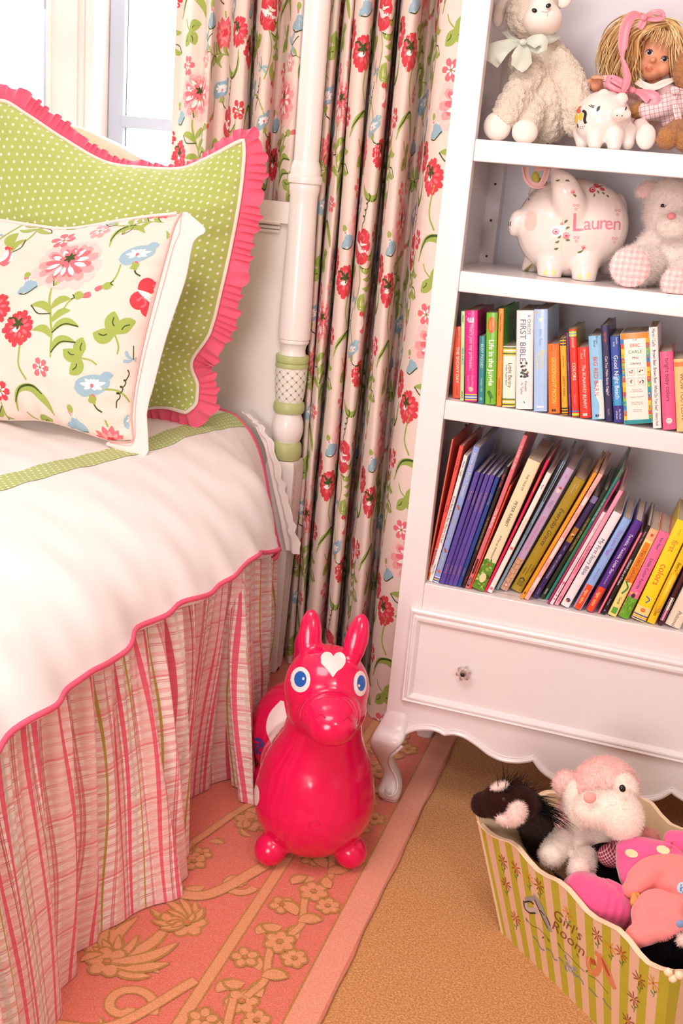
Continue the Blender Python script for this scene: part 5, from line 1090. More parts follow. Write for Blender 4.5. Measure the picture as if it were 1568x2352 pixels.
def ribbon(mb, pts, ws, mt, th=.0008, tw=0):
    """cloth ribbon: centre points (px,py,Y), half widths px; faces the room"""
    P = [at(*p) for p in pts]; c = catmull([tuple(p) + (w * mpp(p),) for p, w in zip(P, ws)], .004); n = len(c)
    A = [Vector(q[:3]) for q in c]; L = []; Rr = []
    for i in range(n):
        t = (A[min(i + 1, n - 1)] - A[max(i - 1, 0)]).normalized(); q = t.cross(VF).normalized()
        q = (q + VF * .25 * sin(i * .35 + tw)).normalized(); L.append(q)
    G = []
    for i in range(n):
        w = c[i][3]; G.append([A[i] + L[i] * w * k + VF * (.0016 * sin(k * 5 + i * .2)) for k in (-1, -.6, -.2, .2, .6, 1)])
    mb.grid(G, mt); mb.grid([[p + VF * th for p in r] for r in G], mt, flip=True)
    e = lambda k: mb.grid([[r[k] for r in G], [r[k] + VF * th for r in G]], mt)
    e(0); e(-1)
def spx(*a):
    A = Art(3.0); return A

# =================================================================== PILLOWS
def resample(c, n):
    c = np.array(c); s = np.r_[0, np.cumsum(np.linalg.norm(np.diff(c, axis=0), axis=1))]; t = np.linspace(0, s[-1], n)
    return np.stack([np.interp(t, s, c[:, k]) for k in range(3)], 1)
def edge(pts, n): return resample(catmull([tuple(at(*p)) for p in pts], .01), n)
def coons(top, right, bottom, left, nu, nv):
    Tt, Bb = edge(top, nu), edge(bottom, nu); L, Rr = edge(left, nv), edge(right, nv)     # top/bottom left->right, left/right bottom->top
    u = np.linspace(0, 1, nu)[:, None, None]; v = np.linspace(0, 1, nv)[None, :, None]
    S = (1 - v) * Bb[:, None] + v * Tt[:, None] + (1 - u) * L[None] + u * Rr[None] - ((1 - u) * (1 - v) * Bb[0] + u * (1 - v) * Bb[-1] + (1 - u) * v * Tt[0] + u * v * Tt[-1])
    return S
def puff(S, front, back, wr=.004, seed=0, p=2.6, q=.6):
    nu, nv = S.shape[:2]; u = np.linspace(0, 1, nu)[:, None]; v = np.linspace(0, 1, nv)[None]
    b = ((1 - np.abs(2 * u - 1) ** p) * (1 - np.abs(2 * v - 1) ** p)).clip(0) ** q
    n = np.cross(S[-1, 0] - S[0, 0], S[0, -1] - S[0, 0]); n /= np.linalg.norm(n)
    if n[1] > 0: n = -n
    W_ = np.zeros((nu, nv))
    for i in range(nu):
        for j in range(nv):
            e = min(u[i, 0], 1 - u[i, 0], v[0, j], 1 - v[0, j]); P = Vector((u[i, 0] * 3.1 + seed, v[0, j] * 3.1, seed))
            W_[i, j] = mnoise.noise(P * 2.2) * .5 + mnoise.noise(P * 5) * .22
    du = np.minimum(u, 1 - u); dv_ = np.minimum(v, 1 - v)
    pull = .006 * np.exp(-dv_ / .10) * np.sin(u * 62 + 3 * np.sin(u * 9)) * (dv_ > 0) * (1 - np.exp(-dv_ / .01)) + .006 * np.exp(-du / .10) * np.sin(v * 58 + 3 * np.sin(v * 8)) * (1 - np.exp(-du / .01))
    F = S + n * (b * front)[..., None] + n * ((W_ * wr * 3 * b) + pull * .6)[..., None]; Bk = S - n * (b * back)[..., None]
    return F, Bk, n
def uvgrid(S):
    wu = np.linalg.norm(np.diff(S, axis=0), axis=2).mean(1); wv = np.linalg.norm(np.diff(S, axis=1), axis=2).mean(0)
    us = np.r_[0, np.cumsum(wu)]; vs = np.r_[0, np.cumsum(wv)]; return us, vs, np.stack(np.meshgrid(us, vs, indexing='ij'), -1)
M_green = dotted('green_dot_cotton', '#b9c768', '#f7f0de', .0195, .0195, .0034)
M_greenb = mat('green_cotton', '#b5c465', .85); M_cord = mat('cream_cord', '#f8e6da', .8, bump=(600, .5, .001)); M_frill = mat('pink_frill', '#f1627f', .8, sheen=.25)
yt, yb = 2.50, 2.37
S = coons([(-62, 262, 2.49), (2, 232, 2.50), (60, 262, 2.50), (140, 315, 2.50), (240, 372, 2.50), (330, 386, 2.50), (415, 388, 2.49), (480, 362, 2.48), (540, 330, 2.48), (560, 322, 2.48)],
          [(428, 948, 2.36), (452, 925, 2.38), (455, 885, 2.385), (440, 832, 2.40), (482, 765, 2.41), (505, 680, 2.42), (530, 570, 2.44), (552, 450, 2.46), (562, 350, 2.48), (560, 322, 2.48)],
          [(-60, 985, 2.36), (100, 975, 2.34), (250, 960, 2.34), (360, 935, 2.35), (428, 948, 2.36)],
          [(-60, 985, 2.36), (-90, 800, 2.40), (-95, 500, 2.44), (-62, 262, 2.49)], 110, 110)
F, Bk, n = puff(S, .105, .075, .006, 3)
us, vs, UV = uvgrid(F); mb = MB(); mb.grid(F.tolist(), M_green, UV.tolist(), flip=False); mb.grid(Bk.tolist(), M_greenb, UV.tolist(), flip=True)
pil = mb.build('pillow'); tag(pil, 'large green pillow with white dots, cream cord and a pink ruffled edge, against the headboard', 'pillow')
per = np.concatenate([S[:, -1], S[-1, ::-1][1:], S[::-1, 0][1:70]]); m = len(per); per = resample(per, 520); m = 520
mb = MB(); mb.tube([Vector(p) + Vector(n) * .002 for p in per[::2]], .0048, M_cord, 8); mb.build('piping', parent=pil)
cen = S.mean((0, 1)); arc = np.linspace(0, 1, m); seg_ = np.linalg.norm(np.diff(per, axis=0), axis=1).sum()
wid = np.interp(arc, [0, .03, .12, .20, .27, .33, .40, .46, .70, .80, .90, 1], [.036, .046, .040, .024, .018, .014, .030, .050, .048, .044, .040, .034])
mb = MB(); G2 = []
tg = np.gradient(per, axis=0); tg = np.stack([np.convolve(np.pad(tg[:, k], 8, 'edge'), np.ones(17) / 17, 'valid') for k in range(3)], 1); tg /= np.linalg.norm(tg, axis=1)[:, None]
dense = 2200; ia = np.linspace(0, m - 1, dense)
for q in ia:
    i = int(q); f = q - i; j = min(i + 1, m - 1); b = per[i] * (1 - f) + per[j] * f; t = tg[i] * (1 - f) + tg[j] * f; o = np.cross(t, n); o /= np.linalg.norm(o)
    if np.dot(o, b - cen) < 0: o = -o
    w = wid[i] * (1 - f) + wid[j] * f; s = q / (m - 1) * seg_; ph_ = 2 * pi * s / .019 + 3.0 * sin(s * 31) + 1.9 * sin(s * 71); row = []
    ww = w * (1 + .10 * sin(ph_ * .5) + .08 * sin(s * 53))
    for k in range(8):
        r = k / 7; a = .0072 * r ** .75; row.append(b - n * .004 + o * ww * r + n * a * sin(ph_ + r * .8) - n * .010 * r * r + t * a * .5 * cos(ph_))
    G2.append(row)
mb.grid(G2, M_frill); fr_ = mb.build('ruffle', parent=pil)

# floral pillow in front
def fl(pts): return [(x, y, Y) for x, y, Y in pts]
S = coons([(-170, 520, 2.20), (-60, 505, 2.22), (0, 508, 2.22), (80, 520, 2.22), (160, 527, 2.22), (280, 508, 2.215), (350, 498, 2.21), (412, 492, 2.20)],
          [(305, 1010, 2.07), (300, 960, 2.08), (308, 890, 2.09), (325, 800, 2.11), (352, 690, 2.14), (382, 580, 2.17), (402, 520, 2.19), (412, 492, 2.20)],
          [(-170, 930, 2.08), (-60, 950, 2.06), (0, 965, 2.055), (100, 968, 2.05), (180, 990, 2.05), (250, 1012, 2.06), (305, 1010, 2.07)],
          [(-170, 930, 2.08), (-190, 720, 2.12), (-170, 520, 2.20)], 100, 90)
F, Bk, n = puff(S, .085, .065, .005, 9, 2.4, .62)
us, vs, UV = uvgrid(F); mb = MB(); mb.grid(F.tolist(), C_base, UV.tolist()); mb.grid(Bk.tolist(), C_base, UV.tolist(), flip=True)
FS = GridSurf(F, us, vs, 1)
if FS.N[50, 45, 1] > 0: FS.N = -FS.N
u0 = float(np.interp(0, [0], [0]))
def uv_at(px, py):
    c = at(px, py, 2.06); best = None; d = (c - CAM).normalized(); D = np.linalg.norm(np.cross(F - np.array(CAM), np.array(d)), axis=2); i, j = np.unravel_index(D.argmin(), D.shape); return us[i], vs[j]
pcx, pcy = uv_at(152, 608)
lay_floral(mb, FS, (.004, us[-1] - .004, .004, vs[-1] - .004), pcx - .098, pcy - .47 * .53 / .60)
fp = mb.build('pillow'); tag(fp, 'smaller cream floral pillow with a white flange edge, in front of the green one', 'pillow')
mb = MB(); inn = edge([(418, 489, 2.20), (402, 517, 2.19), (384, 580, 2.17), (354, 690, 2.14), (327, 800, 2.11), (310, 890, 2.09), (302, 960, 2.08), (307, 1010, 2.07), (285, 1016, 2.062), (250, 1014, 2.055)], 120)
out = edge([(430, 487, 2.20), (474, 530, 2.20), (444, 556, 2.185), (424, 640, 2.165), (398, 730, 2.145), (366, 825, 2.115), (350, 890, 2.10), (338, 950, 2.085), (340, 1035, 2.07), (306, 1050, 2.055), (244, 1022, 2.05)], 120)
G2 = []
for i in range(120):
    G2.append([inn[i] + (out[i] - inn[i]) * k / 7 + n * (.004 * sin(i * .16) * k / 7 + .004 * sin(pi * k / 7)) for k in range(8)])
M_flg = mat('flange_cotton', '#f2e0da', .85, sheen=.1); mb.grid(G2, M_flg); mb.grid([[p - n * .0025 for p in r] for r in G2], M_flg, flip=True)
fg = mb.build('flange', parent=fp)
mb = MB(); M_st = mat('pink_stitch', '#f0b4ad', .8)
mb.tube([Vector(inn[i] + n * .003) for i in range(0, 120, 2)], .0020, M_st, 6); mb.tube([Vector(inn[i] * .75 + out[i] * .25 + n * .0052) for i in range(0, 120, 2)], .0006, M_st, 5)
tp = S[:, -1]; mb.tube([Vector(p) + Vector((0, 0, .001)) for p in tp[::2]], .0045, M_flg, 8); mb.tube([Vector(p) + Vector(n) * .004 - Vector((0, 0, .002)) for p in tp[::2]], .0013, M_st, 5)
mb.build('piping', parent=fp)

# =================================================================== HORSE BALL
M_hot = mat('hot_pink_vinyl', '#e60a50', .22, spec=.55, coat=.35); M_hotL = mat('hot_pink_vinyl_seam', '#f5628a', .3); M_vw = mat('vinyl_white_print', '#f6ded8', .35); M_vb = mat('vinyl_blue_print', '#1c5cb0', .3)
M_hotD = mat('hot_pink_vinyl_groove', '#d81450', .35)
hr = thing('bouncing_horse', 'hot pink inflatable horse with blue eyes and a white heart on its forehead', 'ride-on toy', (-.58, 1.95, ZR))
mb = MB()
E(mb, 722, 1828, 1.885, 140, 136); T(mb, [(726, 1790, 1.885), (732, 1745, 1.88), (737, 1712, 1.875), (741, 1685, 1.87), (745, 1650, 1.865), (748, 1600, 1.86)], [134, 121, 104, 92, 86, 90], None, 40)
E(mb, 750, 1578, 1.855, 99, 99, 90); E(mb, 752, 1628, 1.84, 91, 72, 84); E(mb, 757, 1642, 1.79, 72, 58, 66); E(mb, 760, 1665, 1.765, 60, 50, 52)
E(mb, 700, 1682, 2.12, 128, 128); E(mb, 712, 1752, 2.0, 116, 108, 120)
T(mb, [(705, 1600, 2.17), (706, 1530, 2.215), (708, 1480, 2.225)], [40, 36, 32]); E(mb, 708, 1483, 2.225, 34, 42)
for px, py, ang in ((712, 1468, 3), (818, 1477, 14)):
    E(mb, px, py - 5, 1.865, 28, 66, 17, ang)
fr0 = (at(722, 1828, 1.885)); rr0 = at(700, 1682, 2.12); ax = (rr0 - fr0); ax.z = 0; ax.normalize()
for px, py in ((621, 1950), (805, 1956)):
    c = atz(px, py, .046); s = mpp(c); mb.ell(c, 38.5 * s, None, None, 20, 14)
    q = fr0 + (c - fr0) * .72; mb.tube([c, c + (q - c) * .6, q], [.026, .022, .03], None, 14)
    c2 = c + ax * .27; mb.ell(c2, 38 * s, None, None, 20, 14); q = rr0 + (c2 - rr0) * .72; q.z = max(q.z, .08); mb.tube([c2, c2 + (q - c2) * .6, q], [.026, .022, .03], None, 14)
body = organic('body', mb, M_hot, hr, .004, 9); floorclamp(body, ZR + .0008)
tr = bvh(body)
mb = MB()
def heart(A):
    A.disc(-14, 12, 15, M_vw, 0, 16, 20); A.disc(14, 11, 15, M_vw, 0, 16, -20)
    A.strip([(0, 18), (0, 8), (0, -4), (-1, -16), (-1, -30)], [8, 28, 24, 11, .8], M_vw, 0)
A = Art(3); heart(A); stick(mb, tr, 765, 1525, 1.80, A); hb_ = mb.build('forehead_heart', parent=hr)
for px, py, rx, ry, ix, sg in ((690, 1561, 22.5, 28.5, 1, 1), (826.5, 1570, 15.5, 29, 2, -1)):
    mb = MB(); A = Art(3); A.disc(0, 0, rx, M_vw, 0, ry, 0); A.disc(0 if sg > 0 else 2, 1, rx * .62, M_vb, 1, ry * .62, 0); A.disc(7 * sg if sg > 0 else -3, 2 if sg > 0 else -5, 2.6, M_vw, 2, 3.2)
    stick(mb, tr, px, py, 1.82, A); e = mb.build('eye', parent=hr)
mb = MB(); A = Art(3); A.step = 2; A.strip([(-2, 62), (-12, 25), (-14, -10), (-16, -45)], [4, 22, 24, 3], M_vw, 0); stick(mb, tr, 650, 1672, 2.0, A); mb.build('saddle_patch', parent=hr)
mb = MB(); A = Art(3); A.disc(0, 0, 7, M_vw, 0, 22); stick(mb, tr, 589, 1827, 1.885, A); mb.build('spot', parent=hr)
mb = MB(); A = Art(3); A.disc(0, 0, 5, M_vw, 0, 12, 0); stick(mb, tr, 577, 1637, 2.1, A); mb.build('spot', parent=hr)
mb = MB(); A = Art(2.5)   # blue mark on the flank
M_vm = mat('vinyl_blue_mark', '#46468e', .4)
A.strip([(-9, 18), (-2, 21), (6, 16), (10, 4), (11, -6)], [1.5, 3.5, 3.5, 3, 1.5], M_vm, 0); A.strip([(-6, 12), (-5, 0), (-3, -12)], 1.8, M_vm, 0); A.strip([(-4, 10), (2, 9), (4, 4), (-2, 0), (2, -8), (7, -12)], 1.7, M_vm, 0)
stick(mb, tr, 593, 1720, 2.1, A); mb.build('flank_emblem', parent=hr)
mb = MB()
seam(mb, tr, [(690, 1655), (692, 1632), (708, 1608), (735, 1593), (760, 1588), (790, 1593), (812, 1610), (823, 1632), (824, 1650)], 1.82, .0016, M_hotD)
mb.build('muzzle_seam', parent=hr); mb = MB()
seam(mb, tr, [(702, 1640), (712, 1618), (738, 1603), (762, 1600), (788, 1605), (806, 1622), (812, 1640)], 1.80, .0010, M_hot)
mb.build('muzzle_seam', parent=hr); mb = MB()
seam(mb, tr, [(726, 1648), (732, 1641), (740, 1641), (747, 1649)], 1.78, .0016, M_hotD); mb.build('nostril', parent=hr); mb = MB(); seam(mb, tr, [(788, 1655), (795, 1648), (803, 1648), (808, 1656)], 1.78, .0016, M_hotD)
mb.build('nostril', parent=hr)
for (x0, y0, sl) in ((711, 1400, .0), (829, 1408, -.22)):
    for dx in (-17, 0, 17):
        mb = MB()
        pts = [(x0 + dx * (.5 + .5 * min(1, t * 3)) * (1 - .35 * max(0, t - .5)) + sl * t * 85 + 0, y0 + 10 + abs(dx) * .3 + t * 82) for t in (0, .15, .35, .6, .85, 1)]
        seam(mb, tr, pts, 1.85, .0013 if dx else .0009, M_hotD if dx else M_hot); mb.build('ear_crease', parent=hr)
mb = MB()
seam(mb, tr, [(722 + 13 * cos(a), 1895 + 10 * sin(a)) for a in np.linspace(0, 2 * pi, 14)], 1.8, .0008, M_hotD)
mb.build('air_valve', parent=hr)

# =================================================================== TOYS ON THE TOP SHELF
ZS1 = S1 + .0008; ZS2 = S2 + .0008
M_blk = mat('black_bead', '#120d0d', .12, coat=.5)
def fleece(name, col, col2, bs=160): return mat(name, col, .95, sheen=.35, bump=(bs, .7, .003))
M_lamb = mat('cream_boucle', '#f6e2cc', .95, sheen=.3, var=.14, vscale=200, bump=(300, .9, .005)); M_lambf = mat('cream_felt', '#fae9dc', .85, sheen=.3); M_sage = mat('sage_satin', '#cfd3c2', .38, sheen=.3)
lb = thing('plush_lamb', 'cream plush lamb with a pale sage satin bow, seated on the top shelf', 'plush toy', (-.36, 2.29, S1))
mb = MB(); E(mb, 1240, 235, 2.31, 84, 98, 70); E(mb, 1228, 150, 2.31, 62, 72, 55); T(mb, [(1218, 170, 2.27), (1190, 215, 2.24), (1160, 268, 2.20)], [38, 36, 33]); T(mb, [(1262, 120, 2.30), (1300, 175, 2.28), (1325, 245, 2.25), (1322, 285, 2.25)], [32, 38, 36, 30]); T(mb, [(1225, 250, 2.26), (1212, 290, 2.22)], [34, 28])
E(mb, 1222, 30, 2.29, 60, 62, 56)
o = organic('body', mb, M_lamb, lb, .0042, 3); bumpify(o, .0055, 120, 2); floorclamp(o, ZS1); clampx(o, x=-.466, y=2.498); trl = bvh(o)
mb = MB(); E(mb, 1246, 46, 2.25, 46, 36, 44); E(mb, 1243, 20, 2.25, 32, 30, 34); o = organic('face', mb, M_lambf, lb, .0036, 6); trf = bvh(o)
mb = MB(); E(mb, 1142, 290, 2.19, 32, 33, 24); o = mb.build('paw', M_lambf, lb); floorclamp(o, ZS1)
mb = MB(); E(mb, 1205, 303, 2.19, 30, 28, 22); o = mb.build('paw', M_lambf, lb); floorclamp(o, ZS1)
mb = MB(); E(mb, 1146, 30, 2.30, 15, 36, 10, 8); T(mb, [(1165, -5, 2.30), (1150, 20, 2.30)], [14, 15]); o = organic('ear', mb, M_lambf, lb, .0035, 4); clampx(o, x=-.466)
mb = MB(); E(mb, 1296, -6, 2.30, 18, 26, 8, 20); mb.build('ear', M_lambf, lb)
mb = MB()
for px, py, a in ((1227, 24, 20), (1259, 13, -25)): E(mb, px, py, 2.215, 6.5, 4.8, 4, a, M_blk)
mb.build('eye', parent=lb)
mb = MB(); Mn = mat('pink_thread', '#f3b0ac', .7); seam(mb, trf, [(1243, 26), (1250, 28), (1256, 27), (1262, 24)], 2.2, .0008, Mn); seam(mb, trf, [(1255, 28), (1257, 33), (1256, 37)], 2.2, .0008, Mn); mb.build('nose', parent=lb)
mb = MB()
ribbon(mb, [(1158, 72, 2.27), (1175, 88, 2.235), (1200, 96, 2.22), (1235, 97, 2.22), (1262, 90, 2.24), (1282, 80, 2.27)], [7, 6, 5, 6, 9, 9], M_sage)
ribbon(mb, [(1197, 97, 2.215), (1175, 100, 2.20), (1150, 112, 2.19), (1128, 130, 2.185), (1122, 142, 2.185)], [4, 12, 22, 27, 24], M_sage, tw=1)
ribbon(mb, [(1203, 97, 2.21), (1220, 92, 2.20), (1240, 96, 2.195), (1243, 108, 2.20), (1225, 108, 2.21), (1206, 99, 2.215)], [3, 11, 18, 14, 10, 3], M_sage, tw=2)
ribbon(mb, [(1200, 99, 2.208), (1200, 118, 2.20), (1198, 136, 2.198), (1186, 158, 2.198)], [7, 20, 26, 15], M_sage, tw=.4)
E(mb, 1201, 97, 2.20, 9, 7, 6, 0, M_sage); o = mb.build('neck_bow', parent=lb); clampx(o, x=-.4665)

# --- doll
M_skin = mat('doll_vinyl_skin', '#e8a07a', .45, sss=.1, coat=.1); M_hair = mat('blond_hair', '#e4b878', .42, spec=.6, sheen=.2); M_hair2 = mat('blond_hair_light', '#f4d8a4', .38, spec=.7); M_hair3 = mat('blond_hair_dark', '#c08c50', .45)
M_satin = mat('pink_satin', '#ee93a0', .32, sheen=.3); M_dress = mat('doll_pink_cotton', '#f6ccc8', .8, sheen=.2); M_dw = mat('doll_white_cotton', '#f8e6dc', .8)
dl = thing('doll', 'blond doll with dark blue eyes, pink satin ribbons and pink dress on the top shelf', 'doll', (-.17, 2.36, S1))
mb = MB(); E(mb, 1508, 122, 2.335, 52, 58, 50, 12); E(mb, 1478, 148, 2.315, 20, 17, 20); E(mb, 1521, 158, 2.315, 19, 18, 20); E(mb, 1496, 168, 2.31, 22, 16, 22); E(mb, 1499, 138, 2.287, 7.5, 6.5, 8); E(mb, 1491, 157, 2.292, 9, 4.5, 7, 18); E(mb, 1491, 163, 2.294, 7.5, 4, 6, 18)
T(mb, [(1500, 185, 2.36), (1500, 215, 2.37)], [20, 22]); T(mb, [(1400, 205, 2.32), (1378, 200, 2.30), (1366, 196, 2.28)], [15, 15, 15])
for k, (dx, dy) in enumerate(((-8, -16), (-1, -19), (6, -18), (13, -14))): T(mb, [(1366 + dx, 192, 2.272), (1368 + dx, 186 + dy * .5, 2.262), (1372 + dx, 190 + dy * .4 - 4, 2.255)], [4.6, 4.6, 4.0])
T(mb, [(1352, 196, 2.275), (1350, 186, 2.268)], [5.0, 4.6])
T(mb, [(1495, 260, 2.36), (1470, 290, 2.28)], [24, 20])
o = organic('body', mb, M_skin, dl, .0024, 3); clampx(o, y=2.498); trd = bvh(o)
mb = MB(); Mlip = mat('doll_lips', '#dc7a62', .35)
for px, py, a in ((1491, 121, 14), (1525, 136, 22)):
    m2 = MB(); A = Art(1.2); A.disc(0, 0, 7.5, mat('doll_eye_white', '#e6dcd6', .3), 0, 5.6, -a); A.disc(0.5, .5, 5.2, mat('doll_iris', '#2a3448', .15, coat=.6), 1, 5.2); A.disc(.5, .5, 2.6, M_blk, 2, 2.8); A.disc(-1.5, 2.5, 1.0, mat('eye_glint', '#f2f2f6', .2), 3)
    A.strip([(-8, 1 + a * .05), (-3, 6.2), (4, 5.6), (8, .5)], .9, mat('doll_lash', '#5a3826', .6), 3); stick(m2, trd, px, py, 2.28, A, .0009); m2.build('eye', parent=dl)
A = Art(1.5); A.strip([(-9, 3), (-4, 3.5), (0, 2), (4, 1.6), (8, -2)], [.4, 2, 1.6, 2, .4], Mlip, 0); A.strip([(-6, -2), (-1, -3.2), (5, -4)], [.4, 2.4, .4], Mlip, 0); stick(mb, trd, 1490, 159, 2.29, A); mb.build('lips', parent=dl)
# hair: hundreds of combed locks in one wig
def locks(mb, roots, flow, n, w, mats, seed, wav=.004):
    r3 = random.Random(seed)
    for k in range(n):
        a = r3.random(); P = []
        ofs = Vector((r3.gauss(0, 1), r3.gauss(0, 1), r3.gauss(0, 1))) * .0045; ph3 = r3.uniform(0, 6); m_ = r3.choice(mats); sp = r3.random()
        for i, cp in enumerate(flow):
            (x0, y0, Y0), (x1, y1, Y1) = cp; P.append(at(x0 + (x1 - x0) * a, y0 + (y1 - y0) * a, Y0 + (Y1 - Y0) * a - .018 * sp) + ofs * (.5 + .35 * i) + Vector((wav * sin(i * 1.7 + ph3), 0, 0)))
        c = catmull([tuple(p) for p in P], .008); nn = len(c); mb.tube([Vector(q) for q in c], [w * (1 - .75 * abs(2 * i / (nn - 1) - .8) ** 2.2 * .6) * (.35 if i == nn - 1 else 1) for i in range(nn)], m_, 5, False)
mb = MB(); HM = [M_hair, M_hair, M_hair2, M_hair3]
E(mb, 1500, 98, 2.372, 66, 60, 52, 12, M_hair3); E(mb, 1430, 130, 2.39, 36, 56, 30, 10, M_hair3); E(mb, 1560, 140, 2.39, 26, 70, 26, 0, M_hair3)
locks(mb, None, [((1505, 48, 2.33), (1530, 56, 2.31)), ((1470, 52, 2.31), (1490, 66, 2.285)), ((1432, 66, 2.32), (1462, 92, 2.285)), ((1402, 110, 2.345), (1462, 132, 2.295)), ((1392, 158, 2.35), (1456, 168, 2.305)), ((1402, 186, 2.345), (1465, 188, 2.31))], 330, .0015, HM, 1)
locks(mb, None, [((1500, 42, 2.35), (1470, 42, 2.36)), ((1462, 40, 2.345), (1440, 50, 2.36)), ((1425, 62, 2.35), (1400, 90, 2.38)), ((1396, 110, 2.36), (1388, 130, 2.39)), ((1386, 160, 2.365), (1400, 182, 2.39))], 220, .0015, HM, 2)
locks(mb, None, [((1518, 46, 2.34), (1535, 54, 2.31)), ((1548, 62, 2.33), (1552, 78, 2.295)), ((1572, 100, 2.34), (1556, 110, 2.30)), ((1585, 150, 2.345), (1560, 150, 2.305)), ((1590, 195, 2.35), (1562, 180, 2.315))], 200, .0015, HM, 3)
locks(mb, None, [((1500, 60, 2.29), (1545, 78, 2.285)), ((1490, 76, 2.279), (1545, 95, 2.276)), ((1482, 92, 2.277), (1538, 112, 2.276))], 60, .0007, [M_hair2, M_hair], 4, .001)
o = mb.build('hair', parent=dl); clampx(o, y=2.498)
mb = MB(); ribbon(mb, [(1472, 36, 2.27), (1456, 34, 2.262), (1440, 52, 2.255), (1432, 80, 2.252), (1430, 108, 2.25), (1428, 128, 2.25), (1434, 150, 2.245), (1440, 178, 2.235), (1434, 200, 2.23), (1430, 212, 2.225)], [5, 10, 13, 12, 11, 4, 7, 10, 9, 4], M_satin)
ribbon(mb, [(1480, 40, 2.265), (1498, 28, 2.26), (1518, 27, 2.26), (1522, 38, 2.262), (1506, 44, 2.265), (1484, 42, 2.266)], [4, 6, 6, 6, 6, 4], M_satin); ribbon(mb, [(1480, 42, 2.262), (1474, 54, 2.26), (1468, 66, 2.262)], [5, 9, 7], M_satin); E(mb, 1478, 40, 2.26, 8, 8, 6, 0, M_satin); mb.build('hair_bow', parent=dl)
mb = MB(); E(mb, 1490, 245, 2.38, 70, 60, 34, 0, M_dress); E(mb, 1430, 218, 2.34, 30, 30, 20, 30, M_dress); T(mb, [(1450, 205, 2.34), (1410, 200, 2.32), (1388, 190, 2.30)], [24, 20, 17], M_dress); T(mb, [(1525, 205, 2.345), (1545, 230, 2.34)], [20, 22], M_dress)
E(mb, 1440, 270, 2.33, 38, 44, 20, 0, M_dress)
o = organic('dress', mb, M_dress, dl, .0036, 3); bumpify(o, .004, 26, 2); clampx(o, y=2.498); floorclamp(o, ZS1)
mb = MB(); ribbon(mb, [(1462, 186, 2.292), (1480, 196, 2.285), (1500, 200, 2.285), (1525, 190, 2.29), (1548, 182, 2.30)], [8, 9, 8, 8, 5], M_dw); ribbon(mb, [(1372, 184, 2.285), (1395, 180, 2.285), (1402, 188, 2.29)], [4, 6, 5], M_dw); mb.build('collar', parent=dl)
mb = MB(); ribbon(mb, [(1452, 206, 2.262), (1430, 192, 2.255), (1400, 178, 2.262), (1396, 192, 2.262), (1420, 205, 2.258), (1450, 208, 2.262)], [3, 9, 9, 8, 9, 4], M_satin); ribbon(mb, [(1456, 207, 2.26), (1480, 215, 2.245), (1500, 228, 2.24), (1490, 238, 2.24)], [4, 14, 18, 10], M_satin); ribbon(mb, [(1448, 210, 2.262), (1420, 214, 2.258), (1392, 212, 2.262)], [4, 6, 5], M_satin)
E(mb, 1452, 207, 2.255, 8, 8, 6, 0, M_satin); mb.build('dress_bow', parent=dl)
mb = MB(); E(mb, 1483, 314, 2.19, 24, 31, 14, 6); T(mb, [(1470, 292, 2.24), (1480, 308, 2.205)], [20, 22]); o = organic('shoe', mb, M_dw, dl, .003, 4); floorclamp(o, ZS1)

# --- curly brown bear in checked dress
M_teddy = mat('brown_curly_fur', '#c9894e', .95, sheen=.3, var=.3, vscale=300, bump=(330, .8, .004))
def gingham():
    m = mat('pink_windowpane_cotton', '#f4d0d2', .85, sheen=.15); N = NT(m.node_tree); x, y, z = N.obj(); b = bsdf(m); c = hexc('#f6d6d6')
    d = N.m('ADD', x, N.m('MULTIPLY', z, .3)); e = N.m('SUBTRACT', z, N.m('MULTIPLY', x, .3))
    c = N.mix(N.m('MULTIPLY', N.band(d, .0085, .5, .06), .8), c, hexc('#a86a6c')); c = N.mix(N.m('MULTIPLY', N.band(e, .0085, .5, .06), .8), c, hexc('#a86a6c')); m.node_tree.links.new(c, b.inputs['Base Color']); return m
M_ging = gingham()
tb = thing('teddy_bear', 'curly brown teddy bear in a pink checked dress at the right of the top shelf', 'plush toy', (-.06, 2.29, S1))
mb = MB(); E(mb, 1600, 160, 2.30, 55, 58, 46); E(mb, 1560, 118, 2.30, 15, 16, 9); E(mb, 1600, 250, 2.31, 52, 60, 40); T(mb, [(1545, 245, 2.30), (1500, 245, 2.275), (1462, 254, 2.255)], [22, 20, 17]); T(mb, [(1575, 290, 2.27), (1550, 305, 2.22), (1532, 318, 2.19)], [26, 26, 25]); E(mb, 1575, 325, 2.19, 22, 24, 24)
o = organic('body', mb, M_teddy, tb, .0034, 2); bumpify(o, .003, 170, 2); floorclamp(o, ZS1); fur(o, 9000, .0055, .0006, None, .05, 1.4, 4)
mb = MB(); T(mb, [(1560, 240, 2.285), (1520, 246, 2.265), (1484, 254, 2.25)], [34, 30, 22], M_ging); E(mb, 1560, 270, 2.285, 46, 42, 30, 0, M_ging); o = organic('dress', mb, M_ging, tb, .0034, 3); bumpify(o, .004, 30); floorclamp(o, ZS1)
mb = MB(); ribbon(mb, [(1552, 200, 2.245), (1546, 225, 2.24), (1555, 260, 2.235), (1562, 295, 2.23)], [10, 7, 9, 7], M_ging); E(mb, 1549, 208, 2.24, 12, 9, 7, 0, M_ging); mb.build('dress_bow', parent=tb)

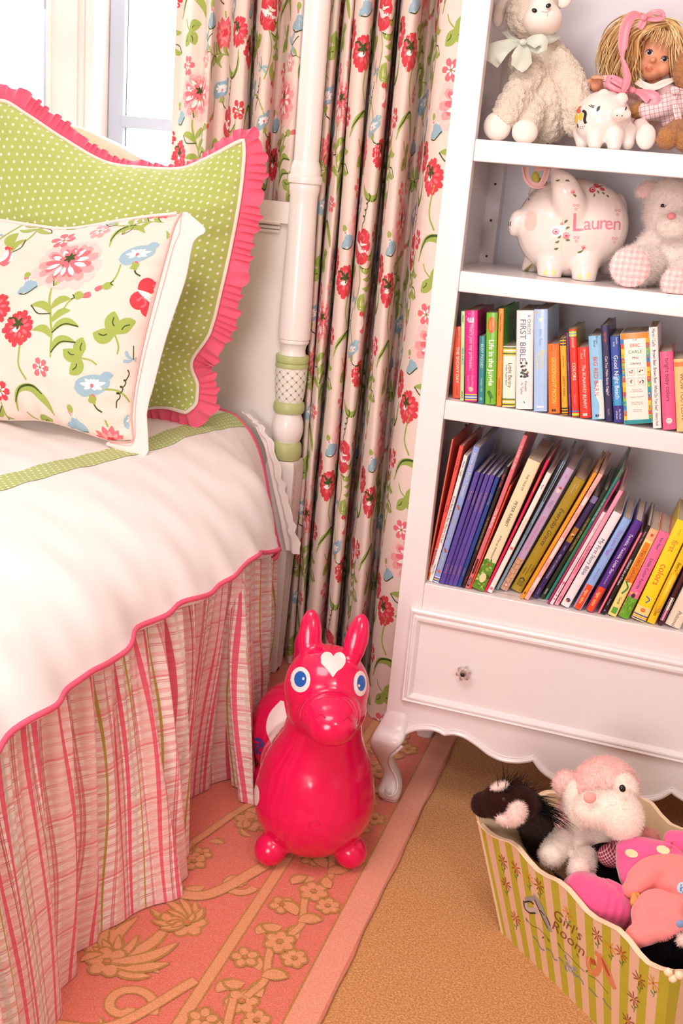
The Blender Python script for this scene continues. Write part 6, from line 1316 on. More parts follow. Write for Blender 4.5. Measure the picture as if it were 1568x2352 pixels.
# --- small piggy bank
M_cer = mat('white_glazed_ceramic', '#f3e3da', .10, spec=.6, coat=.6)
sp = thing('piggy_bank', 'small white ceramic piggy bank with wink eyes and a painted yellow flower, top shelf', 'piggy bank', (-.22, 2.19, S1))
mb = MB(); E(mb, 1384, 275, 2.20, 64, 64, 60); E(mb, 1385, 300, 2.195, 56, 34, 52); E(mb, 1424, 262, 2.155, 22, 17, 22); E(mb, 1436, 262, 2.148, 14, 13, 8)
for px, py, a in ((1386, 218, -35), (1428, 226, 35)): E(mb, px, py, 2.18, 15, 15, 7, a)
for px, py, Y in ((1338, 325, 2.185), (1366, 328, 2.15), (1410, 332, 2.15), (1440, 326, 2.18)): T(mb, [(px, py - 20, Y + .022), (px, py + 2, Y + .012)], [24, 17])
o = organic('body', mb, M_cer, sp, .0028, 4); floorclamp(o, ZS1); tr = bvh(o)
Mpk = mat('paint_black', '#2a2020', .4); Mpy = mat('paint_yellow', '#eec23a', .4); Mpr = mat('paint_red', '#d8563c', .4)
mb = MB(); A = Art(1.5); A.leaf(-4, -6, 60, 14, 3.4, Mpk, 0, 0); stick(mb, tr, 1374, 250, 2.13, A); mb.build('painted_eye', parent=sp); mb = MB(); A = Art(1.5); A.strip([(-6, 4), (0, 0), (5, -1)], .8, Mpk, 0); A.strip([(-2, 5), (3, 2), (7, 2)], .8, Mpk, 0); stick(mb, tr, 1358, 246, 2.13, A); mb.build('eyelashes', parent=sp); mb = MB()
A = Art(1.5); A.leaf(0, -4, 70, 9, 1.5, Mpk, 0, 0); stick(mb, tr, 1435, 250, 2.13, A); mb.build('painted_eye', parent=sp); mb = MB(); A = Art(1); A.disc(-6, 0, 1.4, Mpk, 0); A.disc(5, -2, 1.4, Mpk, 0); stick(mb, tr, 1423, 264, 2.12, A); mb.build('nostrils', parent=sp)
mb = MB(); A = Art(1.5); A.leaf(-4, -10, 90, 22, 6, Mpy, 0); A.leaf(6, -6, 80, 18, 5, Mpy, 0); A.disc(1, 16, 5, Mpr, 1); A.leaf(0, 14, 60, 14, 2, Mpr, 1); A.strip([(10, 16), (16, 10), (14, -4), (17, -12)], 3, Mpk, 1); A.strip([(-2, -12), (0, -20)], 1, Mpk, 1); A.strip([(-8, 0), (-9, 12), (-4, 20)], 1.2, Mpk, 1)
for k in range(5): A.disc(6 + 4 * (k % 3), -18 - 4 * (k // 3), .9, Mpk, 1)
stick(mb, tr, 1328, 272, 2.17, A); mb.build('painted_flower', parent=sp)

# =================================================================== SECOND SHELF
bp_ = thing('piggy_bank', 'large white ceramic piggy bank with painted roses and pink lettering, second shelf', 'piggy bank', (-.27, 2.27, S2))
mb = MB(); E(mb, 1308, 522, 2.285, 124, 112, 96); E(mb, 1345, 520, 2.285, 96, 100, 92); E(mb, 1262, 515, 2.28, 74, 84, 72); E(mb, 1192, 510, 2.245, 24, 30, 34); E(mb, 1182, 513, 2.238, 15, 31, 28, 8)
for px, py, Y in ((1262, 628, 2.225), (1341, 636, 2.222)): T(mb, [(px + 6, py - 55, Y + .035), (px + 1, py - 22, Y + .008), (px, py - 2, Y + .004)], [46, 33, 29])
for px, py, Y in ((1216, 616, 2.32), (1390, 612, 2.34)): T(mb, [(px + 16, py - 40, Y), (px, py, Y)], [26, 20])
E(mb, 1424, 478, 2.32, 15, 36, 24, -10)
T(mb, [(1316, 505, 2.235), (1306, 462, 2.215), (1294, 425, 2.205), (1274, 394, 2.225)], [44, 38, 31, 13]); E(mb, 1236, 440, 2.30, 22, 34, 14, 20)
o = organic('body', mb, M_cer, bp_, .0038, 7); floorclamp(o, ZS2); tr = bvh(o); tre = tr
Mrs = mat('paint_rose', '#e8899c', .4); Mrd = mat('paint_deep_rose', '#d8405e', .4); Mol = mat('paint_olive', '#6f7440', .4); Myl = mat('paint_pale_yellow', '#f0e29a', .4); Mbl = mat('paint_blush', '#f6c9bc', .4)
mb = MB()
def rosebud(A, x, y, r, c=Mrs):
    A.disc(x, y, r, c, 0, r * .9); A.disc(x + r * .1, y + r * .1, r * .62, M_cer, 1, r * .5); A.disc(x + r * .1, y, r * .45, Mrd, 2, r * .34)
def cl(A, x, y, c=Mrs):
    for dx, dy in ((-4, 4), (4, 3), (0, -5)): A.disc(x + dx, y + dy, 2.9, c, 0); A.disc(x + dx, y + dy, 1.7, M_cer, 1)
A = Art(2); rosebud(A, -10, 10, 8); rosebud(A, 13, 0, 8); rosebud(A, 4, 27, 4)
for x, y, a in ((2, 2, 215), (-2, -10, 200), (13, 14, 30), (-4, -26, 190), (10, 28, 40), (12, -11, 0)): A.leaf(x, y, a, 10, 2.4, Mol, 1)
A.strip([(6, 40), (4, 20), (6, 0), (2, -20), (4, -38)], .7, Myl, 0); cl(A, 36, -8); stick(mb, tr, 1286, 542, 2.2, A); mb.build('painted_flower', parent=bp_); mb = MB()
A = Art(2); rosebud(A, 0, 4, 5); A.leaf(-2, -2, 200, 13, 2.6, Mol, 1); A.strip([(-2, -3), (0, 4)], .8, Mol, 1); stick(mb, tr, 1340, 572, 2.2, A); mb.build('painted_flower', parent=bp_); mb = MB()
A = Art(2); rosebud(A, -6, 0, 7, Mrd); A.disc(3, 8, 7, Mrd, 0, 4, 150); A.disc(16, 0, 6, Mrd, 0, 3, 150)
for x, y, a in ((4, -3, 300), (14, -8, 330), (24, -14, 320), (-2, -8, 260), (8, 4, 20)): A.leaf(x, y, a, 8, 1.6, Mol, 1)
stick(mb, tr, 1366, 436, 2.27, A); mb.build('painted_flower', parent=bp_); mb = MB()
A = Art(2); cl(A, 0, 0); stick(mb, tr, 1322, 475, 2.2, A); mb.build('painted_berries', parent=bp_); mb = MB(); A = Art(2); cl(A, 0, 0); stick(mb, tr, 1411, 551, 2.2, A); mb.build('painted_berries', parent=bp_); mb = MB(); A = Art(2); cl(A, 0, 0); stick(mb, tr, 1418, 487, 2.23, A); mb.build('painted_berries', parent=bp_); mb = MB()
A = Art(2); A.leaf(-5, 0, 190, 10, 2, Mol, 1); A.leaf(6, -4, 350, 10, 2, Mol, 1); A.disc(0, 26, 7, Mrd, 0, 3); A.strip([(0, 10), (2, -2), (0, -8)], .6, Myl, 0); stick(mb, tre, 1291, 412, 2.18, A); mb.build('painted_flower', parent=bp_); mb = MB()
A = Art(2); rosebud(A, 0, 4, 5); A.leaf(0, -2, 320, 9, 2.2, Mol, 1); stick(mb, tre, 1315, 445, 2.18, A)
mb.build('painted_flower', parent=bp_)
mb = MB(); A = Art(3); A.disc(0, 0, 15, Mbl, 0, 22, -5); stick(mb, tr, 1218, 507, 2.24, A, .0004); mb.build('cheek_blush', parent=bp_); mb = MB(); A = Art(2); A.leaf(0, -2, 60, 4, 1, Mpk, 0); stick(mb, tr, 1214, 458, 2.24, A); mb.build('painted_eye', parent=bp_); mb = MB(); A = Art(1.5); A.strip([(0, 5), (-1, -5)], .7, Mpk, 0); A.strip([(-4, 4), (-4, -5)], .5, Mpk, 0); stick(mb, tr, 1173, 514, 2.25, A); mb.build('nostrils', parent=bp_)
mb = MB()
for px, py in ((1262, 628), (1341, 636), (1216, 624)):
    mb = MB()
    for dx in (-9, 9):
        if px == 1216 and dx > 0: continue
        A = Art(2); A.disc(dx, 2, 4.5, Myl, 0, 7); stick(mb, tr, px, py, 2.2, A)
    mb.build('painted_toes', parent=bp_)
mb = MB(); g = onface(tr, 1373, 510, 2.2)
for ch, x, y, sz in (('L', -46, 0, 58), ('a', -24, -3, 42), ('u', -6, -3, 42), ('r', 10, -3, 42), ('e', 24, -5, 42), ('n', 43, -7, 42)):
    add_text(mb, ch, sz, g, Mrs, x, y, -3, .0006, step=5, bold=.004)
mb.build('painted_name', parent=bp_)
mb = MB(); Mlc = mat('pink_lace', '#f7c3bc', .85, sheen=.3); M_lg = mat('lime_felt', '#c8c054', .9)
ribbon(mb, [(1206, 384, 2.26), (1208, 405, 2.25), (1220, 422, 2.245), (1240, 425, 2.25), (1252, 405, 2.255), (1256, 388, 2.26)], [7, 8, 8, 7, 7, 6], Mlc)
for k in range(40):
    a = k / 39; x = 1204 + 12 * a + 40 * a * a; y = 384 + 48 * sin(a * pi * .62); c = at(x - 5, y, 2.245); mb.ell(c, .0016, Mlc, None, 8, 5)
ribbon(mb, [(1226, 388, 2.27), (1245, 384, 2.27), (1262, 386, 2.27)], [8, 8, 6], Mlc); E(mb, 1230, 408, 2.262, 9, 14, 5, -8, M_lg); o = mb.build('lace_ribbon', parent=bp_)

# --- white bear
M_wf = mat('white_plush', '#f6e6dc', .95, sheen=.4, bump=(260, .5, .003)); M_pf = mat('pink_plush', '#f9cfcc', .95, sheen=.4, bump=(260, .5, .003))
def pinkcheck():
    m = mat('pink_checked_plush', '#f8d6d2', .95, sheen=.4); N = NT(m.node_tree); x, y, z = N.obj(); b = bsdf(m)
    k = N.m('ADD', N.band(x, .011, .5, .25), N.band(z, .011, .5, .25)); m.node_tree.links.new(N.mix(N.m('MULTIPLY', k, .34), hexc('#fce6df'), hexc('#f6b0b2')), b.inputs['Base Color']); return m
M_pc = pinkcheck()
wb = thing('plush_bear', 'fluffy white bear with pink ears and pink checked soles on the second shelf', 'plush toy', (-.08, 2.28, S2))
mb = MB(); E(mb, 1540, 488, 2.30, 62, 78, 52, -4); E(mb, 1545, 518, 2.265, 40, 34, 32); E(mb, 1545, 600, 2.31, 66, 72, 50); T(mb, [(1500, 550, 2.29), (1468, 585, 2.26), (1450, 600, 2.25)], [28, 25, 20]); T(mb, [(1480, 610, 2.25), (1452, 614, 2.205)], [46, 48]); T(mb, [(1585, 625, 2.22), (1562, 645, 2.175)], [42, 38]); T(mb, [(1590, 550, 2.29), (1620, 600, 2.25)], [28, 26])
o = organic('body', mb, M_wf, wb, .0042, 4); bumpify(o, .0018, 110, 2); floorclamp(o, ZS2); clampx(o, y=2.498); trw = bvh(o); fur(o, 16000, .0075, .0006, None, .2, .9, 5)
for px, py, Y, a in ((1489, 436, 2.30, 35), (1592, 430, 2.30, -35)):
    mb = MB(); E(mb, px, py, Y, 30, 20, 11, -a + 20); o = mb.build('ear', M_pf, wb); fur(o, 1800, .006, .0006, M_wf, .1, .9, 6)
for px, py, Y, rx, rz in ((1447, 614, 2.168, 47, 46), (1555, 652, 2.142, 38, 40)):
    mb = MB(); E(mb, px, py, Y, rx, rz, 12); o = mb.build('sole', M_pc, wb); fur(o, 3200, .004, .0006, None, .1, .8, 7); floorclamp(o, ZS2)
mb = MB(); E(mb, 1541, 496, 2.232, 10, 8, 7, 0, mat('pink_nose', '#ee8f98', .6)); mb.build('nose', parent=wb)
mb = MB(); E(mb, 1521, 472, 2.246, 4.2, 4.2, 4, 0, M_blk); E(mb, 1572, 476, 2.25, 4.2, 4.2, 4, 0, M_blk); seam(mb, trw, [(1516, 474), (1524, 476), (1530, 472)], 2.24, .0007, M_blk); mb.build('eye', parent=wb)

# =================================================================== TOY BASKET
b0 = Vector((-.148, 1.807, 0)); bd = Vector((.755, -.656, 0)).normalized(); bo = Vector((-.656, -.755, 0)).normalized(); FL = .20; EL = .14; BW = .255; BLn = .405
pn = Vector((bo.x, bo.y, -FL)); pn.normalize(); pv = (Vector((0, 0, 1)) + bo * FL).normalized()
def on_panel(px, py):
    d = ray(px, py); t = ((b0 - CAM).dot(pn)) / d.dot(pn); p = CAM + d * t - b0; return p.dot(bd), p.dot(pv)
M_cream = mat('basket_cream_edge', '#f8dcb8', .5, coat=.1)
def stripe_mat():
    m = mat('basket_painted_stripes', '#ead0b4', .45, coat=.15); N = NT(m.node_tree); u, v = N.uv(); b = bsdf(m)
    k = N.band(u, 1.0, .25, .25); ns = N.noise(40, 3); g = N.mix(N.m('MULTIPLY', ns, .5), hexc('#bfb838'), hexc('#a9a22c')); p = N.mix(N.m('MULTIPLY', ns, .4), hexc('#eac6aa'), hexc('#dcb08e'))
    m.node_tree.links.new(N.mix(k, p, g), b.inputs['Base Color']); return m
M_strp = stripe_mat(); M_in = mat('basket_inside', '#e9cfa6', .6)
bk = thing('toy_basket', 'striped green and cream wooden toy basket with wavy rim and painted flowers, on the carpet', 'toy basket', tuple(b0 + bd * .2 - bo * .13))
rim_px = [(1095.5, 1886), (1106, 1900), (1117, 1911.5), (1131, 1921), (1146, 1928), (1167.5, 1934), (1186.6, 1947.5), (1208, 1975), (1231, 2000), (1252, 2013), (1277.6, 2024), (1301, 2043), (1322.5, 2068), (1344, 2094), (1365, 2111), (1386, 2121), (1416, 2136), (1441.5, 2162), (1463, 2191), (1484, 2213), (1509.5, 2225), (1540, 2233)]
rim = [on_panel(*p) for p in rim_px]; rs = np.array([q[0] for q in rim]); rh = np.array([q[1] for q in rim])
s_l, s_r = rs[0], rs[-1]
def panel(name, P0, P1, T0, T1, hfun, outn, uvn, th=.009, art=None):
    """P bottom corners, T top corners (rim corners), hfun(f)-> fraction of height at f"""
    n = 90; mb = MB(); A_, B_ = [], []; uv = []
    for i in range(n):
        f = i / (n - 1); bt = P0.lerp(P1, f); tp = T0.lerp(T1, f); col = []; ur = []
        for j in range(12):
            g = j / 11 * hfun(f); col.append(bt.lerp(tp, g)); ur.append((f * uvn, j / 11))
        A_.append(col); uv.append(ur)
    B_ = [[p - outn * th for p in c] for c in A_]
    mb.grid(A_, M_strp, uv); mb.grid(B_, M_in, flip=True)
    mb.grid([[c[-1] for c in A_], [c[-1] - outn * th * .5 + Vector((0, 0, .0016)) for c in A_], [c[-1] for c in B_]], M_cream)
    mb.grid([A_[0], B_[0]], M_cream, flip=True); mb.grid([A_[-1], B_[-1]], M_cream)
    mb.tube([c[-1] - outn * .0005 for c in A_], .0018, M_cream, 6)
    if art: art(mb)
    return mb.build(name, parent=bk, auto=50)
hmax = 1.0; HH = .25
def PT(s, h): return b0 + bd * s + pv * h
P0, P1 = PT(0, 0), PT(BLn, 0); kL = (s_l - 0) / rh[0]; T0, T1 = PT(kL * HH, HH), PT(BLn + (s_r - BLn) / rh[-1] * HH, HH)
def hf(f):
    h = HH * .9
    for _ in range(4):
        s = (BLn * f) * (1 - h / HH) + (kL * HH * (1 - f) + (BLn + (s_r - BLn) / rh[-1] * HH) * f) * (h / HH); h = float(np.interp(s, rs, rh))
    return h / HH
Mfb = mat('paint_brown_petal', '#9a4a24', .5); Mfr = mat('paint_russet_petal', '#b84e24', .5); Mfy = mat('paint_gold_petal', '#e0a028', .5); Mfg = mat('paint_leaf_green', '#5f7c30', .5); Mgy = mat('paint_grey', '#9a9a98', .5); Mgd = mat('paint_charcoal', '#3a3236', .5)
Mgl = mat('paint_light_grey', '#c4c0b8', .5); Mbu = mat('paint_slate_blue', '#7f8a9a', .5); Mor = mat('paint_ballet_peach', '#dd8a5c', .5); Mod = mat('paint_ballet_dark', '#b4562c', .5); Mol2 = mat('paint_ballet_light', '#eaa67c', .5); Mtx = mat('paint_brown_script', '#8a4626', .5)
def U(px, py): return on_panel(px, py)
def front_art(mb):
    A = Art(.004)
    def dz(px, py, c, r=.0145):
        x, y = U(px, py); A.daisy(x, y, r, 8, .0016, c, 1, .001, rnd.uniform(0, 40), True, jit=8); A.disc(x, y, .002, Mfy if c is not Mfy else Mfb, 2)
        A.strip([(x, y - .006), (x + .003, y - .018), (x + .001, y - .028)], .0006, Mfg, 0); A.leaf(x + .002, y - .018, 40, .008, .0014, Mfg, 0); A.leaf(x + .002, y - .022, 150, .008, .0014, Mfg, 0)
    for px, py, c in ((1155, 1978, Mfb), (1184, 1993, Mfr), (1214, 2016, Mfy), (1238, 2034, Mfb), (1162, 2030, Mfb), (1184, 2108, Mfr), (1304, 2098, Mfy), (1371, 2148, Mfb), (1402, 2176, Mfy), (1427, 2190, Mfr), (1468, 2250, Mfb), (1500, 2258, Mfy), (1455, 2294, Mfb), (1443, 2345, Mfb)): dz(px, py, c)
    def S(pts, w, m, l=1): A.strip([U(*p) for p in pts], w, m, l)
    S([(1206, 2070), (1210, 2085), (1222, 2092), (1232, 2090)], .006, Mgl); S([(1203, 2068), (1205, 2085), (1216, 2096), (1230, 2097)], .0018, Mgd, 2); S([(1206, 2066), (1220, 2064), (1232, 2066)], .004, Mgy, 3); S([(1205, 2072), (1216, 2070), (1226, 2076)], .0016, Mgd, 4)
    S([(1224, 2056), (1236, 2075), (1250, 2105), (1264, 2140)], [.005, .009, .008, .006], Mgy, 2); S([(1228, 2066), (1242, 2098), (1258, 2132)], .0014, Mgd, 4); S([(1240, 2090), (1256, 2108), (1264, 2126)], .0014, Mgd, 4); S([(1226, 2052), (1238, 2072), (1252, 2102), (1266, 2138)], .0008, Mgl, 5)
    S([(1350, 2200), (1352, 2222), (1362, 2236), (1374, 2226), (1376, 2200), (1366, 2186)], .0055, Mor, 1); S([(1360, 2202), (1364, 2216)], .007, Mod, 2); S([(1356, 2194), (1350, 2212), (1360, 2234)], .0014, Mol2, 3)
    S([(1376, 2190), (1388, 2216), (1402, 2250), (1412, 2272)], [.003, .0085, .0085, .005], Mor, 1); S([(1382, 2200), (1392, 2224), (1400, 2242)], [.002, .0045, .002], Mod, 2); S([(1378, 2188), (1396, 2222), (1414, 2266)], .0009, Mol2, 3)
    S([(1223, 2149), (1234, 2162), (1242, 2178), (1250, 2182)], .0013, Mbu); S([(1254, 2178), (1266, 2186), (1272, 2202), (1280, 2206)], .0013, Mbu); S([(1282, 2198), (1294, 2210)], .0013, Mbu); S([(1326, 2240), (1336, 2252), (1340, 2262)], .0015, Mbu); S([(1352, 2268), (1366, 2284), (1372, 2290)], .0015, Mbu); S([(1384, 2292), (1394, 2308), (1404, 2318)], .0013, Mbu)
    x, y = U(1309, 2224)
    for k in range(14): A.leaf(x + rnd.uniform(-.009, .009), y + rnd.uniform(-.013, .013), rnd.uniform(0, 360), .012, .0022, [Mbu, Mgl, Mgy][k % 3], 1 + k % 3, .4)
    S([(1210, 2112), (1222, 2126), (1236, 2132), (1250, 2146), (1262, 2160)], .0007, Mfg, 0); S([(1280, 2166), (1290, 2180), (1304, 2192), (1322, 2212), (1342, 2232)], .0007, Mfg, 0); S([(1352, 2240), (1372, 2252), (1396, 2282)], .0007, Mfg, 0)
    for px, py in ((1248, 2150), (1288, 2176), (1330, 2200), (1212, 2118), (1346, 2234), (1256, 2158)): x, y = U(px, py); A.leaf(x, y, rnd.uniform(0, 360), .009, .0016, Mfg, 1)
    A.lay_on(mb, lambda a, b, off=0: np.array(b0) + a[..., None] * np.array(bd) + b[..., None] * np.array(pv) + np.array(pn) * off, None, .0004, .0001)
fpn = panel('front_panel', P0, P1, T0, T1, hf, pn, 11.5, art=front_art)
psurf = lambda a, b, off=0: np.array(b0) + a[..., None] * np.array(bd) + b[..., None] * np.array(pv) + np.array(pn) * off
for body_, (px, py), sz in (("Girl's", (1301, 2122), .034), ('Room', (1303, 2153), .034)):
    m_ = MB(); x, y = U(px, py); add_text(m_, body_, sz, psurf, Mtx, x, y, 0, .001, shear=.3, bold=-.008); m_.build('painted_lettering', parent=fpn)
# far corners of the box
inn = -bo
Q0, Q1 = P0 + inn * BW, P1 + inn * BW; up = Vector((0, 0, 1)); tz = T0.z
BT0 = Vector((T0.x, T0.y, tz)) + inn * (BW + 2 * FL * HH * .98 * .95); BT1 = Vector((T1.x, T1.y, tz)) + inn * (BW + 2 * FL * HH * .98 * .95)
we = lambda f: .93 + .05 * cos(2 * pi * 2.0 * f)
wb_ = lambda f: hf(f)
ln_ = -(bd + up * -EL).normalized(); rn_ = (bd - up * EL).normalized()
panel('end_panel', Q0, P0, BT0, T0, we, ln_, 6.5); panel('end_panel', P1, Q1, T1, BT1, we, rn_, 6.5)
panel('rear_panel', Q1, Q0, BT1, BT0, lambda f: hf(1 - f) + .02, (inn - up * FL).normalized(), 11.5)
mb = MB(); mb.add([P0 + Vector((0, 0, .004)), P1 + Vector((0, 0, .004)), Q1 + Vector((0, 0, .004)), Q0 + Vector((0, 0, .004))], [(0, 1, 2, 3)], M_in); mb.build('base', parent=bk, smooth=False)
mb = MB(); c = PT(s_r, rh[-1]); 
for k in range(3): mb.ell(c + Vector((-.004 + .008 * k, -.004, .002 - .009 * (k == 1))), (.007, .006, .007), M_cream, None, 12, 8)
mb.build('corner_ornament', parent=bk)

# ------------------------------------------------------------------ toys in the basket (placed by height above the floor)
def Yz(px, py, z): return atz(px, py, z).y
def Ez(mb, px, py, z, rx, rz, ry=None, ang=0, mt=None): return E(mb, px, py, Yz(px, py, z), rx, rz, ry, ang, mt)
def Tz(mb, pts, rs, mt=None, n=14): T(mb, [(a, b, Yz(a, b, z)) for a, b, z in pts], rs, mt, n)
M_hb = mat('dark_brown_plush', '#2c0f08', .9, spec=.2, sheen=.05, bump=(260, .5, .003)); M_bk = mat('black_plush', '#070405', .9, spec=.15); M_hw = mat('horse_white_plush', '#f4d8ce', .95, sheen=.3); M_mane = mat('black_mane_hair', '#070404', .6, spec=.2)
hp_ = thing('plush_horse', 'dark brown plush horse head with white blaze and black mane, leaning over the basket', 'plush toy', tuple(atz(1180, 1840, .1)))
mb = MB(); Ez(mb, 1112, 1848, .285, 32, 30, 32); Ez(mb, 1148, 1842, .30, 46, 42, 40); Ez(mb, 1185, 1845, .305, 50, 44, 40); Tz(mb, [(1200, 1850, .29), (1228, 1890, .22), (1240, 1940, .14)], [44, 42, 40]); Ez(mb, 1215, 1930, .12, 60, 50, 50)
o = organic('body', mb, M_hb, hp_, .0036, 4); trh = bvh(o); fur(o, 9000, .004, .0005, None, .15, .8, 11)
mb = MB(); Ez(mb, 1187, 1806, .335, 13, 20, 7, 10, M_hb); mb.build('ear', parent=hp_)
mb = MB(); Ez(mb, 1186, 1868, .318, 22, 28, 14, 25, M_hw); Ez(mb, 1166, 1884, .302, 28, 12, 12, 8, M_hw); o = organic('cheek_patch', mb, M_hw, hp_, .0028, 5); fur(o, 2500, .006, .0005, None, .25, .8, 12)
mb = MB(); Ez(mb, 1146, 1806, .335, 20, 8, 12, -18, M_hw); o = mb.build('forehead_patch', parent=hp_); fur(o, 900, .005, .0005, None, -.1, .9, 13)
mb = MB(); Ez(mb, 1156, 1836, .345, 4.5, 4, 4, 0, M_blk); mb.build('eye', parent=hp_)
mb = MB(); r4 = random.Random(4)
for k in range(260):
    t = r4.random(); px = 1150 + 105 * t + r4.gauss(0, 6); py = 1808 + 70 * t * t + r4.gauss(0, 5); z = .335 - .05 * t
    p = at(px, py, Yz(px, py, z)); dx = r4.uniform(-.3, .9) + t; L = (.02 + .045 * r4.random()) * (1.0 if t > .35 else .7); d1 = (VR * dx + VU * r4.uniform(-.2, 1.1) * (1.2 - t) - VU * t * .4 + VF * r4.uniform(-.3, .3)).normalized()
    P = [p + d1 * L * q + Vector((0, 0, -.018 * q * q * (1 if t > .4 else .1))) for q in (0, .35, .7, 1)]; mb.tube(P, [.0007, .0006, .0004, .0001], M_mane, 4, False)
mb.build('mane', parent=hp_)

# pink and white dog
M_dp = mat('pale_pink_plush', '#fac8be', .95, sheen=.4, bump=(240, .5, .003)); M_dw2 = mat('dog_white_plush', '#fdeadc', .95, sheen=.4, bump=(240, .5, .003))
dg_ = thing('plush_dog', 'large pale pink and white plush dog with black eyes, rear of the basket', 'plush toy', tuple(atz(1400, 1900, .1)))
mb = MB(); Ez(mb, 1390, 1812, .33, 76, 72, 66); Ez(mb, 1300, 1800, .32, 32, 30, 24, 0); o = organic('head', mb, M_dp, dg_, .0045, 5); bumpify(o, .002, 70); fur(o, 12000, .006, .0006, None, .1, .8, 14)
mb = MB(); Ez(mb, 1330, 1850, .30, 34, 62, 26, -12); Ez(mb, 1378, 1858, .33, 66, 42, 50); Ez(mb, 1425, 1872, .33, 50, 60, 46, -25); Ez(mb, 1436, 1815, .355, 30, 40, 26, -10); o = organic('face', mb, M_dw2, dg_, .0045, 6); fur(o, 11000, .005, .0006, None, .2, .8, 15)
mb = MB(); Ez(mb, 1340, 1950, .17, 92, 74, 80); Ez(mb, 1400, 1945, .19, 76, 66, 66); Tz(mb, [(1290, 1935, .20), (1265, 1965, .205)], [34, 30]); Tz(mb, [(1345, 1975, .20), (1330, 2000, .21)], [32, 28]); o = organic('body', mb, M_dw2, dg_, .0045, 5); bumpify(o, .002, 60); fur(o, 12000, .005, .0006, None, .2, .8, 16)
mb = MB(); Ez(mb, 1429, 1811, .395, 7.5, 9, 6, -15, M_blk); mb.build('eye', parent=dg_)
mb = MB(); Ez(mb, 1354, 1832, .37, 15, 13, 8, 0, mat('rose_plush_spot', '#f5a8a0', .95, sheen=.4)); mb.build('cheek_spot', parent=dg_)
mb = MB(); Ez(mb, 1300, 1852, .27, 20, 50, 16, 22, M_dp); o = mb.build('ear', parent=dg_); fur(o, 2500, .005, .0006, None, .2, .8, 17)

# fuchsia velour animal, lying against the front rim
M_fu = mat('fuchsia_velour', '#f0508a', .75, sheen=.8); 
fv = thing('plush_toy', 'fuchsia velour stuffed animal lying against the front rim of the basket', 'plush toy', tuple(atz(1370, 2060, .1)))
mb = MB(); Tz(mb, [(1335, 2040, .225), (1372, 2062, .225), (1412, 2088, .215), (1438, 2112, .20)], [38, 45, 42, 26], None, 20); Ez(mb, 1340, 2045, .20, 50, 42, 50)
o = organic('body', mb, M_fu, fv, .0036, 5)
for v in o.data.vertices:
    q = v.co - atz(1372, 2062, .225); t = q.dot(VR) - q.dot(VU) * .3; v.co += v.normal * (.0016 * sin(t * 420) * (1 if t > 0 else 0))
mb = MB(); Tz(mb, [(1395, 2030, .245), (1420, 2045, .245), (1434, 2056, .24)], [12, 14, 8], None, 12); o = mb.build('flipper', M_fu, fv)
# black toys and dark red check filling the middle
bt = thing('plush_toy', 'black plush toy half buried in the middle of the basket', 'plush toy', tuple(atz(1400, 2020, .08)))
mb = MB(); Ez(mb, 1395, 2010, .17, 70, 74, 60); Ez(mb, 1290, 1960, .10, 70, 60, 60); Ez(mb, 1455, 2090, .15, 60, 60, 60); o = organic('body', mb, M_bk, bt, .0045, 5)
def redcheck():
    m = mat('maroon_checked_cotton', '#7a2238', .85); N = NT(m.node_tree); x, y, z = N.obj(); b = bsdf(m)
    k = N.m('ADD', N.band(N.m('ADD', x, z), .007, .5, .16), N.band(N.m('SUBTRACT', x, z), .007, .5, .16)); m.node_tree.links.new(N.mix(N.m('MULTIPLY', k, .5), hexc('#8c2340'), hexc('#f0c4c4')), b.inputs['Base Color']); return m
rd = thing('rag_doll', 'rag doll in maroon checked cloth with a straw fringe, behind the pink hood', 'doll', tuple(atz(1440, 1930, .1)))
mb = MB(); Ez(mb, 1440, 1920, .265, 40, 26, 30, 10); Ez(mb, 1405, 1965, .235, 34, 28, 28); o = organic('dress', mb, redcheck(), rd, .0036, 4)
mb = MB(); Ez(mb, 1478, 1928, .275, 34, 24, 26, 0, mat('peach_mohair', '#e89a90', .95, sheen=.5)); o = mb.build('head', parent=rd); fur(o, 2500, .009, .0005, None, 0, 1.2, 18)
mb = MB(); r5 = random.Random(3); Mst = mat('straw_fringe', '#d8b878', .7)
for k in range(50):
    p = atz(1442 + r5.uniform(-14, 14), 1918 + r5.uniform(-5, 5), .295); d1 = (VR * r5.uniform(-.6, .9) + VU * r5.uniform(-.9, .5) - VF * .3).normalized(); mb.tube([p, p + d1 * .008, p + d1 * .014 + Vector((0, 0, -.004))], [.0005, .0005, .0003], Mst, 4, False)
mb.build('fringe', parent=rd)

# doll pyjamas with hood
M_pj = mat('salmon_fleece', '#fb8a86', .9, sheen=.5, bump=(300, .3, .002)); M_hd = mat('fuchsia_fleece', '#f25c92', .85, sheen=.6); M_cd = mat('cream_spot_fleece', '#f8e0b0', .9)
pj = thing('doll', 'baby doll in salmon fleece pyjamas and fuchsia spotted hood, right side of the basket', 'doll', tuple(atz(1520, 2030, .1)))
mb = MB(); Ez(mb, 1545, 2040, .25, 66, 60, 50, -20); Tz(mb, [(1545, 1995, .275), (1505, 2000, .275), (1470, 2020, .265), (1452, 2040, .255)], [36, 34, 31, 24], None, 20); Tz(mb, [(1540, 2090, .255), (1500, 2080, .255), (1478, 2100, .245), (1475, 2125, .235)], [34, 34, 30, 24], None, 20)
Tz(mb, [(1560, 2140, .24), (1500, 2135, .235), (1460, 2150, .225), (1450, 2165, .215)], [36, 30, 26, 20], None, 20); Ez(mb, 1580, 2110, .23, 60, 60, 50)
o = organic('pyjamas', mb, M_pj, pj, .0038, 4); bumpify(o, .005, 22, 2); trp = bvh(o)
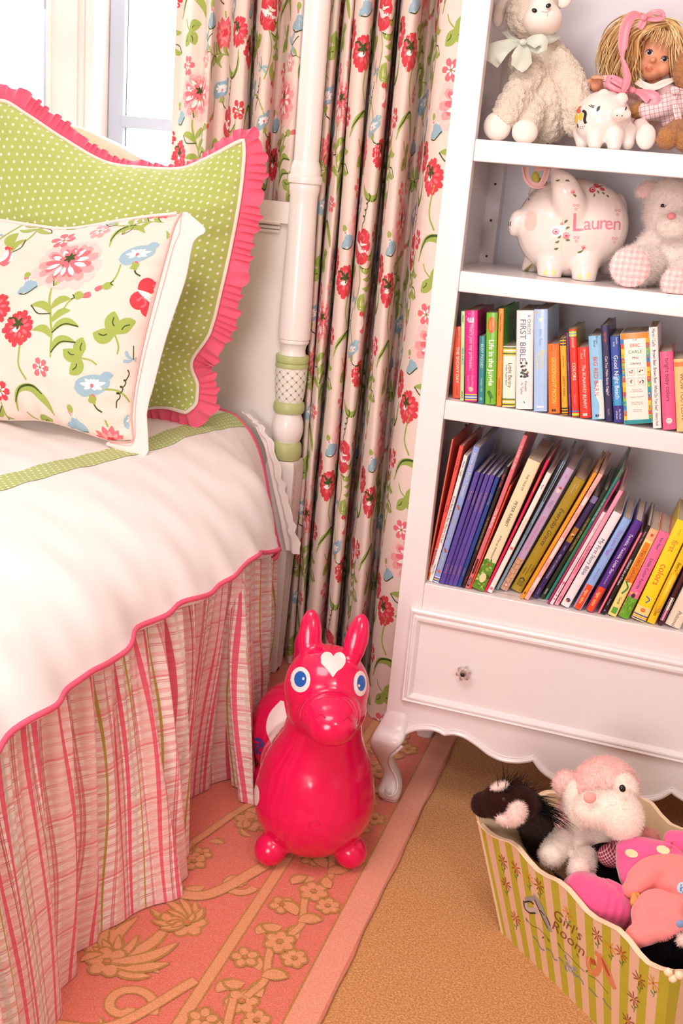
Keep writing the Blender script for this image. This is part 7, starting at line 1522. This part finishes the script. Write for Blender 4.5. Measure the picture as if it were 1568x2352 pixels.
mb = MB(); Ez(mb, 1478, 1985, .265, 58, 36, 34, -30); Tz(mb, [(1440, 1950, .28), (1500, 1958, .285), (1545, 1975, .28)], [26, 34, 34], None, 18); Tz(mb, [(1440, 1965, .26), (1450, 2010, .25), (1468, 2060, .235)], [26, 30, 20], None, 18); o = organic('hood', mb, M_hd, pj, .0036, 5); bumpify(o, .004, 25); trk = bvh(o)
for px, py, a in ((1450, 1960, -10), (1522, 1952, -10)):
    mb = MB(); A = Art(3); A.disc(0, 0, 15, M_cd, 0, 9, a); stick(mb, trk, px, py, Yz(px, py, .3), A, .0008); mb.build('spot', parent=pj)
mb = MB(); Tz(mb, [(1466, 2048, .252), (1456, 2058, .250)], [13, 12]); 
for k in range(4): Tz(mb, [(1452 + 5 * k, 2060 + 2 * k, .252), (1449 + 6 * k, 2074 + 2 * k, .246), (1452 + 6 * k, 2082, .240)], [4.2, 4.0, 3.4])
Tz(mb, [(1464, 2052, .26), (1472, 2068, .256)], [4.6, 4]); o = organic('hand', mb, mat('doll_hand_vinyl', '#d8904c', .5, sss=.1), pj, .0018, 3)
mb = MB(); Tz(mb, [(1568, 1932, .31), (1545, 1928, .305)], [24, 22]); 
for k in range(4): Tz(mb, [(1538, 1914 + 9 * k, .312), (1530, 1916 + 9 * k, .308), (1531, 1920 + 8 * k, .303)], [5.2, 5, 4.4])
o = organic('mitten', mb, M_hd, pj, .0024, 3)
mb = MB(); A = Art(3); A.disc(0, 0, 12, mat('blue_white_patch', '#c9d6e4', .8), 0, 14); 
for k in range(8): A.leaf(-6 + 1.6 * k, -8 + (k * 5) % 14, 40 * k, 7, 1.2, mat('blue_thread', '#3c78b4', .8), 1)
stick(mb, trp, 1566, 2040, Yz(1566, 2040, .3), A, .0012); mb.build('patch', parent=pj)
mb = MB(); Ez(mb, 1561, 2122, .285, 9, 9, 4, 0, mat('blue_button', '#7f9ac0', .4)); mb.build('button', parent=pj)

bf = thing('plush_toy', 'fluffy black plush toy with a white patch at the front right of the basket', 'plush toy', tuple(atz(1530, 2190, .08)))
mb = MB(); Ez(mb, 1530, 2190, .20, 68, 44, 50, -12); Ez(mb, 1580, 2185, .22, 60, 46, 50); o = organic('body', mb, M_bk, bf, .004, 4); bumpify(o, .005, 50); fur(o, 14000, .009, .0007, None, .1, 1.1, 19)
mb = MB(); Ez(mb, 1572, 2158, .275, 18, 12, 10, -25, M_hw); o = mb.build('white_patch', parent=bf); fur(o, 700, .006, .0006, None, 0, 1, 20)
